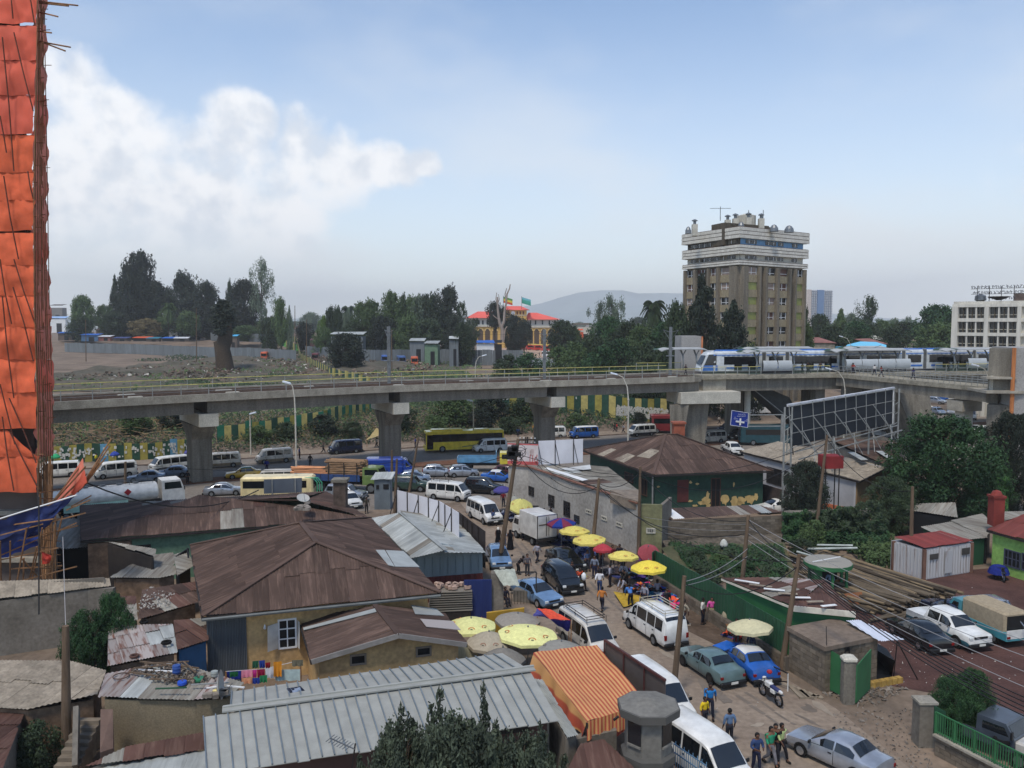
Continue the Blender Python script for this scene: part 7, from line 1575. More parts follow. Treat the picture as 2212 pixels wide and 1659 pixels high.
def uvmat(name,c1,c2,n,rough=.8):
 m=bpy.data.materials.new(name);m.use_nodes=True;nn,l=m.node_tree.nodes,m.node_tree.links;t=nn.new('ShaderNodeTexCoord');s=nn.new('ShaderNodeSeparateXYZ');l.new(t.outputs['UV'],s.inputs[0])
 a=nn.new('ShaderNodeMath');a.operation='MULTIPLY';a.inputs[1].default_value=n;l.new(s.outputs[0],a.inputs[0]);f=nn.new('ShaderNodeMath');f.operation='FRACT';l.new(a.outputs[0],f.inputs[0])
 g=nn.new('ShaderNodeMapRange');g.inputs[1].default_value=.46;g.inputs[2].default_value=.54;l.new(f.outputs[0],g.inputs[0]);pp=nn.new('ShaderNodeMath');pp.operation='PINGPONG';pp.inputs[1].default_value=.5;l.new(f.outputs[0],pp.inputs[0]);g.inputs[1].default_value=.2;g.inputs[2].default_value=.28;l.new(pp.outputs[0],g.inputs[0])
 x=nn.new('ShaderNodeMix');x.data_type='RGBA';x.inputs[6].default_value=lin(c1)+(1,);x.inputs[7].default_value=lin(c2)+(1,);l.new(g.outputs[0],x.inputs[0])
 nz_=nn.new('ShaderNodeTexNoise');nz_.inputs['Scale'].default_value=1.4;nz_.inputs['Detail'].default_value=6;l.new(t.outputs['Object'],nz_.inputs['Vector']);mr=nn.new('ShaderNodeMapRange');mr.inputs[3].default_value=.82;mr.inputs[4].default_value=1.12;l.new(nz_.outputs['Fac'],mr.inputs[0])
 v=nn.new('ShaderNodeVectorMath');v.operation='SCALE';l.new(x.outputs[2],v.inputs[0]);l.new(mr.outputs[0],v.inputs['Scale']);l.new(v.outputs[0],nn['Principled BSDF'].inputs['Base Color']);nn['Principled BSDF'].inputs['Roughness'].default_value=rough;return m
stripe=uvmat('orange and cream stripes',(178,84,60),(206,154,96),17)
sc2=thing('striped_awning','orange and cream striped tarpaulin awning beside the guard post','awning',W('7',1400,1000,1.5))
TL,TR,BR,BL=W('7',932,620,3.1),W('7',1500,552,3.1),W('7',1960,1070,3.1),W('7',1412,1242,3.1)
def wf(u,t):return(0,0,.05*nN(V((u*5,t*5,0)))+.03*sin_(t*9+u*3)-.12*sin_(pi_*u)*sin_(pi_*t))
P('canopy',Mg_([TL,TR,BR,BL],30,16,wf),stripe,sc2,60)
m=Mg_([TL,BL,BL+V((.1,-.1,-.75)),TL+V((-.05,-.1,-.95))],24,6,lambda u,t:(-.16*t*sin_(u*26)-.25*t,-.1*t*sin_(u*17+2),0));m.uv=[(t*.05+u*.02+.01,u)for u,t in m.uv];P('side_drape',m,stripe,sc2,60)
m=Mg_([BL,BR,BR+V((0,-.1,-.7)),BL+V((0,-.1,-.75))],30,5,lambda u,t:(0,-.08*sin_(u*40)*t,.1*t*sin_(u*7)));P('front_drape',m,stripe,sc2,60)
m=Mg_([BL-V((0,0,.72)),BR-V((0,0,.66)),BR-V((.4,.1,1.1)),BL-V((.1,.05,1.05))],20,3,lambda u,t:(0,-.06*sin_(u*33),.08*sin_(u*11)));P('orange_lining',m,tarp_r,sc2,60)
for q in(TL,TR,BR,BL):P('post',Mb_(V((q.x*.985,q.y*1.005,0)),q-V((0,0,.05)),.09),dS,sc2)
rs=sHy('brown sheet roof with gutter strips below the awning','7',[(1210,1730),(1900,1720),(1560,1400),(1350,1440)],[2.3,2.2,2.7,2.7],rR,gW,w=.9,l=3)
gs=sHy('narrow bent tin strips between seam roof and awning','7',[(1240,1400),(1340,1375),(1010,860),(920,850)],[2.9,2.9,3.2,3.2],tin,gW,w=.5,l=3)
solo('louvred_vent',Mx_(tuple(W('7',680,1325,3.2)),(1.9,.1,.2),.22),bK,'dark louvre strip under the seam roof eave','vent')
solo('stone_wall_strip',Mp_([W('7',1240,1420,2.5),W('7',1680,1320,2.5),W('7',1680,1320,2.5)+V((0,.4,0)),W('7',1240,1420,2.5)+V((0,.4,0))],2.5),gW,'low grey wall under the striped awning','wall')
hb=hOd('brown framed hoarding separating the striped awning from the street','7',[(1577,510),(1750,625),(1935,745),(2118,870)],None,3.6,.8,mat('brown grey board',(84,76,72),.75,.15,.8),postm=mat('maroon frame',(78,44,42),.6),braces=False,n=1)
a,b=W('7',1577,510,3.62),W('7',2118,870,3.62);P('top_rail',Mb_(a,b,.1),mat('maroon frame',(78,44,42),.6),hb)
gcx,gcy=(lambda p:(p.x,p.y))(W('7',1965,1060,4.35));gd=mat('grey painted concrete',(118,116,109),.85,.15,.5,bump=.15,fine=5);gdk=mat('dark grey band',(84,83,79),.85,.15,.5)
gtw=thing('guard_post','octagonal grey concrete guard post with an overhanging roof','guard post',V((gcx,gcy,0)))
def oct_(r,z,off=0):return[V((gcx+r*cos_(pi_/8+off+i*pi_/4),gcy+r*sin_(pi_/8+off+i*pi_/4),z))for i in range(8)]
def octp(nm,prof,mt):
 m=M()
 for r,z in prof:m.v+=oct_(r,z)
 for j in range(len(prof)-1):
  for i in range(8):k=(i+1)%8;m.f.append((j*8+i,j*8+k,(j+1)*8+k,(j+1)*8+i))
 m.f+=[tuple(reversed(range(8))),tuple((len(prof)-1)*8+i for i in range(8))];P(nm,m,mt,gtw)
octp('base',[(1.0,0),(1.0,2.0),(1.08,2.1),(1.08,2.4),(.92,2.5)],gdk);octp('cabin_wall',[(.92,2.5),(.92,3.95)],gd);octp('roof_rim',[(1.22,3.95),(1.24,4.25),(1.18,4.27)],gdk);octp('roof',[(1.18,4.272),(.6,4.36),(.05,4.5)],gd)
for i in range(8):
 if i%2==1:continue
 a,b=oct_(.93,0)[i],oct_(.93,0)[(i+1)%8];n=V((b.y-a.y,a.x-b.x,0)).normalized();d=(b-a)
 pp=[a+d*.08,a+d*.92];w_=P('window',Mp_([pp[0]+V((0,0,2.95)),pp[1]+V((0,0,2.95)),pp[1]+V((0,0,3.85)),pp[0]+V((0,0,3.85))],n*.03),glass2,gtw)
 P('sill',Mb_(pp[0]+V((0,0,2.9))+n*.04,pp[1]+V((0,0,2.9))+n*.04,.08),gd,w_)
P('gutter_spout',Mb_(V((gcx-1.2,gcy-.4,3.95)),V((gcx-1.4,gcy-.5,3.85)),.07),dS,gtw)
P('stair_rail',Mt_([V((gcx+.4,gcy-1.05,2.2)),V((gcx+.9,gcy-1.9,1.2))],.03,5),dS,gtw)
for i in range(5):P('rail_post',Mb_(V((gcx+.4+i*.12,gcy-1.05-i*.2,1.2-i*.2)),V((gcx+.4+i*.12,gcy-1.05-i*.2,2.2-i*.24)),.03),dS,gtw)
P('step',Mx_((gcx+1.2,gcy-1.2,.9),(1.2,.7,.2)),gd,gtw)
bf=thing('blue_railing','ornate blue iron railing between the guard post and the white minibus','railing',V((gcx+1.2,gcy-.6,0)))
a,b=W('8',165,1440,1.7),W('8',460,1640,1.7);blu=mat('blue iron',(96,132,160),.5,.15,2)
for z in(1.7,1.35,.4):P('rail',Mb_(V((a.x,a.y,z)),V((b.x,b.y,z)),.04),blu,bf)
for i in range(16):q=a.lerp(b,i/15);P('picket',Mb_(V((q.x,q.y,.05)),V((q.x,q.y,1.85 if i%2 else 1.72)),.028),blu,bf)
# WHITE MARKET BUILDING AND GREEN HOUSE
ww=mat('dirty white wall',(178,174,166),.9,.16,.25,bump=.15,col2=(148,144,136),fine=4,spec=.1)
N0,N1,N2,NE=W('3',705,318,4.3),W('3',885,330,4.3),W('3',1872,668,4.15),W('3',2090,672,4.15)
NB,NC,ND=N1+V((7.2,3.8,0)),W('3',1880,560,4.15),W('3',1560,300,4.2)
wb=thing('market_building','long whitewashed building with a brick coping and barred windows behind the stalls','building',V((N1.x,N1.y,0)))
def wallseg(root,a,b,z1,mt,nm='wall',z0=0,th=.25):
 d=(b-a).normalized();n=V((d.y,-d.x,0));n=n if n.dot(V((0,0,0))-a)>0 else-n;a,b=V((a.x,a.y,z1)),V((b.x,b.y,z1));return P(nm,Mp_([a,b,b-n*th,a-n*th],z1-z0),mt,root)
wallseg(wb,N0,N1,4.3,ww);wallseg(wb,N1,N2,4.2,ww)
wallseg(wb,N2,NE,4.15,mat('mossy yellow wall',(130,128,92),.9,.25,.5,col2=(104,104,76),fine=4));wallseg(wb,NE,NE+V((1.4,3.2,0)),4.1,gW)
P('coping',Mb_(N1+V((0,0,.03)),N2+V((0,0,.1)),.34,.1),mat('brick coping',(124,86,70),.9,.3,3),wb);P('coping',Mb_(N0+V((0,0,.03)),N1+V((0,0,.03)),.34,.1),mat('brick coping',(124,86,70),.9,.3,3),wb)
rf=[V((q.x,q.y,3.85))for q in(N1+(N2-N1)*.01+V((.3,.1,0)),N2+V((-.1,.6,0)),W('3',1880,545,3.85),W('3',1600,330,3.85),N1+V((6.6,3.4,0)))]
P('roof_deck',Mp_(rf,.3),cDk,wb)
sheets(wb,[V((q.x,q.y,3.9))for q in(W('3',960,345,3.9),W('3',1830,620,3.9),W('3',1870,545,3.9),W('3',1120,300,3.9))],tO,w=1.0,l=2.5,patch=(.45,[rR,tin,rust,tin]))
P('skylight_strip',Mp_([W('3',1030,345,4.02),W('3',1060,335,4.02),W('3',1420,445,4.02),W('3',1370,455,4.02)],.03),wP,wb)
P('cloth_patch',Mp_([W('3',1140,350,4.03),W('3',1440,310,4.03),W('3',1450,350,4.03),W('3',1280,365,4.03)],.03),mat('grey sheeting',(190,192,190),.7),wb)
P('block_upstand',Mp_([W('3',1620,570,4.5),W('3',1875,640,4.4),W('3',1875,640,4.4)+V((.2,.3,0)),W('3',1620,570,4.5)+V((.2,.3,0))],.8),mat('grey blockwork',(128,116,102),.95,.25,2,bump=.4),wb)
P('block_upstand',Mp_([W('3',1620,540,4.5),W('3',1875,535,4.5),W('3',1875,640,4.4),W('3',1870,640,4.4)],.6),mat('grey blockwork',(128,116,102)),wb)
for x0,y0_,x1,y1_ in((890,500,938,600),(1068,575,1120,700),(1205,632,1262,790),(1300,758,1345,845)):oPn(wb,N1,N2,'3',x0,y0_,x1,y1_,cols=3,rows=3,frame=dS,pane=glass2 if x0 !=1300 else mat('blue door',(70,92,110),.7))
for x0,y0_,x1,y1_ in((1405,708,1455,762),(1543,765,1593,822),(1678,822,1732,880)):oPn(wb,N1,N2,'3',x0,y0_,x1,y1_,cols=3,frame=cPl,pane=bK)
oPn(wb,N2,NE,'3',1945,880,2028,930,cols=5,frame=cPl,pane=bK)
h1=hOd('white panel hoarding on steel braces behind the market building roof','3',[(970,98),(1125,92),(1290,84),(1378,80)],None,6.6,4.1,hoard_w,n=1)
sg=thing('red_and_white_sign','red and white sign sheet with faded lettering at the roof corner','sign',W('3',835,320,4))
a,b=W('3',697,118,6.3),W('3',975,128,6.3);SGm=mat('faded white sheet',(206,196,194),.7,.15,.6);redp=mat('faded red print',(196,92,90),.7,.15,1)
P('panel',Mp_([a,b,V((b.x,b.y,4.1)),V((a.x,a.y,4.1))],(0,.06,0)),SGm,sg)
for z0,z1 in((6.18,6.3),(4.1,4.45)):P('red_band',Mp_([V((a.x,a.y-.01,z1)),V((b.x,b.y-.01,z1)),V((b.x,b.y-.01,z0)),V((a.x,a.y-.01,z0))],(0,.02,0)),redp,sg)
text('በሪ',sg,'3',890,205,80,a,b,redp,ext=.005,off=.03,width=75);text('ፍላሽ ፓርክ',sg,'3',905,285,14,a,b,redp,ext=.005,off=.03,width=50)
text('ኖክ',sg,'3',712,240,60,a,b,redp,ext=.005,off=.03,width=70)
P('roundel',Ml_(tuple(onwall(a,b,'3',925,200)+V((0,-.02,0))),[(.05,-.01),(.34,-.01),(.34,.0)],14,'y'),mat('pale roundel',(190,170,166),.7),sg)
E=[W('3',1372,178,4.2),W('4',165,405,4.2),W('4',1248,366,4.2)];E.append(E[0]+(E[2]-E[1]));cx4=sum(E,V((0,0,0)))/4
ap=[V((cx4.x-.6,cx4.y,6.9)),V((cx4.x+.6,cx4.y+.1,6.9))]
hG=house('dark green peeling house under a wide brown hipped roof',E,ap,[(0,1,4),(1,2,5,4),(2,3,5),(3,0,4,5)],green_w,rust,ins=.8,l=3,patch=None)
for a,b in((0,4),(1,4),(2,5),(3,5)):ps=E+ap;P('hip_cap',Mb_(ps[a]+V((0,0,.07)),ps[b]+V((0,0,.07)),.3,.06),rust,hG)
f=FP[hG.name]
oPn(hG,f[1],f[2],'4',382,450,480,645,kind='door',pane=mat('maroon shutter',(84,40,36),.7),name='shutter');oPn(hG,f[1],f[2],'4',685,432,768,695,cols=2,frame=mat('brown frame',(80,58,48),.8),pane=bK)
peel=mat('exposed ochre plaster',(190,164,108),.9,.2,2);d_=(f[2]-f[1]).normalized();n_=V((d_.y,-d_.x,0))
def blob(cx0,cy0,rx,ry,k='4',A=f[1],B=f[2],nn=n_,mt=peel,root=hG,n=14,nm='peeled_patch'):
 c=onwall(A,B,k,cx0,cy0);e=onwall(A,B,k,cx0+rx,cy0);g=onwall(A,B,k,cx0,cy0-ry);ax,az=(V((e.x,e.y,0))-V((c.x,c.y,0))).length,g.z-c.z;dd=(B-A).normalized();dd.z=0;pts=[]
 for i in range(n):a_=2*pi_*i/n;r_=U_(.6,1.15);pts.append(c+dd*ax*r_*cos_(a_)+V((0,0,az*r_*sin_(a_)))+nn*.02)
 P(nm,M().poly(pts if(pts[1]-pts[0]).cross(pts[2]-pts[1]).dot(nn)>0 else list(reversed(pts))),mt,root)
for a in((810,630,40,50),(900,640,45,48),(960,635,40,40),(1040,620,55,48),(1090,600,20,40),(640,640,40,40),(600,655,40,20),(655,590,18,40),(560,485,18,12),(500,470,14,14),(890,490,10,25),(500,640,20,12),(540,680,26,12),(210,510,14,10),(940,660,30,25),(660,680,25,20)):blob(*a)
f2a,f2b=f[0],f[1]
for x0,y0_,x1,y1_ in((1755,370,1830,480),(1905,430,1955,600)):oPn(hG,f2a,f2b,'3',x0,y0_,x1,y1_,cols=2,frame=mat('brown frame',(80,58,48)),pane=bK)
for p3,s in((W('4',20,105,5.2),1),):
 pass
for q in(((1508,222),(1560,240),(1678,180),(1630,168)),((1660,265),(1745,298),(1850,235),(1780,212)),((1862,240),(1975,258),(2072,190),(1990,170))):
 pts=[W('3',x,y,4.2+(y<9)*1)for x,y in q];pts=[]
 for x,y in q:
  A_,B_,C_=E[0],E[1],ap[0];nn=(B_-A_).cross(C_-A_);d=ray('3',x,y);t=(A_-O).dot(nn)/d.dot(nn);pts.append(O+d*t+nn.normalized()*(.06 if nn.z>0 else-.06))
 P('pale_roof_sheet',Mp_(pts,.02),asbestos,hG)
rc=V((cx4.x+1.0,cx4.y+1.2,6.6));P('chimney',Mx_((rc.x,rc.y,7.2),(1.2,1.2,1.5)),mat('orange brick',(150,84,62),.9,.2,2),hG);P('chimney_cap',Mx_((rc.x,rc.y,8.05),(1.45,1.45,.2)),mat('orange brick',(150,84,62)),hG)
P('downpipe',Mt_([f[1]+V((-.3,-.35,0)),V((f[1].x-.3,f[1].y-.35,0))],.08,6),gV,hG)
kb=thing('block_shed','grey block walled lean-to with patchy white and brown roof sheets','shed',W('4',700,900,1))
a,b=W('4',250,818,2.35),W('4',1338,742,2.6);c,d=W('4',1115,680,2.7),W('4',250,700,2.7)
blkm=mat('grey block',(118,108,94),.95,.3,1.2,bump=.3,rnd=.16,spec=.1);mort=mat('mortar',(96,88,78),.95,.2,2)
def blocks(root,A,B,z0,z1,bw=.45,bh=.22,mt=blkm,th=.1,maxn=300,skip=None):
 dd=(B-A);dd.z=0;L_=dd.length;dd.normalize();n=V((dd.y,-dd.x,0));n=n if n.dot(V((0,0,0))-A)>0 else-n;cnt=0;cache={}
 nx_,nz_=max(1,round(L_/bw)),max(1,round((z1-z0)/bh));bw,bh=L_/nx_,(z1-z0)/nz_
 P('wall',Mp_([V((A.x,A.y,z1)),V((B.x,B.y,z1)),V((B.x,B.y,z1))-n*.25,V((A.x,A.y,z1))-n*.25],z1-z0),mort,root)
 me=None;rest=M()
 for j in range(nz_):
  for i in range(nx_+(j%2)):
   s0=max(0,(i-.5*(j%2))*bw);s1=min(L_,(i+1-.5*(j%2))*bw);o_=U_(.012,.03)
   q=[A+dd*(s0+.012)+n*o_,A+dd*(s1-.012)+n*o_];zz0,zz1=z0+j*bh+.012,z0+(j+1)*bh-.012
   if s1-s0<.08 or(skip and skip(s0/L_,s1/L_,zz0,zz1)):continue
   p=[V((q[0].x,q[0].y,zz0)),V((q[1].x,q[1].y,zz0)),V((q[1].x,q[1].y,zz1)),V((q[0].x,q[0].y,zz1))]
   if cnt<maxn:P('block',Mp_(p,-n*(o_-.002)),mt,root)
   else:rest.prism(p,-n*(o_-.002))
   cnt+=1
 if rest.v:P('blocks',rest,mt,root,kind='stuff')
blocks(kb,a,b,.9,2.3,.8,.25);wallq(kb,[a,b],.9,0,mat('rubble stone base',(92,84,72),.95,.4,3,bump=.6),'stone_base')
sheets(kb,[a+V((0,0,.05)),b+V((0,0,.02)),c,d],rust,w=1.0,l=3,patch=(.35,[tin,wP,tO]))
solo('rubble_retaining',Mg_([W('4',245,1010,.95),W('4',1330,930,1.0),W('4',1300,1090,.3),W('4',330,1130,.3)],20,6,lambda u,t:(0,-.15*R.random(),.2*R.random())),mat('rubble stone base',(92,84,72)),'rough stone footing below the block walled lean-to','retaining wall')
solo('white_sack',Ml_(tuple(W('4',800,1060,.9)),[(.08,0),(.3,.1),(.34,.3),(.22,.55),(.08,.7)],10),cloth((190,190,180)),'white sack lying against the rubble slope','sack',smooth=60)
solo('rusty_coil',Ml_(tuple(W('4',1115,1290,.3)),[(.9,0),(1.0,.15),(.7,.3),(.1,.25)],12),mat('rusty scrap coil',(84,60,52),.9,.4,5),'round rusty heap of scrap on the weedy bank','scrap heap')
E=[W('4',945,190,3.8),W('9',385,682,3.8),W('9',655,545,4.7),W('4',1290,105,4.7)]
hH=house('long white walled house with a weathered grey roof behind the billboard frame',E,[],[(0,1,2,3)],mat('whitewash',(176,176,176),.9,.15,.4),asbestos,ins=.5,l=3)
f=FP[hH.name]
for x0,y0_,x1,y1_ in((1190,325,1320,510),(1340,360,1420,520)):oPn(hH,f[0],f[1],'4',x0,y0_,x1,y1_,cols=4,rows=2,frame=dS,pane=bK)
P('ochre_gable',Mp_([f[1]+V((0,0,-.2)),f[2]+V((0,0,-.2)),f[2]+V((.12,-.05,-.2)),f[1]+V((.12,-.05,-.2))],3.3),mat('ochre brown gable',(126,104,74),.9,.3,.6),hH)
E=[W('9',655,545,4.72),W('9',830,330,4.5),W('9',610,235,4.9),W('4',1290,95,4.75)]
hI=sHy('brown ribbed roof with two pale skylights right of the billboard','9',[(655,540),(830,325),(600,238),(60,290)],[4.74,4.3,5.4,5.3],rust,gW,w=.5,l=9,name='house',cat='house')
for q in(((270,405),(330,403),(465,475),(400,480)),((540,393),(600,393),(715,462),(660,468))):P('skylight',Mp_([W('9',x,y,5.12)for x,y in q],.03),tin,hI)
bb=thing('billboard','big dark billboard seen from behind with a steel lattice frame','billboard',V((34,86,0)))
c_=[WY('d',390,1235,80),WY('d',1205,1100,92),WY('d',1200,1370,92),WY('d',410,1550,80)]
P('panel',Mp_(c_,(0,.15,0)),mat('dark board',(30,36,44),.7,.2,.3),bb)
def bq(u,t,o=-.6):return c_[0].lerp(c_[1],u).lerp(c_[3].lerp(c_[2],u),t)+V((0,o,0))
P('top_edge',Mb_(bq(0,-.01,-.05),bq(1,-.01,-.05),.3,.25),mat('pale edge',(190,192,196),.6),bb);P('side_edge',Mb_(bq(.995,0,-.1),bq(.995,1,-.1),.12),wP,bb)
for i in range(11):P('upright',Mb_(bq(i/10,-.03,-.35),bq(i/10,1.03,-.35),.06),gV,bb)
for t in(.0,.33,.66,1.0):P('crossbar',Mb_(bq(0,t,-.5),bq(1,t,-.5),.06),gV,bb)
for u in(0,.19,.38,.57,.76):P('diagonal',Mb_(bq(u,.33,-.6),bq(u+.19,1.25,-1.6),.08),gV,bb);P('diagonal',Mb_(bq(u+.1,.66,-.6),bq(u+.2,1.5,-2.4),.07),gV,bb);P('strut',Mb_(bq(u+.19,1.0,-.5),bq(u+.12,1.5,-2.6),.07),gV,bb)
P('walkway_rail',Mb_(bq(0,1.22,-2.2),bq(1,1.12,-2.2),.1),gV,bb);P('walkway_rail',Mb_(bq(0,1.08,-1.2),bq(1,1.02,-1.2),.1),gV,bb)
for u,o in((0.0,-.2),(1.03,0)):
 for dx in(-.35,.35):q=bq(u,0,o);P('leg',Mb_(V((q.x+dx,q.y,0)),V((q.x+dx,q.y,q.z-.1)),.14),gV,bb)
 for k in range(9):q=bq(u,0,o);z=.8+k*1.1;P('lattice',Mb_(V((q.x-.35,q.y,z)),V((q.x+.35,q.y,z+.5)),.06),gV,bb)
for u in(.35,.7):q=bq(u,1,-1);P('leg',Mb_(V((q.x,q.y,0)),V((q.x,q.y,q.z+.3)),.14),gV,bb)
ls=thing('lattice_tower','slim triangular steel lattice stand in front of the white house','lattice tower',G('4',1385,560))
p=G('4',1385,560);tz_=WY('4',1375,-10,p.y).z
for dx in(-.45,.3):P('leg',Mb_(V((p.x+dx,p.y,0)),V((p.x+dx*.4-.1,p.y,tz_)),.12),gV,ls)
P('leg',Mb_(V((p.x+.75,p.y-.5,0)),V((p.x+.05,p.y,tz_)),.09),dS,ls)
for k in range(10):z=tz_*k/10;P('lattice',Mb_(V((p.x-.45+.03*k,p.y,z)),V((p.x+.3-.02*k,p.y,z+.7)),.05),gV,ls)
wt=thing('red_water_tank','red steel water tank on thin legs beside the slim tree','water tank',V((fx(1801,74),74,0)))
zt2=WY('4',1790,225,74).z;zb2=WY('4',1790,335,74).z;P('tank',Mx_((fx(1801,74),74,(zt2+zb2)/2),(1.62,1.5,zt2-zb2),.15),mat('red tank',(128,34,34),.6,.2,1),wt)
for dx in(-.6,.6):
 for dy in(-.5,.5):P('leg',Mb_(V((fx(1801,74)+dx,74+dy,0)),V((fx(1801,74)+dx,74+dy,zb2)),.08),dS,wt)
solo('orange_wall_panel',Mp_([W('9',-20,880,1.9),W('9',270,935,1.7),W('9',270,935,1.7)+V((0,.3,0)),W('9',-20,880,1.9)+V((0,.3,0))],1.4),mat('orange wall',(190,108,70),.85),'low orange painted wall above the creeper','wall')
solo('dark_brick_wall',Mp_([W('4',1118,478,2.4),W('4',1500,590,2.4),W('4',1500,590,2.4)+V((.1,.3,0)),W('4',1118,478,2.4)+V((.1,.3,0))],2.4),mat('dark brick',(70,60,56),.95,.3,2.5,bump=.4),'dark brick wall right of the green house','wall')
# RIGHT YARD
fa,fb_,fc2=W('4',182,1082,2.5),W('4',750,1397,2.5),W('8',1190,372,2.5)
def fz(p,z=0):return V((p.x,p.y,z))
fence('green sheet fence on a block footing along the market street',[fz(W('4',160,1100,2.5)),fz(fa),fz(fb_),fz(fc2)],1.75,1.05,[cgrn_d],postm=cgrn_d,z0=.75,var=.01)
fw=thing('footing_wall','stained block wall carrying the green sheet fence','wall',fz(fb_));blocks(fw,fz(fa)+V((-.15,-.25,0)),fz(fc2)+V((-.15,-.25,0)),0,.78,.5,.26)
gb2=[W('4',780,1330,3.0),W('4',1420,1590,3.0),W('4',1988,1645,3.0),W('4',1720,1360,3.25),W('4',1310,1318,3.25)]
hJ=thing('green_shop','bright green walled building with a rusty roof and white fascia','building',fz(gb2[1]))
g_=inset(gb2,.25)
for i in range(5):a,b=g_[i],g_[(i+1)%5];wallseg(hJ,a,b,2.95,cgrn)
sheets(hJ,gb2[:2]+[gb2[3],gb2[4]],rR,w=.8,l=2.4,patch=(.2,[tin_pink,tO]));sheets(hJ,[gb2[1],gb2[2],gb2[3]],rR,w=.8,l=2.4,patch=(.2,[tin_pink]))
P('fascia',Mb_(gb2[1]+V((0,0,-.1)),gb2[2]+V((0,0,-.1)),.1,.32),mat('off white fascia',(206,200,184),.8),hJ);P('fascia',Mb_(gb2[0]+V((0,0,-.1)),gb2[1]+V((0,0,-.1)),.06,.12),mat('off white fascia',(206,200,184)),hJ)
for i in range(7):P('loose_sheet',Mb_(W('4',900+i*130,1345+i*40,3.25),W('4',1120+i*115,1380+i*32,3.25),.22,.03),asbestos if i%2 else wP,hJ)
gp=thing('block_hut','grey block hut with a flat dusty concrete roof at the yard gate','hut',fz(W('D',1783,1400,2.45)))
h4=[W('D',1706,1354,2.45),W('D',1783,1396,2.45),W('D',1896,1373,2.45),W('D',1805,1337,2.45)]
P('roof_slab',Mp_([q+(q-sum(h4,V((0,0,0)))/4).normalized()*.15 for q in h4],.22),mat('dusty roof slab',(122,108,94),.95,.2,.6,bump=.3,fine=4),gp)
blocks(gp,fz(h4[0]),fz(h4[1]),0,2.2,.45,.25);blocks(gp,fz(h4[1]),fz(h4[2]),0,2.2,.45,.25,skip=lambda a,b,z0,z1:.42<(a+b)/2<.56 and z0>.9)
oPn(gp,fz(h4[1]),fz(h4[2]),'8',1700,572,1740,690,cols=1,frame=dS,pane=bK)
P('aerial',Mb_(h4[1]+V((.1,.1,0)),h4[1]+V((.05,.1,1.0)),.03),dS,gp)
ggt=thing('green_gate','open green steel gate leaves beside the concrete pillar','gate',G('A',250,1130))
a,b=G('8',1545,960),G('8',1690,1035)
P('gate_leaf',Mp_([V((a.x,a.y,2.2)),V((b.x,b.y,2.1)),V((b.x,b.y,.1)),V((a.x,a.y,.1))],(0,.06,0)),cgrn,ggt)
a,b=G('A',305,1120),G('A',425,1000);P('gate_leaf',Mp_([V((a.x,a.y,2.0)),V((b.x,b.y,2.2)),V((b.x,b.y,.1)),V((a.x,a.y,.1))],(.06,0,0)),cgrn,ggt)
p=G('8',1745,1085);P('pillar',Mc_((p.x,p.y+.2,1.1),(.62,.6,2.2),.08),cDk,ggt);P('pillar_cap',Mc_((p.x,p.y+.2,2.3),(.72,.68,.2),.1),cPl,ggt)
yl=thing('yellow_kerb','low yellow painted kerb beside the gate','kerb',G('A',530,950))
a,b=G('A',420,975),G('A',700,925)
for i in range(6):q0,q1=a.lerp(b,i/6),a.lerp(b,(i+.9)/6);P('block',Mb_(q0+V((0,0,.15)),q1+V((0,0,.15)),.3,.3),mat('worn yellow paint',(172,140,72),.85,.3,3),yl)
cv=thing('lean_to_canopy','white ribbed canopy sheet on thin legs behind the block hut','canopy',G('A',640,900))
q4c=[W('A',228,402,2.7),W('A',340,396,2.7),W('A',728,568,2.4),W('A',505,580,2.4)];sheets(cv,[q4c[3],q4c[2],q4c[1],q4c[0]],mat('blue white sheet',(206,212,224),.5,.1,.5),w=.35,l=9,waves=3)
for x,y in((632,905),(840,905)):q=G('A',x,y);P('leg',Mb_(q,W('A',665,575,2.42),.05),dS,cv)
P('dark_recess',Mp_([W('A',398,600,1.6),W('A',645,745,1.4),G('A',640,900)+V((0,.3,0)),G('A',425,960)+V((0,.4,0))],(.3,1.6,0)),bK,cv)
rw=thing('railing_wall','block wall with green railings and an end pillar at the bottom right','wall',G('A',930,1480))
p=G('A',905,1475);P('pillar',Mx_((p.x,p.y+.2,1.0),(.75,.7,2.0)),gW,rw);P('pillar_cap',Mx_((p.x,p.y+.2,2.05),(.85,.8,.1)),cC,rw)
a,b=fz(W('A',990,1370,.95)),fz(W('A',2000,1890,.95));blocks(rw,a,b,0,.9,.5,.22,maxn=160);P('coping',Mb_(a+V((0,0,.95)),b+V((0,0,.95)),.36,.1),cC,rw)
for z in(1.95,1.1):P('rail',Mb_(a+V((0,0,z)),b+V((0,0,z)),.05),cgrn,rw)
for i in range(46):q=a.lerp(b,i/45);P('picket',Mb_(q+V((0,0,1.0)),q+V((0,0,1.95)),.03 if i%8 else .08),cgrn,rw)
solo('green_board',Mp_([W('A',985,1130,2.0),W('A',1080,1180,2.0),W('A',1080,1180,2.0)+V((0,.05,0)),W('A',985,1130,2.0)+V((0,.05,0))],1.3),cgrn_d,'green sheet panel behind the end of the railings','panel')
tree('dark pointed leaved shrub with two tops behind the green railings',fz(W('A',1120,1420,0)),2.9,1.9,'near',L_deep,0,name='shrub',cat='shrub',rz=1.5);tree('right hand half of the pointed leaved shrub',fz(W('A',1290,1400,0)),3.1,2.1,'near',L_deep,0,name='shrub',cat='shrub',rz=4)
bt_=thing('green_booth','small green booth on posts with a round grey roof by the log pile','booth',G('4',1730,1500));p=G('4',1730,1490)
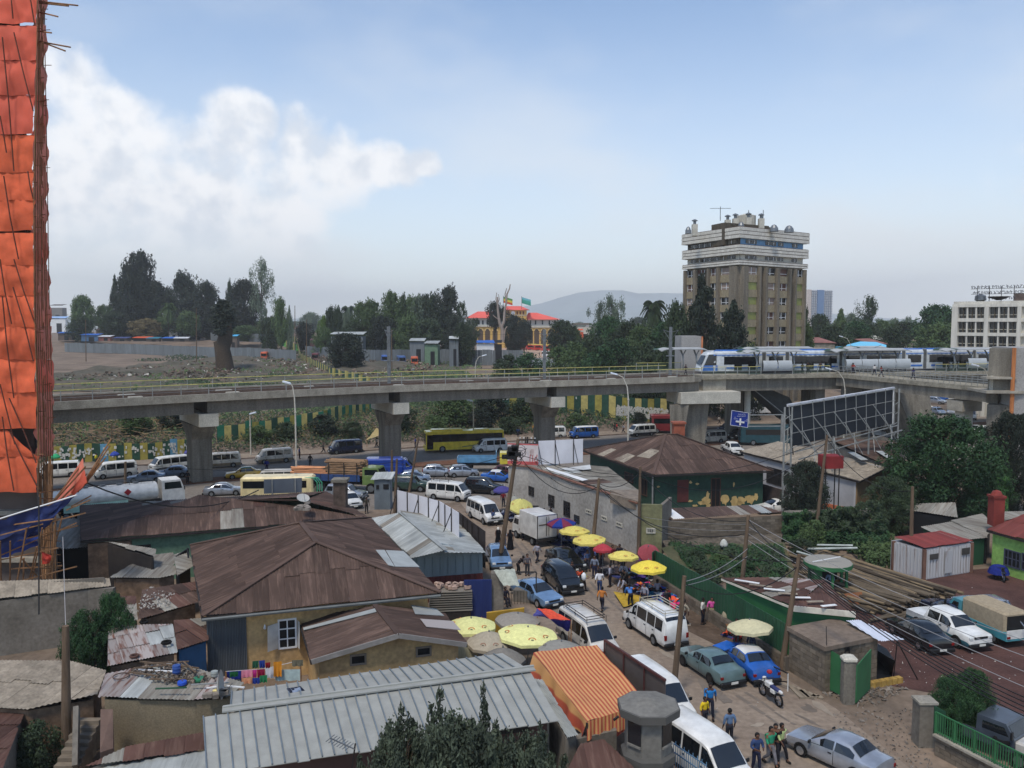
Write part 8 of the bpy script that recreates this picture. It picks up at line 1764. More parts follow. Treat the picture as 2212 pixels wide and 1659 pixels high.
P('roof',Ml_((p.x,p.y,0),[(1.55,2.3),(1.6,2.42),(1.5,2.5),(.1,2.56)],18),tO,bt_);P('roof_rim',Ml_((p.x,p.y,0),[(1.5,2.12),(1.62,2.14),(1.62,2.4),(1.5,2.4)],18),cgrn,bt_)
for a_ in range(6):P('post',Mb_(V((p.x+1.25*cos_(a_*1.05+.4),p.y+1.25*sin_(a_*1.05+.4),0)),V((p.x+1.25*cos_(a_*1.05+.4),p.y+1.25*sin_(a_*1.05+.4),2.2)),.16),cgrn,bt_)
P('floor',Ml_((p.x,p.y,0),[(1.4,0),(1.4,.2)],14),cC,bt_);P('back_wall',Mx_((p.x+.1,p.y+1.0,1.1),(1.9,.08,2.1)),bK,bt_);P('side_panel',Mx_((p.x-.95,p.y-.5,1.1),(.5,.7,2.1)),cgrn,bt_)
P('antenna',Mb_(W('4',1600,1185,2.6),W('4',1850,1140,2.9),.05),wP,bt_)
person('guard in a pale blue shirt sitting inside the green booth',V((p.x+.1,p.y-.2,.2)),-100,'stand',(130,150,180),(40,42,50),hgt=1.65)
ylw=[mat('peeled log',(128,112,88),.9,.3,.8,rnd=.15,spec=.1),mat('grey log',(100,90,76),.9,.3,.8,rnd=.15,spec=.1),mat('dark log',(70,62,52),.9,.3,.8,rnd=.1,spec=.1)]
lg='eucalyptus poles stacked beside the booth'
for i in range(132):
 t=(i+.5)/132;lay=i%3
 s0,s1=W('4',1500,1060,.3),W('A',60,200,.2);e0,e1=W('A',1160,190,.2),W('A',600,345,.15)
 a=s0.lerp(s1,t)+V((U_(-1.6,.8),U_(-.2,.2),0));b=e0.lerp(e1,t)+V((U_(-1.6,.5),U_(-.3,.3),0));r_=U_(.08,.15);zz=.18+lay*.24
 solo('log',Mt_([fz(a,zz+U_(0,.15)),fz(a.lerp(b,.5),zz+U_(-.02,.1)),fz(b,zz+U_(-.05,.05))],[r_,r_*.92,r_*.8],7),ylw[R.choice([0,0,1,1,2])],'long peeled eucalyptus pole in the stack beside the green booth','log',lg,smooth=50)
for i,(a,b)in enumerate((((1120,250),(560,420)),((1180,270),(430,400)),((1150,280),(700,340)),((700,320),(440,400)))):solo('log',Mt_([W('A',*a,.2),W('A',*b,.2)],.1,7),ylw[1],['loose pole lying in front of the stack, nearest the white pickup','loose pole crossing behind the dark sedan','short loose pole at the right foot of the stack','short loose pole at the left foot of the stack'][i],'log',smooth=50)
for i,(a,b)in enumerate((((1550,1070),(2000,1062)),((1640,1035),(1960,1040)),((1460,1095),(1680,1160)))):solo('pipe',Mt_([W('4',*a,1.2),W('4',*b,1.2)],.09,8),mat('pale pipe',(170,176,168),.6),['pale pipe lying along the top of the log stack','second pale pipe behind the log stack','short pale pipe at the left end of the log stack'][i],'pipe',smooth=50)
for i,(x,y,s,c)in enumerate(((200,130,.9,(148,104,62)),(290,250,1.0,(140,92,60)))):
 q=W('A',x,y,.3);solo('plywood_board',Mp_([V((q.x-s*.6,q.y,.9)),V((q.x+s*.6,q.y+.1,1.0)),V((q.x+s*.7,q.y-.2,.05)),V((q.x-s*.5,q.y-.3,.05))],(0,.05,0)),mat('plywood %d'%i,c,.85,.2,1),['brown plywood board leaning by the booth post','lower plywood sheet with a blue cloth on it'][i],'board')
ct=thing('shipping_container','rust streaked white container shed with a red tin roof','container',V((31,61.5,0)))
K0,K1,K3=V((30.3,60.3,0)),V((34.8,62.2,0)),V((29.1,62.6,0));K2=K3+(K1-K0);KC=(K0+K1+K2+K3)/4
cw=mat('rust streaked white',(176,176,176),.7,.2,.9,streak=1,col2=(132,110,98),thr=(.55,.68))
for a,b in((K0,K1),(K1,K2),(K2,K3),(K3,K0)):
 wallseg(ct,a,b,2.3,cw);d=(b-a).normalized();n=V((d.y,-d.x,0));n=n if n.dot(a+b-2*KC)>0 else-n;k=int((b-a).length/.28)
 for i in range(k):q=a.lerp(b,(i+.5)/k)+n*.03;P('corrugation',Mb_(q+V((0,0,.08)),q+V((0,0,2.2)),.12,.06),cw,ct)
for q in(K0,K1,K3):P('corner_post',Mx_((q.x,q.y,1.15),(.24,.24,2.32)),mat('rusty post',(110,80,66),.8),ct)
sheets(ct,[K0+(K0-KC)*.05+V((0,0,2.4)),K1+(K1-KC)*.05+V((0,0,2.4)),K2+V((0,0,2.62)),K3+V((0,0,2.62))],mat('red tin',(130,58,52),.65,.2,1,streak=2,rnd=.1),w=.8,l=2.4)
for t0,t1,z0,z1 in((.1,.28,1.5,1.9),(.78,.95,1.5,2.0)):d=K1-K0;P('shutter',Mp_([K0+d*t0+V((0,-.14,z1)),K0+d*t1+V((0,-.14,z1)),K0+d*t1+V((0,-.14,z0)),K0+d*t0+V((0,-.14,z0))],(0,.04,0)),mat('dark vent',(70,66,62),.8),ct)
P('door',Mp_([K0+(K1-K0)*.42+V((0,-.15,2.0)),K0+(K1-K0)*.58+V((0,-.15,2.0)),K0+(K1-K0)*.58+V((0,-.15,.3)),K0+(K1-K0)*.42+V((0,-.15,.3))],(0,.04,0)),cw,ct)
lime=mat('lime green wall',(136,176,92),.85,.12,.4,fine=4);E=[W('9',1600,1145,3.1),W('9',2330,1345,3.1),W('9',2330,1345,3.1)+V((7,1.5,0)),W('9',1600,1145,3.1)+V((7.2,1.5,0))]
hK=house('lime green house with a red tin roof and barred dark windows at the right edge',E,[(E[0]+E[3])/2+V((0,-.6,1.5)),(E[1]+E[2])/2+V((0,0,1.5))],[(0,1,5,4),(3,0,4),(2,3,4,5)],lime,mat('oxide red tin',(116,58,50),.7,.2,1,streak=2,rnd=.1),ins=.3)
f=FP[hK.name];oPn(hK,f[0],f[1],'9',1768,1320,1918,1530,cols=4,rows=2,frame=mat('slate frame',(66,70,84),.7),pane=bK);oPn(hK,f[0],f[1],'9',1935,1360,2060,1570,cols=4,rows=2,frame=mat('slate frame',(66,70,84)),pane=bK)
q=W('9',1700,1070,3.4);P('chimney',Mx_((q.x+.2,q.y+.6,4.1),(.85,.85,2.2)),mat('red brick',(126,52,44),.85),hK);P('chimney_cap',Mx_((q.x+.2,q.y+.6,5.3),(1.0,1.0,.18)),mat('red brick',(126,52,44)),hK);P('chimney_cap',Ml_((q.x+.2,q.y+.6,5.4),[(.45,0),(.3,.3),(.05,.4)],8),mat('red brick',(126,52,44)),hK)
sHy('flat grey tin roof left of the lime house','9',[(1260,1262),(1612,1222),(1270,1070),(960,1115)],[2.1,2.15,2.5,2.5],tO,cgrn_d,w=.9,l=3,waves=4)
sHy('second grey tin roof behind the first one','9',[(1600,1215),(1660,1090),(1550,985),(1250,1060)],[2.2,2.4,2.7,2.6],tO,bK,w=.9,l=3)
sHy('pale old sheet roof right of the red chimney','9',[(1760,1060),(2100,1000),(2100,955),(1760,980)],[3.3,3.3,3.5,3.5],tO,gW,w=.9,l=3)
sHy('dark open fronted workshop under the large tree','9',[(820,960),(1320,1030),(1300,900),(830,880)],[2.4,2.4,2.9,2.9],tO,bK,w=1,l=3)
solo('green_wall',Mp_([W('9',1700,650,4.2),W('9',1815,640,4.2),W('9',1815,640,4.2)+V((0,.3,0)),W('9',1700,650,4.2)+V((0,.3,0))],4.2),mat('leaf green wall',(86,132,62),.8),'narrow leaf green wall glimpsed between the trees','wall')
# VEHICLES
pw=paint('cream white',(222,222,216),.28,.08);pw2=paint('dirty white',(196,192,182),.35,.22);sil=paint('silver',(166,172,180),.25,.08,.5);sil2=paint('blue silver',(140,156,176),.25,.08,.4);lblue=paint('light metallic blue',(124,156,190),.22,.08,.4);blk_=paint('black',(22,26,30),.18,.15);navy=paint('navy',(28,36,60),.25,.15);teal=paint('grey teal',(104,128,128),.3,.1,.2);tblue2=paint('taxi blue',(34,90,170),.25,.08);grng=paint('taxi green',(44,104,84),.25,.1);ylt=paint('taxi yellow',(186,150,50),.3,.12);dgr=paint('dark green',(44,66,56),.3,.12);pgrey=paint('charcoal lower',(84,88,92),.35,.1);tanl=paint('mud brown lower',(150,132,106),.6,.25);cream=paint('cream',(226,208,156),.35,.1)
Vc=vHc
Vc('silver sedan driving up the street at the bottom right','sedan',('8',1325,1560),('8',1800,1785),sil,side=1,rim=cH)
Vc('white minibus at the bottom centre beside the guard post','longvan',('8',735,1500),('8',160,1120),pw,z=1.95)
Vc('white minibus behind the brown framed hoarding','longvan',('8',190,930),('7',1850,660),pw,z=1.95)
Vc('grey teal old saloon parked beside the blue taxi','sedan',('8',250,738),('8',508,915),teal,side=1,rim=dS)
Vc('blue and white old taxi with its bonnet open','sedan',('8',600,690),('8',830,893),tblue2,side=1,roofc=pw)
hd=thing('open_bonnet','raised blue bonnet of the blue and white taxi','car bonnet',W('8',640,560,1.1));P('bonnet',Mp_([W('8',515,555,1.0),W('8',640,510,1.25),W('8',755,545,1.15),W('8',625,600,.95)],.05),tblue2,hd)
Vc('white minibus with a pale roof rack facing up the street','longvan',('7',1770,385),('7',2078,595),pw,side=1,rack=(.6,-2.0,mat('cream rack',(176,170,150),.6)))
Vc('white minibus with a black roof rack coming down the street','longvan',('7',1560,390),('7',1275,195),pw2,z=1.95,low=paint('grey lower',(120,122,124),.35),rack=(1.0,-1.6,dS))
Vc('light blue saloon parked by the gate frame','sedan',('3',990,1612),('3',758,1495),lblue,side=1,rim=cH)
Vc('black small van behind the light blue saloon','minivan',('3',1190,1500),('3',1005,1345),blk_,side=1)
Vc('black saloon nose towards the market stalls','sedan',('3',1225,1290),('3',1050,1180),blk_,side=1)
Vc('pale blue estate car next to the leaning pole','hatch',('3',640,1262),('3',590,1170),lblue)
Vc('white cargo van with dark bumper by the market umbrellas','longvan',('3',505,862),('3',338,778),pw,side=1)
Vc('white minibus with a loaded roof rack crossing behind the hoarding','minibus',('3',250,648),('3',20,625),pw,side=1,rack=(.2,-1.6,dS))
Vc('black four wheel drive behind the white minibus','suv',('3',585,588),('3',340,573),blk_,side=1)
Vc('silver hatchback at the left of the traffic queue','hatch',('2',1995,425),('2',1815,427),sil,side=1,rim=cH)
Vc('silver hatchback in the middle of the traffic queue','hatch',('3',385,425),('3',215,430),sil,side=1)
Vc('silver hatchback beside the leaning pole in the queue','hatch',('2',1800,480),('2',1610,485),sil2,side=1)
Vc('dark green estate partly behind the leaning poles','suv',('2',1745,560),('2',1560,555),dgr,side=1)
Vc('blue and white taxi in the queue behind the black four wheel drive','sedan',('3',690,478),('3',520,470),tblue2,side=1,roofc=pw)
Vc('dark red saloon beside the blue tipper truck','hatch',('3',770,435),('3',610,425),paint('maroon',(74,32,38),.3),side=1)
Vc('silver four wheel drive beside the rear of the log truck','suv',('2',1165,652),('2',950,640),sil,side=1,rim=cH)
Vc('yellow and green taxi on the near carriageway','sedan',('2',45,448),('2',290,435),ylt,side=1,roofc=grng)
Vc('white saloon between the taxi and the tanker cab','sedan',('1',2130,590),('1',1890,600),sil,side=1)
Vc('silver saloon behind the tanker cab','sedan',('1',1440,430),('1',1660,425),sil2,side=1)
Vc('grey blue car roof showing above the tanker','sedan',('1',1200,480),('1',1420,470),sil2,side=1)
Vc('white and grey minibus left of the first pier','minibus',('1',1437,390),('1',1655,362),pw,side=1,low=pgrey)
Vc('plain white minibus on the near left of the road','minibus',('1',925,445),('1',1180,420),pw,side=1)
Vc('white minibus with a round red sticker at the far left','minibus',('1',420,440),('1',640,425),pw,side=1)
Vc('mud splashed white minibus right of the first pier','minibus',('1',1890,350),('1',2112,335),pw2,side=1,low=tanl,rack=(.4,-1.6,dS))
Vc('white minibus with muddy sides and a roof load','minibus',('2',355,308),('2',555,292),pw2,side=1,low=tanl,rack=(.2,-1.7,gV))
Vc('dark navy minibus by the beige roadside tent','minibus',('2',985,222),('2',1205,205),navy,side=1)
Vc('white panel van in front of the yellow bus','longvan',('b',1800,1600),('b',1990,1590),pw,side=1)
Vc('white minibus half hidden by the third pier','minibus',('c',380,1492),('c',560,1485),pw,side=1)
Vc('blue minibus with a white top on the far carriageway','minibus',('c',650,1490),('c',800,1483),tblue2,side=1,roofc=pw)
Vc('white over black minibus right of the street lamp','minibus',('c',1110,1475),('c',1250,1465),pw,side=1,low=paint('black lower',(40,42,44),.35),rack=(.3,-1.6,dS))
Vc('beige long minibus beyond the green house','longvan',('c',1645,1528),('c',1782,1520),paint('beige grey',(176,170,156),.35),side=1)
Vc('police style blue and white pickup behind the green house roof','pickup',('c',1900,1640),('c',1740,1570),pw,side=1,low=navy)
Vc('dark four wheel drive left of the blue road sign post','suv',('c',1880,1510),('c',1990,1480),blk_,side=1)
Vc('dark blue saloon under the road sign','sedan',('c',1800,1440),('c',1900,1420),navy,side=1)
Vc('white saloon seen over the block lean-to','sedan',('4',1180,745),('4',1370,735),pw,z=0)
Vc('white van roof right of the billboard','longvan',('9',780,330),('9',600,250),pw,z=0)
for i,(k,x,y,x2,y2,ty,c,lb)in enumerate([('d',1590,1225,1450,1215,'pickup',sil,'silver pickup at the top of the car park under the footbridge'),('d',1470,1262,1400,1252,'sedan',pw,'white saloon at the left of the car park'),('d',1600,1310,1495,1290,'hatch',sil2,'blue grey hatchback in the car park'),('d',1660,1335,1640,1270,'hatch',sil,'silver hatchback turned sideways in the car park'),('d',1440,1380,1540,1350,'sedan',sil,'silver saloon nearest the dark tree in the car park'),('d',1620,1200,1530,1195,'suv',tblue2,'blue car at the back of the car park'),('d',1800,1380,1810,1300,'longvan',pw,'white van behind the round footbridge pier'),('d',1800,1450,1870,1440,'sedan',pw,'white saloon low beside the lift tower'),('d',1880,1490,1930,1460,'suv',pw,'white four wheel drive partly hidden by the tree'),('d',1500,1420,1600,1410,'sedan',teal,'teal car behind the tree top'),('d',1100,1480,1200,1470,'longvan',pw,'white van behind the billboard foot'),('d',1330,1440,1240,1450,'hatch',blk_,'dark car behind the billboard right post')]):
 Vc(lb,ty,(k,x,y),(k,x2,y2),c,minor=True)
Vc('black saloon parked tail out in the gravel yard','sedan',('A',612,505),('A',885,675),blk_,side=1,rim=cH)
Vc('white pickup with teal markings in the gravel yard','pickup',('A',1345,660),('A',860,430),pw,side=None,low=paint('teal stripe',(60,128,140),.3),rim=sT)
Vc('dark blue car behind the white pickup','sedan',('A',1000,330),('A',1280,470),navy)
Vc('silver double cab pickup carrying ladders in the gravel yard','pickup',('A',1230,320),('A',1700,540),sil,rim=cH)
ld=thing('ladder','pair of aluminium ladders on the silver pickup','ladder',W('A',1600,300,1.9))
for a,b in(((1565,235),(1700,430)),((1595,232),(1740,425)),((1620,290),(1760,470))):P('rail',Mb_(W('A',*a,2.0),W('A',*b,1.3),.06),cH,ld)
for i in range(9):P('rung',Mb_(W('A',1565,235,2.0).lerp(W('A',1700,430,1.3),i/9),W('A',1595,232,2.0).lerp(W('A',1740,425,1.3),i/9),.035),cH,ld)
t=place('teal pickup truck with a beige canvas cover in the gravel yard','canvas_truck','truck',('A',1260,440),('A',1590,590));tq=paint('teal',(70,140,150),.35)
P('chassis',Mc_((-.1,0,.72),(4.6,1.75,.5),.05),tq,t);P('canvas_cover',Mc_((-.55,0,1.5),(3.3,1.7,1.15),.12),cloth((160,146,122),.15),t);P('tailgate',Mx_((-2.38,0,.85),(.06,1.7,.5)),pw,t);P('canvas_opening',Mx_((-2.22,0,1.45),(.04,1.4,.85)),bK,t);cab(t,1.1,2.3,.85,.55,1.75,tq,.5,.45);wheels(t,(1.5,-1.4),.87,.36)
for s in(1,-1):P('tail_light',Mx_((-2.42,s*.75,.7),(.06,.2,.12)),red_m,t)
t=place('old dark pickup with a rusty white bonnet edge behind the green railings','pickup_truck','pickup truck',('A',1620,1560),('A',1320,1440));op=paint('old slate',(66,74,84),.4,.25)
cab(t,-.3,1.3,.85,.6,1.75,op,.4,.5);P('bonnet',Mc_((1.75,0,.85),(1.0,1.6,.6),.08),pw2,t);P('bed_floor',Mx_((-1.4,0,.6),(2.2,1.7,.1)),op,t)
for s in(1,-1):P('bed_side',Mx_((-1.4,s*.82,.82),(2.2,.06,.5)),op,t)
P('tailgate',Mx_((-2.5,0,.82),(.06,1.7,.5)),op,t);wheels(t,(1.5,-1.5),.88,.38);torus('spare tyre lying in the bed of the old pickup','A',1560,1440,.9,.28,.1)
t=place('small truck with a white box body parked tail to the camera','box_truck','truck',('3',765,1030),('3',1000,1135),side=None);t.location=W('3',930,1020,0)+V((0,.9,0));
dd=W('3',790,830,2.5)-W('3',945,895,2.5);t.rotation_euler[2]=at2_(dd.y,dd.x);bxw=paint('box white',(206,204,196),.4,.14)
P('box_body',Mc_((-.8,0,1.75),(3.0,1.95,1.95),.03),bxw,t);P('chassis',Mx_((-.2,0,.62),(4.4,.9,.2)),dS,t);cab(t,.8,2.1,.88,.55,1.95,bxw,.3,.48);wheels(t,(1.45,-1.3),.92,.36)
for s in(1,-1):P('rear_door',Mx_((-2.33,s*.48,1.75),(.05,.9,1.75)),bxw,t);P('door_bar',Mb_((-2.37,s*.12,.95),(-2.37,s*.12,2.6),.035),dS,t);P('edge_trim',Mb_((-2.33,s*.97,.78),(-2.33,s*.97,2.72),.05),dS,t);P('hinge_strip',Mx_((-2.365,s*.5,1.95),(.02,.7,.09)),mat('decal brown',(96,84,66),.7),t)
P('rear_bumper',Mx_((-2.35,0,.62),(.12,1.9,.16)),dS,t);P('roof_trim',Mb_((-2.33,-.97,2.73),(-2.33,.97,2.73),.05),cH,t)
byl=paint('bus yellow',(226,200,60),.3,.1);bgl=mat('bus glass',(16,18,22),.1,.2,1)
t=place('yellow city bus with dark windows passing behind the second pier','city_bus','bus',('b',1400,1600),('b',1985,1578),side=1,hw=1.25)
P('body',Mc_((0,0,1.72),(11.6,2.5,2.7),.12),byl,t);P('roof_pod',Mc_((2.6,0,3.18),(4.6,1.7,.26),.08),byl,t);P('roof_hatch',Mc_((-2.6,0,3.12),(2.2,1.4,.14),.04),byl,t)
for s in(1,-1):P('window_band',Mx_((-.35,s*1.262,2.1),(10.4,.03,1.1)),bgl,t);P('front_door',Mx_((5.2,s*1.264,1.55),(.9,.03,2.1)),bgl,t);P('side_swoosh',Mb_((-5.2,s*1.262,1.35),(.5,s*1.262,.75),.12,.12),mat('grey swoosh',(126,124,88),.5),t);P('lower_grey',Mx_((-3.6,s*1.261,.72),(3.9,.02,.55)),mat('grey decal',(120,122,96),.5),t)
for s in(1,-1):
 for x in(-4.2,-2.9,-1.6,-.3,1.0,2.3,3.6):P('window_divider',Mx_((x,s*1.28,2.1),(.07,.02,1.08)),mat('divider',(40,42,44),.5),t)
P('windshield',Mx_((5.815,0,1.95),(.03,2.2,1.6)),bgl,t);P('front_bumper',Mc_((5.8,0,.55),(.2,2.45,.45),.05),byl,t);wheels(t,(3.4,-3.0),1.26,.5)
for x in(2.1,2.7,3.3,3.9):P('pod_slot',Mx_((x,-.86,3.2),(.4,.02,.1)),bK,t)
for x,w_ in((3.9,.5),(3.2,.3),(2.6,.5)):P('route_sign',Mx_((x,-1.285,2.45),(w_,.01,.12)),wP,t)
tipb=paint('tipper blue',(96,150,186),.4,.15)
t=place('light blue tipper truck with a yellow cab in the queue','tipper_truck','truck',('3',640,385),('3',330,385),side=1,hw=1.1)
P('chassis',Mx_((0,0,.95),(6.6,.9,.25)),dS,t);cab(t,2.0,3.5,1.05,.8,2.5,paint('cab yellow',(214,196,70),.35),.3,.5);P('bed_floor',Mx_((-.9,0,1.3),(4.9,2.1,.12)),tipb,t)
for s in(1,-1):
 P('bed_side',Mx_((-.9,s*1.05,1.62),(4.9,.08,.6)),tipb,t)
 for k in range(7):P('side_rib',Mx_((-3.1+k*.74,s*1.1,1.62),(.08,.05,.6)),tipb,t)
P('tailgate',Mx_((-3.35,0,1.62),(.08,2.1,.6)),tipb,t);P('headboard',Mx_((1.55,0,1.95),(.1,2.1,1.3)),tipb,t);P('bed_load',Mx_((-.9,0,1.45),(4.7,1.95,.2)),mat('dark load',(74,68,64),.9),t);wheels(t,(2.7,-1.9),1.12,.48)
t=place('heavy green cab truck with a blue bed stacked with logs','log_truck','truck',('2',1295,575),('2',880,560),side=1,hw=1.2);gcab=paint('olive green cab',(108,130,72),.45,.18);bbed=paint('worn blue bed',(42,72,122),.55,.22)
P('chassis',Mx_((-1.2,0,1.0),(9.6,1.0,.3)),dS,t);cab(t,1.9,4.0,1.15,.95,2.85,gcab,.35,.5);P('bed_floor',Mx_((-2.2,0,1.35),(7.6,2.4,.14)),bbed,t)
for s in(1,-1):
 for k in range(5):P('bed_side',Mx_((-5.2+k*1.52,s*1.2,1.7),(1.48,.08,.75)),bbed,t)
 for x in(-2.0,-.2,1.3):P('stake',Mb_((x,s*1.22,1.3),(x,s*1.22,3.4),.08),dS,t)
P('tailgate',Mx_((-6.0,0,1.7),(.08,2.4,.75)),bbed,t);wheels(t,(2.9,-3.0,-4.2),1.25,.6,w=.32)
pl_,dk_=mat('fresh cut timber',(206,146,104),.85,.25,1,rnd=.15),mat('barked timber',(140,112,84),.9,.3,1,rnd=.2)
for i in range(64):
 r_,c=divmod(i,8);y=-.98+c*.28+U_(-.05,.05);z=2.0+r_*.2
 P('log',Mt_([(-2.3+U_(-.5,.3),y,z+U_(-.04,.04)),(1.6+U_(-.25,.5),y+U_(-.05,.05),z+U_(-.04,.05))],U_(.09,.13),6),dk_,t)
for i in range(34):
 r_,c=divmod(i,8);y=-.98+c*.28;z=1.95+r_*.17;P('log',Mt_([(-6.6+U_(-.3,.5),y,z),(-2.3+U_(-.3,.3),y,z)],U_(.08,.12),6),pl_,t)
tk=paint('tanker white',(222,220,212),.25,.08)
t=place('long white fuel tanker with a pale green skirt and white cab','fuel_tanker','truck',('1',1600,720),('1',560,840),side=1,hw=1.2)
LT=11.0;m=M();n=18
for x in(-5.9,-5.75,-4,-1,3.3,3.45):
 e=.85 if x in(-5.9,3.45)else 1
 for k in range(n):a=2*pi_*k/n;m.v.append(V((x,1.24*cos_(a)*e,2.05+.92*sin_(a)*e)))
for j in range(5):
 for k in range(n):k2=(k+1)%n;m.f.append((j*n+k,j*n+k2,(j+1)*n+k2,(j+1)*n+k))
m.f+=[tuple(reversed(range(n))),tuple(5*n+k for k in range(n))];m.f=[tuple(reversed(f))for f in m.f];P('tank',m,tk,t,50)
P('side_skirt',Mx_((-2.2,-1.22,1.25),(5.6,.06,.7)),mat('pale mint skirt',(176,214,196),.5),t);P('chassis',Mx_((-1,0,.95),(10.5,1,.3)),dS,t);cab(t,3.75,5.9,1.2,.9,3.1,tk,.35,.5)
for x in(-4.5,-3,-1.5,0,1.5):P('hatch',Ml_((x,0,2.95),[(.28,0),(.28,.12),(.1,.16)],10),sT,t)
for s in(-.35,.35):P('walkway_rail',Mb_((-5.5,s,3.25),(3.0,s,3.25),.04),sT,t)
for k in range(9):P('rail_post',Mb_((-5.4+k*1.05,-.35,2.9),(-5.4+k*1.05,-.35,3.25),.035),sT,t)
dm=M();c=V((.6,-1.26,2.35));dm.prism([c+V((0,0,.34)),c+V((.34,0,0)),c-V((0,0,.34)),c-V((.34,0,0))],(0,.02,0));P('red_diamond',dm,mat('hazard red',(176,36,44),.5),t);wheels(t,(4.8,1.6,-3.6,-4.8),1.22,.5,w=.3)
t=place('cream minibus behind the blank signboard','city_bus','bus',('2',800,640),('2',130,650),side=1,hw=1.0);P('body',Mc_((0,0,1.5),(7.6,2.1,2.3),.2),cream,t)
for s in(1,-1):P('window_band',Mx_((-.2,s*1.06,1.85),(6.6,.03,.75)),bgl,t)
P('windshield',Mx_((3.81,0,1.8),(.03,1.8,.9)),bgl,t);wheels(t,(2.6,-2.3),1.07,.42)
sb_=thing('green_ladder_rack','green hooped rack at the front of the cream minibus','rack',G('2',830,640));p=G('2',830,640)
for i in range(3):P('hoop',Mt_([p+V((i*.25,0,0)),p+V((i*.25,0,2.0)),p+V((i*.25-.4,0,2.5)),p+V((i*.25-1.3,0,2.5))],.06,6),mat('sea green tube',(70,160,124),.4),sb_)
Vc('white van roof left of the log truck','minibus',('2',350,520),('2',540,515),pw2,side=1)
t=place('big blue panel van behind the log truck cab','panel_van','van',('2',1610,440),('2',1330,445),side=1,hw=1.0);bv=paint('van blue',(34,66,150),.3,.12);P('body',Mc_((-.5,0,1.45),(4.6,1.95,2.1),.18),bv,t);cab(t,1.8,3.0,.95,.45,2.3,bv,.9,.5);wheels(t,(2.1,-1.9),.98,.38);P('rib_line',Mx_((-.5,-.99,1.5),(4.4,.03,.06)),mat('light blue line',(70,110,190),.4),t)
Vc('white car bonnet at the corner of the brown roof','hatch',('2',1180,720),('2',1060,650),pw)
bigvan('teal and dark city bus right of the road sign','city_bus','bus',1672,930,128,10.5,3.1,2.5,paint('dark teal bus',(30,70,78),.35),176)
t=bigvan('red tractor cab parked behind the big pier','red_lorry','truck',1437,932,142,5.0,3.2,2.4,paint('lorry red',(130,44,48),.4),180)
bigvan('yellow roofed white bus beyond the road sign','city_bus','bus',1640,895,168,8,3,2.4,pw,20,ylr)
def moto(label,wf_,wr,body,seat,z=0,cover=None):
 f,r=W(*wf_,z),W(*wr,z);dd=f-r;ang=at2_(dd.y,dd.x);t=thing('motorcycle',label,'motorcycle',(f+r)/2,ang,world=False)
 for x in(.68,-.66):
  m=M();n=18
  for i in range(n):
   a=2*pi_*i/n
   for j in range(6):b=2*pi_*j/6;m.v.append(V((x+(.29+.05*cos_(b))*cos_(a),.05*sin_(b),.34+(.29+.05*cos_(b))*sin_(a))))
  for i in range(n):
   for j in range(6):m.f.append((i*6+j,((i+1)%n)*6+j,((i+1)%n)*6+(j+1)%6,i*6+(j+1)%6))
  w_=P('wheel',m,rB,t,60)
  for i in range(8):a=pi_*i/4;P('spoke',Mb_((x,0,.34),(x+.25*cos_(a),0,.34+.25*sin_(a)),.015),cH,w_)
 P('fork',Mb_((.68,.07,.34),(.42,.07,1.0),.04),cH,t);P('fork',Mb_((.68,-.07,.34),(.42,-.07,1.0),.04),cH,t)
 P('front_mudguard',M().add([(1.0,-.07,.72),(1.0,.07,.72),(.62,.08,.84),(.62,-.08,.84),(.35,.06,.78),(.35,-.06,.78)],[(0,1,2,3),(3,2,4,5)]),body,t)
 P('tank',Mc_((.15,0,.86),(.5,.26,.26),.07),body,t);P('seat',Mc_((-.35,0,.84),(.75,.22,.12),.05),seat,t);P('engine',Mc_((.05,0,.48),(.42,.28,.36),.05),dS,t);P('tail',Mc_((-.75,0,.82),(.35,.14,.1),.03),body,t)
 P('handlebar',Mt_([(.3,-.38,1.05),(.42,-.15,1.02),(.42,.15,1.02),(.3,.38,1.05)],.018,6),bK,t);P('headlamp',Mc_((.56,0,.95),(.14,.2,.24),.04),body,t);P('exhaust',Mt_([(.1,-.14,.35),(-.3,-.16,.42),(-.8,-.17,.62)],.04,6),sT,t);P('swing_arm',Mb_((-.05,.08,.4),(-.66,.08,.34),.05),dS,t);P('side_panel',Mc_((-.25,0,.66),(.35,.26,.2),.04),body,t)
 if cover:P('cover',Ml_((-.1,0,0),[(.75,.45),(.62,.8),(.45,1.0),(.1,1.1)],9),cover,t)
 return t
moto('white and blue trail motorcycle parked at the street edge',('8',955,1000),('8',1120,1118),pw,mat('blue seat',(44,52,96),.6))
torus('red helmet hanging on the parked motorcycle','8',1027,808,1.1,.06,.09,mat('helmet red',(176,40,44),.3),'red_helmet','helmet')
moto('motorcycle under a blue cover beside the lime house',('9',1760,1650),('9',1670,1590),bK,bK,cover=cloth((36,48,120)))
moto('motorcycle between the goods and the green fence',('3',2130,1310),('3',2050,1270),bK,bK)
rk_=thing('road_barrier','black and white striped pipe barrier behind the motorcycle','barrier',G('8',1180,960));a,b=G('8',1190,970),G('8',1060,905)
for q in(a,b):P('post',Mb_(q,q+V((0,0,.95)),.05),pw,rk_)
P('bar',Mb_(a+V((0,0,.95)),b+V((0,0,.95)),.05),bK,rk_);P('bar',Mb_(a+V((0,0,.5)),b+V((0,0,.2)),.05),bK,rk_)
stp2=thing('entrance_slabs','row of worn concrete slabs laid up to the block hut','steps',G('8',1350,990))
for i in range(6):a,b=G('8',1215+i*50,925+i*22),G('8',1330+i*34,1040-i*2);P('slab',Mb_(a+V((0,0,.05)),b+V((0,0,.05)),.33,.1),mat('worn slab',(142,130,112),.92,.2,1),stp2)
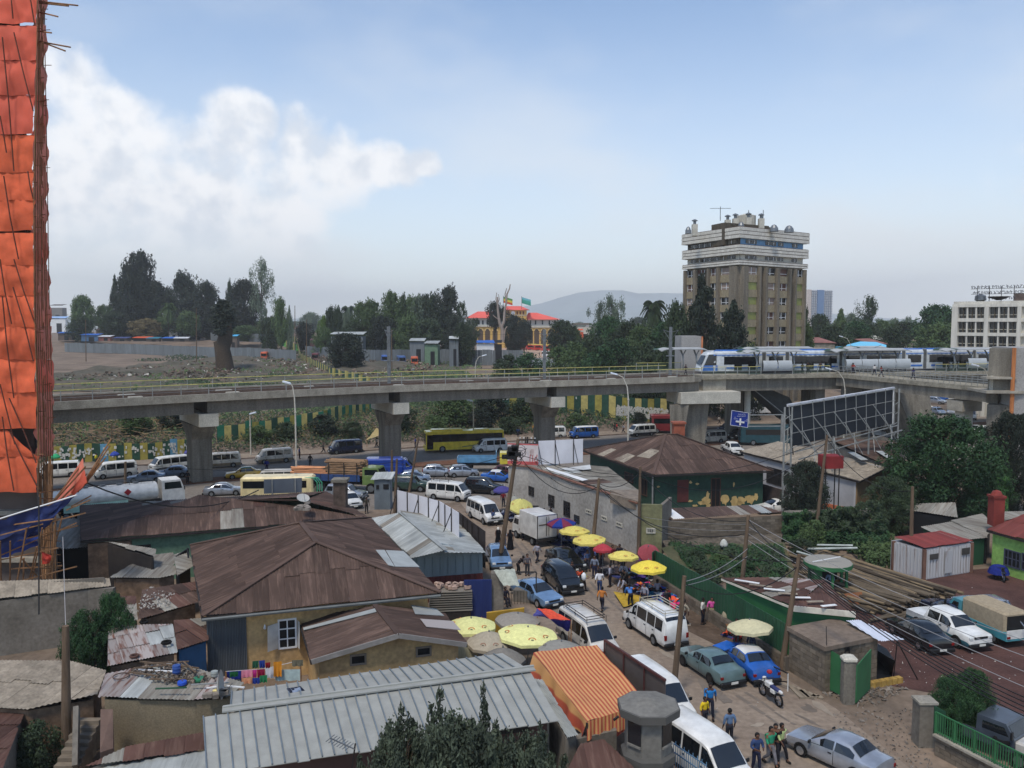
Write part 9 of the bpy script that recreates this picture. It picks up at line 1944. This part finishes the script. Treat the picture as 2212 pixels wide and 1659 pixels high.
# UMBRELLAS AND MARKET
Y1,Y2,GR=(218,202,108),(222,220,150),(142,136,126)
pr=cloth((198,116,70))
um=uMb
um('purple blue umbrella by the leaning pole','3',648,520,170,(76,72,130),2.5,aspect=1);um('pale yellow beach umbrella tilted over the clothes stall','3',822,655,225,(206,200,120),2.3,tilt=(.45,.1),drop=.8,prints=pr);um('grey umbrella behind the tilted yellow one','3',760,610,120,(150,150,140),2.3)
um('blue and red market umbrella beside the box truck','3',1182,815,270,(44,62,134),2.5,col2=(120,50,70));um('left of the two overlapping yellow umbrellas','3',1300,885,285,Y1,2.5,prints=pr);um('right of the two overlapping yellow umbrellas','3',1432,965,310,Y1,2.4,prints=pr)
um('small red umbrella on a white pole','3',1555,1045,180,(168,62,70),2.4);um('yellow umbrella between the red ones','3',1740,1110,285,Y1,2.4,prints=pr,aspect=.8);um('faded pink red umbrella tilted against the yellow wall','3',1965,1075,200,(168,82,88),2.2,tilt=(.6,-.1),drop=.7);um('bright yellow umbrella at the green fence','3',1968,1205,335,(238,214,84),2.4,prints=pr,drop=.55)
um('pale yellow square umbrella nearest the annex','7',370,345,470,Y2,2.4,prints=pr,n=8);um('grey umbrella behind the pale yellow ones','7',790,300,420,GR,2.1);um('weathered beige umbrella in the middle of the restaurant yard','7',530,480,420,(176,166,144),2.3,prints=cloth((150,110,90)),drop=.6);um('largest pale yellow umbrella over the restaurant yard','7',880,425,560,Y2,2.5,prints=pr)
um('dark grey umbrella in front against the seam roof','7',655,625,430,(128,124,116),2.2,drop=.6,prints=cloth((96,92,86)));um('grey umbrella left of the striped awning','7',1180,555,440,(140,138,130),2.3,prints=cloth((110,104,98)));um('cream umbrella by the green fence','8',850,358,415,(214,206,166),2.3,prints=None)
um('green umbrella at the far left of the roadside','1',500,225,80,(60,160,110),2.2);um('blue umbrella on the far pavement left of the pier','1',1030,203,80,(60,80,160),2.2);um('violet blue umbrella next to the first pier','1',1690,188,70,(90,90,150),2.2)
sg2=thing('ridge_tarpaulin','blue tarpaulin with an orange red top beside the black racked minibus','tarpaulin',W('7',1100,330,1))
P('orange_half',Mg_([W('7',965,222,2.3),W('7',1080,230,2.3),W('7',1270,330,2.1),W('7',1080,320,2.45)],6,6,lambda u,t:(0,0,.06*nN(V((u*5,t*5,0))))),cloth((222,86,62)),sg2,60);P('blue_half',Mg_([W('7',1080,320,2.44),W('7',1270,330,2.09),W('7',1250,430,1.3),W('7',1150,380,1.7)],6,6,lambda u,t:(0,-.1*sin_(u*9)*t,.05*sin_(u*7))),cloth((58,56,140)),sg2,60)
P('blue_flap',Mg_([W('7',925,290,1.9),W('7',970,222,2.28),W('7',1080,318,2.42),W('7',1040,300,2.0)],5,5,lambda u,t:(0,0,.05*sin_(u*9))),cloth((84,84,150)),sg2,60)
for q in((965,222),(1270,330),(1250,430)):p=W('7',*q,2.1);P('pole',Mb_(fz(p),p,.05),bM,sg2)
bt2=thing('roadside_tent','beige sheet shelter on the far pavement beside the second pier','tent',G('b',1010,1570));pts=[(935,1480),(1010,1408),(1085,1435),(1050,1450),(945,1510)]
pq=G('b',1010,1560);P('sheet',Mg_([WY('b',930,1500,pq.y-1),WY('b',1010,1405,pq.y),WY('b',1088,1440,pq.y-.5),WY('b',1010,1470,pq.y-2)],6,6,lambda u,t:(0,0,.15*nN(V((u*4,t*4,0))))),cloth((166,150,106)),bt2,60)
for x in(935,1010,1085):p=G('b',x,1560);P('pole',Mb_(p,WY('b',x,1440,p.y),.06),bM,bt2)
cols=[(52,74,150),(190,190,200),(214,60,120),(40,44,60),(90,110,160),(150,40,60),(228,120,60),(170,176,182),(60,60,74),(34,90,120),(120,80,140),(200,204,210)]
def heap(label,k,x,y,wx,wy,n,cs=cols,h=.5,z=.3,sz=.28,ang=-.9,cat='clothes pile'):
 c=fz(W(k,x,y,0));t=thing('clothes_pile',label,cat,c);d1=V((cos_(ang),sin_(ang),0));d2=V((-d1.y,d1.x,0))
 P('ground_sheet',Mp_([c+d1*wx+d2*wy+V((0,0,.06)),c+d1*wx-d2*wy+V((0,0,.06)),c-d1*wx-d2*wy+V((0,0,.06)),c-d1*wx+d2*wy+V((0,0,.06))],.05),cloth((60,66,110)),t)
 for i in range(n):
  u,v=U_(-1,1),U_(-1,1);p=c+d1*wx*u+d2*wy*v+V((0,0,.08+h*(1-u*u*.6)*(1-v*v*.6)*U_(.3,1)));a=U_(0,3.1);e1,e2=V((cos_(a),sin_(a),U_(-.3,.3)))*sz*U_(.6,1.5),V((-sin_(a),cos_(a),U_(-.3,.3)))*sz*U_(.5,1.1);ph=R.random()*9
  P('garment',Mg_([p-e1-e2,p+e1-e2,p+e1+e2,p-e1+e2],3,3,lambda q,r_:(0,0,.09*nN(V((q*4+ph,r_*4,ph)))*2)),cloth(R.choice(cs)),t,60)
heap('big bright heap of clothes for sale beside the yellow sheet','3',2030,1480,1.9,.9,90);heap('dark clothes and shoes laid out behind the walking man','3',1650,1290,1.3,.7,45,[(30,32,40),(44,44,56),(70,60,60),(120,110,104)],.3);heap('clothes rack goods under the overlapping yellow umbrellas','3',1210,1030,1.4,.8,60,[(30,34,52),(40,50,80),(60,60,70),(90,96,110)],.9)
heap('mixed clothes stall below the tilted yellow umbrella','3',750,800,1.5,.8,70,[(60,70,110),(150,60,60),(120,130,150),(40,44,60),(180,180,186)],.9);heap('blue patterned clothes in front of the box truck','3',1380,1130,.9,.6,40,[(90,100,150),(140,150,180),(60,66,100)],.8);heap('orange and pink cloth heap behind the racked minibus','3',2160,1590,.9,.5,30,[(226,90,60),(210,60,120),(60,110,150)],.5)
heap('red plastic goods under the cream umbrella','8',800,500,1.3,.6,34,[(190,56,44),(214,90,60),(150,40,40)],.5);heap('goods hung at the foot of the green fence','3',1880,1330,1.1,.6,45,[(50,50,64),(80,60,120),(60,90,110),(150,140,130)],.8);heap('bundle of clothes on the stone ledge','8',560,290,.5,.4,16,[(210,90,150),(60,120,140),(196,184,150)],.8)
um2=thing('yellow_ground_sheet','folded yellow umbrella cloth spread on the ground','ground sheet',W('3',1760,1520,0));P('cloth',Mg_([W('3',1650,1460,.25),W('3',1900,1500,.2),W('3',1880,1560,.05),W('3',1740,1600,.1)],8,6,lambda u,t:(0,0,.1*sin_(u*9)*sin_(t*6)+.06)),cloth((178,148,56)),um2,60)
for i,(x,y)in enumerate(((600,330),(650,400))):solo('goods_sack',Ml_(tuple(G('8',x,y)),[(.35,0),(.42,.3),(.4,.8),(.3,1.05),(.12,1.15)],10),cloth((150,140,116)),['tall beige sack against the stone ledge','second beige sack beside the cream umbrella'][i],'sack',smooth=60)
solo('market_table',Mx_(tuple(G('8',690,480)+V((0,0,.7))),(.7,.5,.06)).box(tuple(G('8',690,480)+V((0,0,.35))),(.08,.08,.7)),bM,'small wooden stand beside the red goods','table')
ck=thing('wire_coils','stack of dark cable coils below the white wall','cable coils',G('3',980,760))
for i in range(7):
 p=G('3',965+U_(-30,40),760)+V((0,0,.08+i*.1));m=M();n=14
 for q in range(n+1):a=2*pi_*q/n;m.v.append(p)
 P('coil',Mt_([p+V((1.0*cos_(2*pi_*q/n),.8*sin_(2*pi_*q/n),0))for q in range(n+1)],.05,5,False),wM,ck)
solo('orange_bundle',Ml_(tuple(G('3',1080,770)),[(.55,0),(.6,.3),(.4,.6),(.1,.65)],9),cloth((226,84,48)),'orange cloth bundle on the cable coils','bundle',smooth=60)
solo('wire_crates',Mx_(tuple(G('3',960,680)+V((0,0,.7))),(2.0,.8,1.4),-1.0),mat('dark crates',(58,50,46),.9,.4,5),'stack of dark crates against the white wall','crates')
# PEOPLE
pe=person
pe('person in a bright blue top walking down the middle of the street',('8',490,1205),-95,'walk',(44,124,190),(34,36,48),hgt=1.78)
pe('child in a yellow shirt beside the white minibus',('8',440,1290),-60,'stand',(226,196,44),(50,50,60),hgt=1.5);pe('person in a blue checked shirt seen behind the minibus roof',('8',665,1450),100,'stand',(96,120,150),(44,46,54),hgt=1.72)
pe('person in a green shirt walking with grey trousers',('8',1030,1635),-70,'walk',(52,140,104),(110,108,112),hgt=1.8);pe('person in black behind the one in the green shirt',('8',1075,1600),-100,'walk',(30,30,32),(34,34,40),hgt=1.76);pe('person in a pale yellow green shirt and black trousers',('8',1125,1590),-60,'walk',(176,190,130),(30,30,34),hgt=1.74);pe('person in a denim jacket holding papers',('8',905,1690),-80,'hold',(54,72,110),(40,44,64),hgt=1.76)
pe('person in a white shirt and jeans walking away up the street',('3',1525,1475),80,'walk',(210,210,212),(54,72,110),hgt=1.78);pe('person in a grey shirt by the utility pole',('3',1480,1335),-110,'stand',(120,128,144),(40,44,66),hgt=1.78)
pe('person in a black robe and white headscarf',('3',612,1040),-80,'walk',(30,30,34),(30,30,34),hgt=1.66,scarf=(214,208,196),robe=(26,26,30));pe('person fully covered in a black robe',('3',722,1075),-95,'stand',(24,24,28),(24,24,28),hgt=1.72,scarf=(24,24,28),robe=(24,24,28));pe('child between the two robed figures',('3',672,1035),-90,'walk',(170,176,190),(60,64,84),hgt=1.2)
pe('person in orange carrying a white bag beside the black van',('3',1345,1435),-60,'walk',(222,84,52),(40,42,60),hgt=1.66);pe('person carrying a white bundle beside the one in orange',('3',1382,1450),-30,'hold',(190,180,90),(70,60,54),hgt=1.6);solo('white_bag',Mc_(tuple(W('3',1316,1340,.9)),(.4,.25,.42),.06),cloth((206,204,196)),'white carrier bag held by the person in orange','bag');solo('white_bundle',Ml_(tuple(W('3',1384,1352,.95)),[(.08,0),(.17,.12),(.17,.4),(.05,.55)],8),wP,'white bundle carried beside the black van','bundle',smooth=60)
pe('person in a blue shirt bending over the yellow sheet',('3',1805,1590),100,'bend',(76,124,190),(34,34,40),hgt=1.74);pe('person in a pale checked shirt among the stalls',('3',1740,1400),70,'stand',(170,172,186),(44,46,60),hgt=1.76);pe('seller in maroon under the yellow umbrella',('3',1640,1225),-80,'stand',(100,36,44),(36,36,44),hgt=1.7);pe('seller in black beside the maroon one',('3',1705,1215),-100,'stand',(44,44,50),(36,36,44),hgt=1.7);pe('person in red behind the grey shirted one',('3',1545,1230),-40,'stand',(200,66,50),(50,44,50),hgt=1.68);pe('stooping person in dark clothes among the goods',('3',1790,1420),200,'bend',(50,48,46),(54,52,56),hgt=1.7)
pe('seller seated by the goods under the bright umbrella',('3',1960,1340),-120,'sit',(60,80,110),(50,50,60),hgt=1.66);pe('seller in purple beside the hanging goods',('3',1890,1290),-90,'stand',(130,80,130),(40,40,50),hgt=1.64);pe('person near the blue and red umbrella',('3',1240,1010),-90,'stand',(70,80,110),(40,40,50),hgt=1.68);pe('seller behind the racks of the overlapping umbrellas',('3',1400,1095),-120,'stand',(60,60,70),(40,40,50),hgt=1.68);pe('seller in red under the purple umbrella',('3',660,690),-90,'stand',(130,40,50),(40,40,50),hgt=1.64)
pe('person in a pale shirt standing on the stone ledge',('8',425,365),-30,'stand',(206,202,190),(36,38,48),hgt=1.76);pe('person in pink beside the stone ledge',('8',505,340),-100,'stand',(216,90,160),(150,140,110),hgt=1.6);pe('person in teal holding cloth by the fence',('8',550,330),-60,'hold',(50,120,140),(60,50,50),hgt=1.62)
pe('person in a patterned shirt behind the light blue saloon',('3',875,1310),-80,'stand',(96,92,96),(50,50,54),hgt=1.7);pe('person in black leaning between the parked cars',('3',790,1300),20,'bend',(26,26,30),(30,30,34),hgt=1.7);pe('person in dark clothes sitting by the gate frame',('3',675,1570),-60,'sit',(44,44,60),(44,44,54),hgt=1.7);pe('person standing by the narrow grey hut',('2',1272,750),-60,'stand',(70,66,56),(50,50,50),hgt=1.7)
for a in(('person striding along the far pavement left of the navy minibus',('b',597,1603),0,'walk',(60,64,70),(44,44,50)),('person in a long patterned dress by the beige tent',('b',1012,1563),170,'walk',(170,170,170),(80,80,80)),('person at the right of the beige tent',('b',1078,1555),200,'stand',(196,180,170),(90,70,60)),('person in blue in front of the yellow bus',('b',1308,1560),180,'stand',(40,60,130),(40,40,60)),('person in dark clothes right of the yellow bus',('c',205,1480),90,'stand',(40,60,90),(50,50,60)),('person in orange and yellow beside the third pier',('c',330,1452),90,'stand',(214,150,60),(180,80,60)),('person in red on the pavement left of the street lamp',('c',966,1440),0,'stand',(190,50,60),(50,40,50)),('person in black next to the one in red',('c',948,1440),0,'walk',(40,40,44),(50,40,50)),('person in white and dark by the street lamp base',('c',1018,1448),180,'walk',(160,160,166),(40,42,56)),('person walking under the tree at the white pier',('c',1755,1380),0,'walk',(200,196,190),(60,60,66)),('person in white by the low bill covered fence',('1',1390,240),-90,'stand',(200,200,204),(50,50,70)),('person carrying a yellow load on the far left pavement',('1',868,320),0,'stand',(214,204,60),(60,60,60)),('person in blue behind the taxi',('2',375,378),-90,'stand',(44,54,130),(40,40,70)),('person in black on the road by the log truck',('2',765,330),-90,'stand',(30,30,34),(30,30,34)),('person beside the lamp post behind the muddy minibus',('2',668,260),0,'stand',(50,60,100),(40,40,50)),('person in a red shirt by the teal bus',('d',262,1500),-90,'stand',(190,50,60),(40,40,50)),('person in a pale shirt by the teal bus',('d',232,1500),-90,'stand',(210,200,190),(40,40,50)),('person in dark clothes standing in the car park',('d',1448,1320),0,'stand',(50,44,50),(44,44,54)),('person in brown standing in the car park',('d',1486,1308),0,'stand',(150,90,60),(44,44,54)),('person between the cars in the car park',('d',1545,1300),0,'stand',(70,44,50),(44,44,54)),('person by the black wheel behind the tanker cab',('1',1690,490),90,'stand',(34,34,38),(34,34,38))):
 pe(*a,hgt=1.7)
ST=[((1160,1215),'walk','near the pale blue estate car'),((1235,1262),'stand','behind the black small van'),((1300,1320),'walk','in the middle of the street by the stalls'),((1268,1232),'walk','between the box truck and the stalls'),((1318,1268),'stand','at the edge of the dark goods'),((1352,1288),'bend','stooping at the goods under the yellow umbrella'),((1392,1312),'stand','beside the bright clothes heap'),((1440,1326),'stand','behind the bright clothes heap'),((1478,1352),'walk','on the verge past the clothes heap'),((1130,1165),'walk','coming up beside the dark hoarding'),((1190,1130),'stand','at the mixed clothes stall'),((1215,1160),'stand','beside the tail of the box truck'),((1590,1395),'stand','leaning near the red goods'),((1622,1425),'stand','at the wall by the blue taxi'),((1290,1215),'stand','under the left yellow umbrella'),((1345,1240),'stand','under the small red umbrella'),((1420,1290),'sit','sitting at the foot of the green fence'),((1065,1135),'walk','beside the white cargo van'),((1100,1100),'stand','under the tilted yellow umbrella')]
for i,((x,y),po,lb)in enumerate(ST):pe('person '+('sitting' if po=='sit' else 'in plain clothes')+' '+lb,('D',x,y),U_(0,360),po,R.choice([(60,66,84),(150,150,160),(120,50,50),(46,46,52),(80,100,140),(170,160,140),(190,120,60)]),(44,44,54),hgt=U_(1.6,1.78))
# ROAD SIGN
rs_=thing('road_sign','blue direction sign with white lettering and a crossroads arrow','road sign',G('c',2025,1530))
YS=108;sa,sb2,sc_2,sd2=WY('c',1851,1267,YS),WY('c',1984,1288,YS+.6),WY('c',1978,1405,YS+.6),WY('c',1840,1385,YS)
P('panel',Mp_([sa,sb2,sc_2,sd2],(0,.08,0)),mat('sign blue',(24,52,140),.45,.06),rs_)
for q0,q1 in((sa,sb2),(sb2,sc_2),(sc_2,sd2),(sd2,sa)):P('border',Mb_(q0.lerp((sa+sc_2)/2,.04)-V((0,.03,0)),q1.lerp((sa+sc_2)/2,.04)-V((0,.03,0)),.05),wP,rs_)
def sq(u,v):return sa.lerp(sb2,u).lerp(sd2.lerp(sc_2,u),v)-V((0,.03,0))
P('arrow_bar',Mb_(sq(.3,.68),sq(.76,.68),.22,.22),wP,rs_);P('arrow_stem',Mb_(sq(.54,.45),sq(.54,.9),.2,.2),wP,rs_)
for body,u,v,h,wd in(('ሜክሲኮ አደባባይ',.3,.19,7,58),('MEXICO SQUARE',.26,.31,8,66),('ቄራ',.1,.42,6,14),('KIRKOS',.08,.52,7,32),('ፒያሳ',.78,.45,6,18),('Piazza',.70,.55,7,34)):
 q=sq(u,v);x_=(q.x/q.y*F+CX-1061.8)/.28;pp=[y for y in range(1200,1500)if WY('c',x_,y,q.y).z<=q.z][0];text(body,rs_,'c',x_,pp,h,V((sa.x,sa.y,0)),V((sb2.x,sb2.y,0)),wP,ext=.003,off=.06,width=wd)
sp0=G('c',2030,1590);P('post',Mb_(V((sp0.x,YS+1,0)),V((sp0.x,YS+1,WY('c',2030,1300,YS+1).z)),.3),gV,rs_);
for v in(.15,.9):q=sq(1,v);P('arm',Mb_(q,V((sp0.x,YS+1,q.z)),.12),gV,rs_)
# POLES AND WIRES
PL={}
def pl_(key,*a,**k):PL[key]=pole(*a,**k)[1]
pl_('lean','leaning thick wooden pole by the white hoarding, crowded with junction boxes',('3',795,80),('3',618,1235),.17)
pl_('twin','pair of dark steel poles in front of the white building',('3',878,60),('3',860,600),.1,mt=dS,arms=2)
pole('second of the twin steel poles',('3',862,60),('3',848,600),.08,mt=dS)
pl_('mid','wooden pole between the yellow umbrellas',('3',1522,435),('3',1450,1190),.15)
pl_('wallp','grey wooden pole at the corner of the yellow wall',('3',1893,330),('3',1875,1125),.13)
pl_('ins','wooden pole with white insulators above the green fence',('4',1022,765),('4',940,1659),.15)
pl_('right2','dark wooden pole at the green building corner',('4',1480,1120),('8',1135,770),.15)
pl_('slim','slim wooden pole before the red water tank',('4',1730,45),('4',1615,1060),.14)
pl_('street','dark wooden pole standing on the street by the minibus',('8',262,-70),('8',160,1010),.14)
pl_('lefth','tall dark pole in front of the creeper bush at the left',('5',590,380),('5',600,1660),.19,)
pl_('tank','wooden pole standing up before the tanker',('1',1130,285),('1',1125,640),.16)
pl_('backyard','weathered pole in front of the large green tree',('9',890,735),('9',870,1520),.15)
pl_('leanroof','short leaning pole on the grey roof beside the tree',('9',1285,830),('9',1225,1100),.11)
pole('twin grey wooden pole left of the narrow hut, rear one',('2',1500,180),('2',1500,480),.16);pl_('hut','dark pole rising in front of the narrow hut',('2',1545,260),('2',1525,745),.14);pl_('diag','leaning wooden pole before the traffic queue',('2',1740,60),('2',1655,560),.13)
pole('rusty upright pole behind the straw heap',('1',1005,-60),('1',1005,130),.1)
for k_,(lb,x,y,yb,Y)in enumerate((('tall thin pole on the skyline right of the eucalyptus','637','660',755,330),('thin pole left of the round dark tree','662','690',765,300),('pole carrying wires above the tin hut','846','712',780,250),('pole with a cross arm among the stalls','424','665',770,300),('thin pole at the left of the stall row','185','690',760,330))):
 b_=WY('D',float(x),760,Y);pole(lb,('D',float(x),float(y)),V((b_.x,Y,H(b_.x,Y))),.16)
jb=thing('junction_boxes','black junction boxes and coiled cables strapped to the leaning pole','junction box',PL['lean']-V((0,0,2)))
for x,y,s in((745,190,.8),(730,225,.7),(760,160,.5),(800,215,.35)):p=WY('3',x,y,PL['lean'].y-.3);P('box',Mc_(tuple(p),(s,.4,s*.9),.05),bK,jb)
for i in range(5):p=WY('3',790+U_(-20,30),180+i*24,PL['lean'].y-.4);P('cable_loop',Mt_([p+V((.4*cos_(q*.7),.1,.4*sin_(q*.7)))for q in range(10)],.025,4,False),wM,jb)
def wp_(k,dz=-.3):return PL[k]+V((0,0,dz))
WR=[('lean','twin',-.9,-1.2,.1),('lean','mid',-1.2,-.6,1.6),('lean','hut',-1.0,-.4,.8),('twin','mid',-1.0,-.5,1.4),('twin','mid',-1.4,-.8,1.6),('twin','wallp',-1.2,-.4,1.5),('mid','wallp',-.4,-.4,.7),('mid','right2',-.6,-.4,1.6),('mid','ins',-.8,-1.2,1.5),('ins','right2',-.3,-.4,.4),('wallp','slim',-.5,-.6,2.6),('wallp','ins',-.5,-.4,1.2),('slim','lean',-.3,-1.2,2.4),('slim','backyard',-.3,-.3,1.4),('right2','street',-.6,-.4,1.0),('hut','tank',-.3,-.2,.8),('hut','diag',-.3,-.6,.5)]
for i,(a,b,d1,d2,sg_)in enumerate(WR):wire(wp_(a,d1),wp_(b,d2),sg_,.028,'black cable sagging from the %s pole to the %s pole%s'%(dict(lean='leaning junction box',twin='twin steel',mid='umbrella side',wallp='yellow wall corner',ins='insulator',right2='green building',slim='water tank',street='street side',hut='narrow hut',tank='tanker',diag='leaning queue',backyard='backyard',lefth='bushy left')[a],dict(lean='leaning junction box',twin='twin steel',mid='umbrella side',wallp='yellow wall corner',ins='insulator',right2='green building',slim='water tank',street='street side',hut='narrow hut',tank='tanker',diag='leaning queue',backyard='backyard',lefth='bushy left')[b],', lower one' if i==4 else ''))
gal_w=mat('pale wire',(150,148,146),.5,.1,2)
for i in range(4):a=wp_('ins',-.3-.45*i);P('insulator',Ml_((a.x-.2+.3*(i%2),a.y-.1,a.z),[(.03,0),(.07,.05),(.03,.12)],8),wP,bpy.data.objects['utility_pole'])if False else None;b=W('A',1900+i*30,620+i*150,5.2-i*.2);wire(a,b,.5,.017,'pale wire running from the insulator pole over the gravel yard, number %s from the top'%['one','two','three','four'][i],mt=gal_w)
for i in range(5):a=wp_('right2',-.3-.12*i);b=W('A',1900,1120+i*42,4.2);wire(a,b,.6,.024,'black cable running from the green building pole over the yard, %s from the top'%['first','second','third','fourth','fifth'][i])
for i in range(3):a=wp_('ins',-.6-.4*i);b=WY('3',1200+i*60,560+i*70,84);wire(a,b,.9,.015,'thin pale wire from the insulator pole to the white building, %s'%['upper','middle','lower'][i],mt=gal_w)
for i in range(2):a=wp_('street',-.2-.3*i)if i else wp_('street');b=wp_('ins',-2.2-.5*i);wire(a,b,.3,.02,'wire from the street side pole to the insulator pole, %s'%['upper','lower'][i],mt=gal_w)
wire(wp_('lefth',-.1),WY('5',565,-420,43),.05,.02,'pale wire rising from the bushy left pole',mt=gal_w);wire(WY('1',350,600,46),WY('1',350,1660,44),0,.04,'vertical dark cable hanging before the retaining wall')
wire(WY('1',770,470,50),WY('2',300,540,70),1.5,.05,'thick black cable crossing over the tanker')
# NEAR FOLIAGE
L_br=leafmat('dull olive foliage',(50,58,48),(76,86,68))
for lb,x,Y,top,w_ in(('feathery dark tree at the bottom centre, left crown',850,24.5,1510,3.0),('feathery dark tree at the bottom centre, main crown',935,24,1478,3.4),('feathery dark tree at the bottom centre, tall right shoot',1050,24.5,1466,2.6),('feathery dark tree at the bottom centre, rightmost crown',1165,24.5,1545,2.6),('feathery dark tree at the bottom centre, low front growth',990,22.5,1560,4.2)):
 tree(lb,V((fx(x,Y),Y,0)),WY('D',x,top,Y).z,w_*1.05,'wisp',L_br,0)
for lb,x,Y,top,w_ in(('rounded dark crown at the bottom centre, left',860,23.5,1590,3.0),('rounded dark crown at the bottom centre, middle',985,23,1570,3.4),('rounded dark crown at the bottom centre, right',1130,23.5,1610,3.0)):
 tree(lb,V((fx(x,Y),Y,0)),WY('D',x,top,Y).z,w_,'near',L_br,0)
cb=fz(W('5',800,1010,0));tree('climbing bush hanging on the retaining wall, lower part',cb+V((-.2,.5,0)),4.1,2.6,'near',L_deep,0,name='bush',cat='bush',rz=1.1);tree('climbing bush hanging on the retaining wall, upper part',cb+V((.6,1.6,0)),4.7,1.9,'near',L_deep,0,name='bush',cat='bush',rz=2.2)
tree('small leafy bush in the dark gap at the bottom left',fz(W('5',380,1720,0)),2.2,1.8,'shrub',L_dark,0,name='bush',cat='bush');tree('second leafy bush in the dark gap at the bottom left',fz(W('5',260,1750,0)),1.8,1.4,'shrub',L_dark,1,name='bush',cat='bush')
for i,(x,y,w_,h_)in enumerate(((1960,1130,3,2.6),(290,935,5,3.2),(380,925,5,3.0),(620,950,4,2.6),(560,955,4,2.4),(700,938,5,3.0),(860,930,6,4.4),(980,915,7,4.6),(1060,905,6,4.5),(1130,912,6,4.2),(1250,925,4,2.4),(1380,915,3,2.0),(760,948,4,2.6),(940,940,5,3.2),(1040,930,5,3.4),(1100,935,4,2.6))):
 if i==0:continue
 p=G('D',x,y);tree('bush on the road bank, %s'%['','left of the straw fence','above the bill covered fence','behind the first lamp post','right of the first pier','left of the beige tent','behind the second pier','above the yellow bus','right above the yellow bus','left of the third pier','right of the third pier','before the bill covered striped fence','over the navy minibus','behind the bus front','behind the bus middle','behind the bus rear'][i],p,h_,w_,'shrub',[L_dark,L_mid,L_blk][i%3],i%2,name='bush',cat='bush')
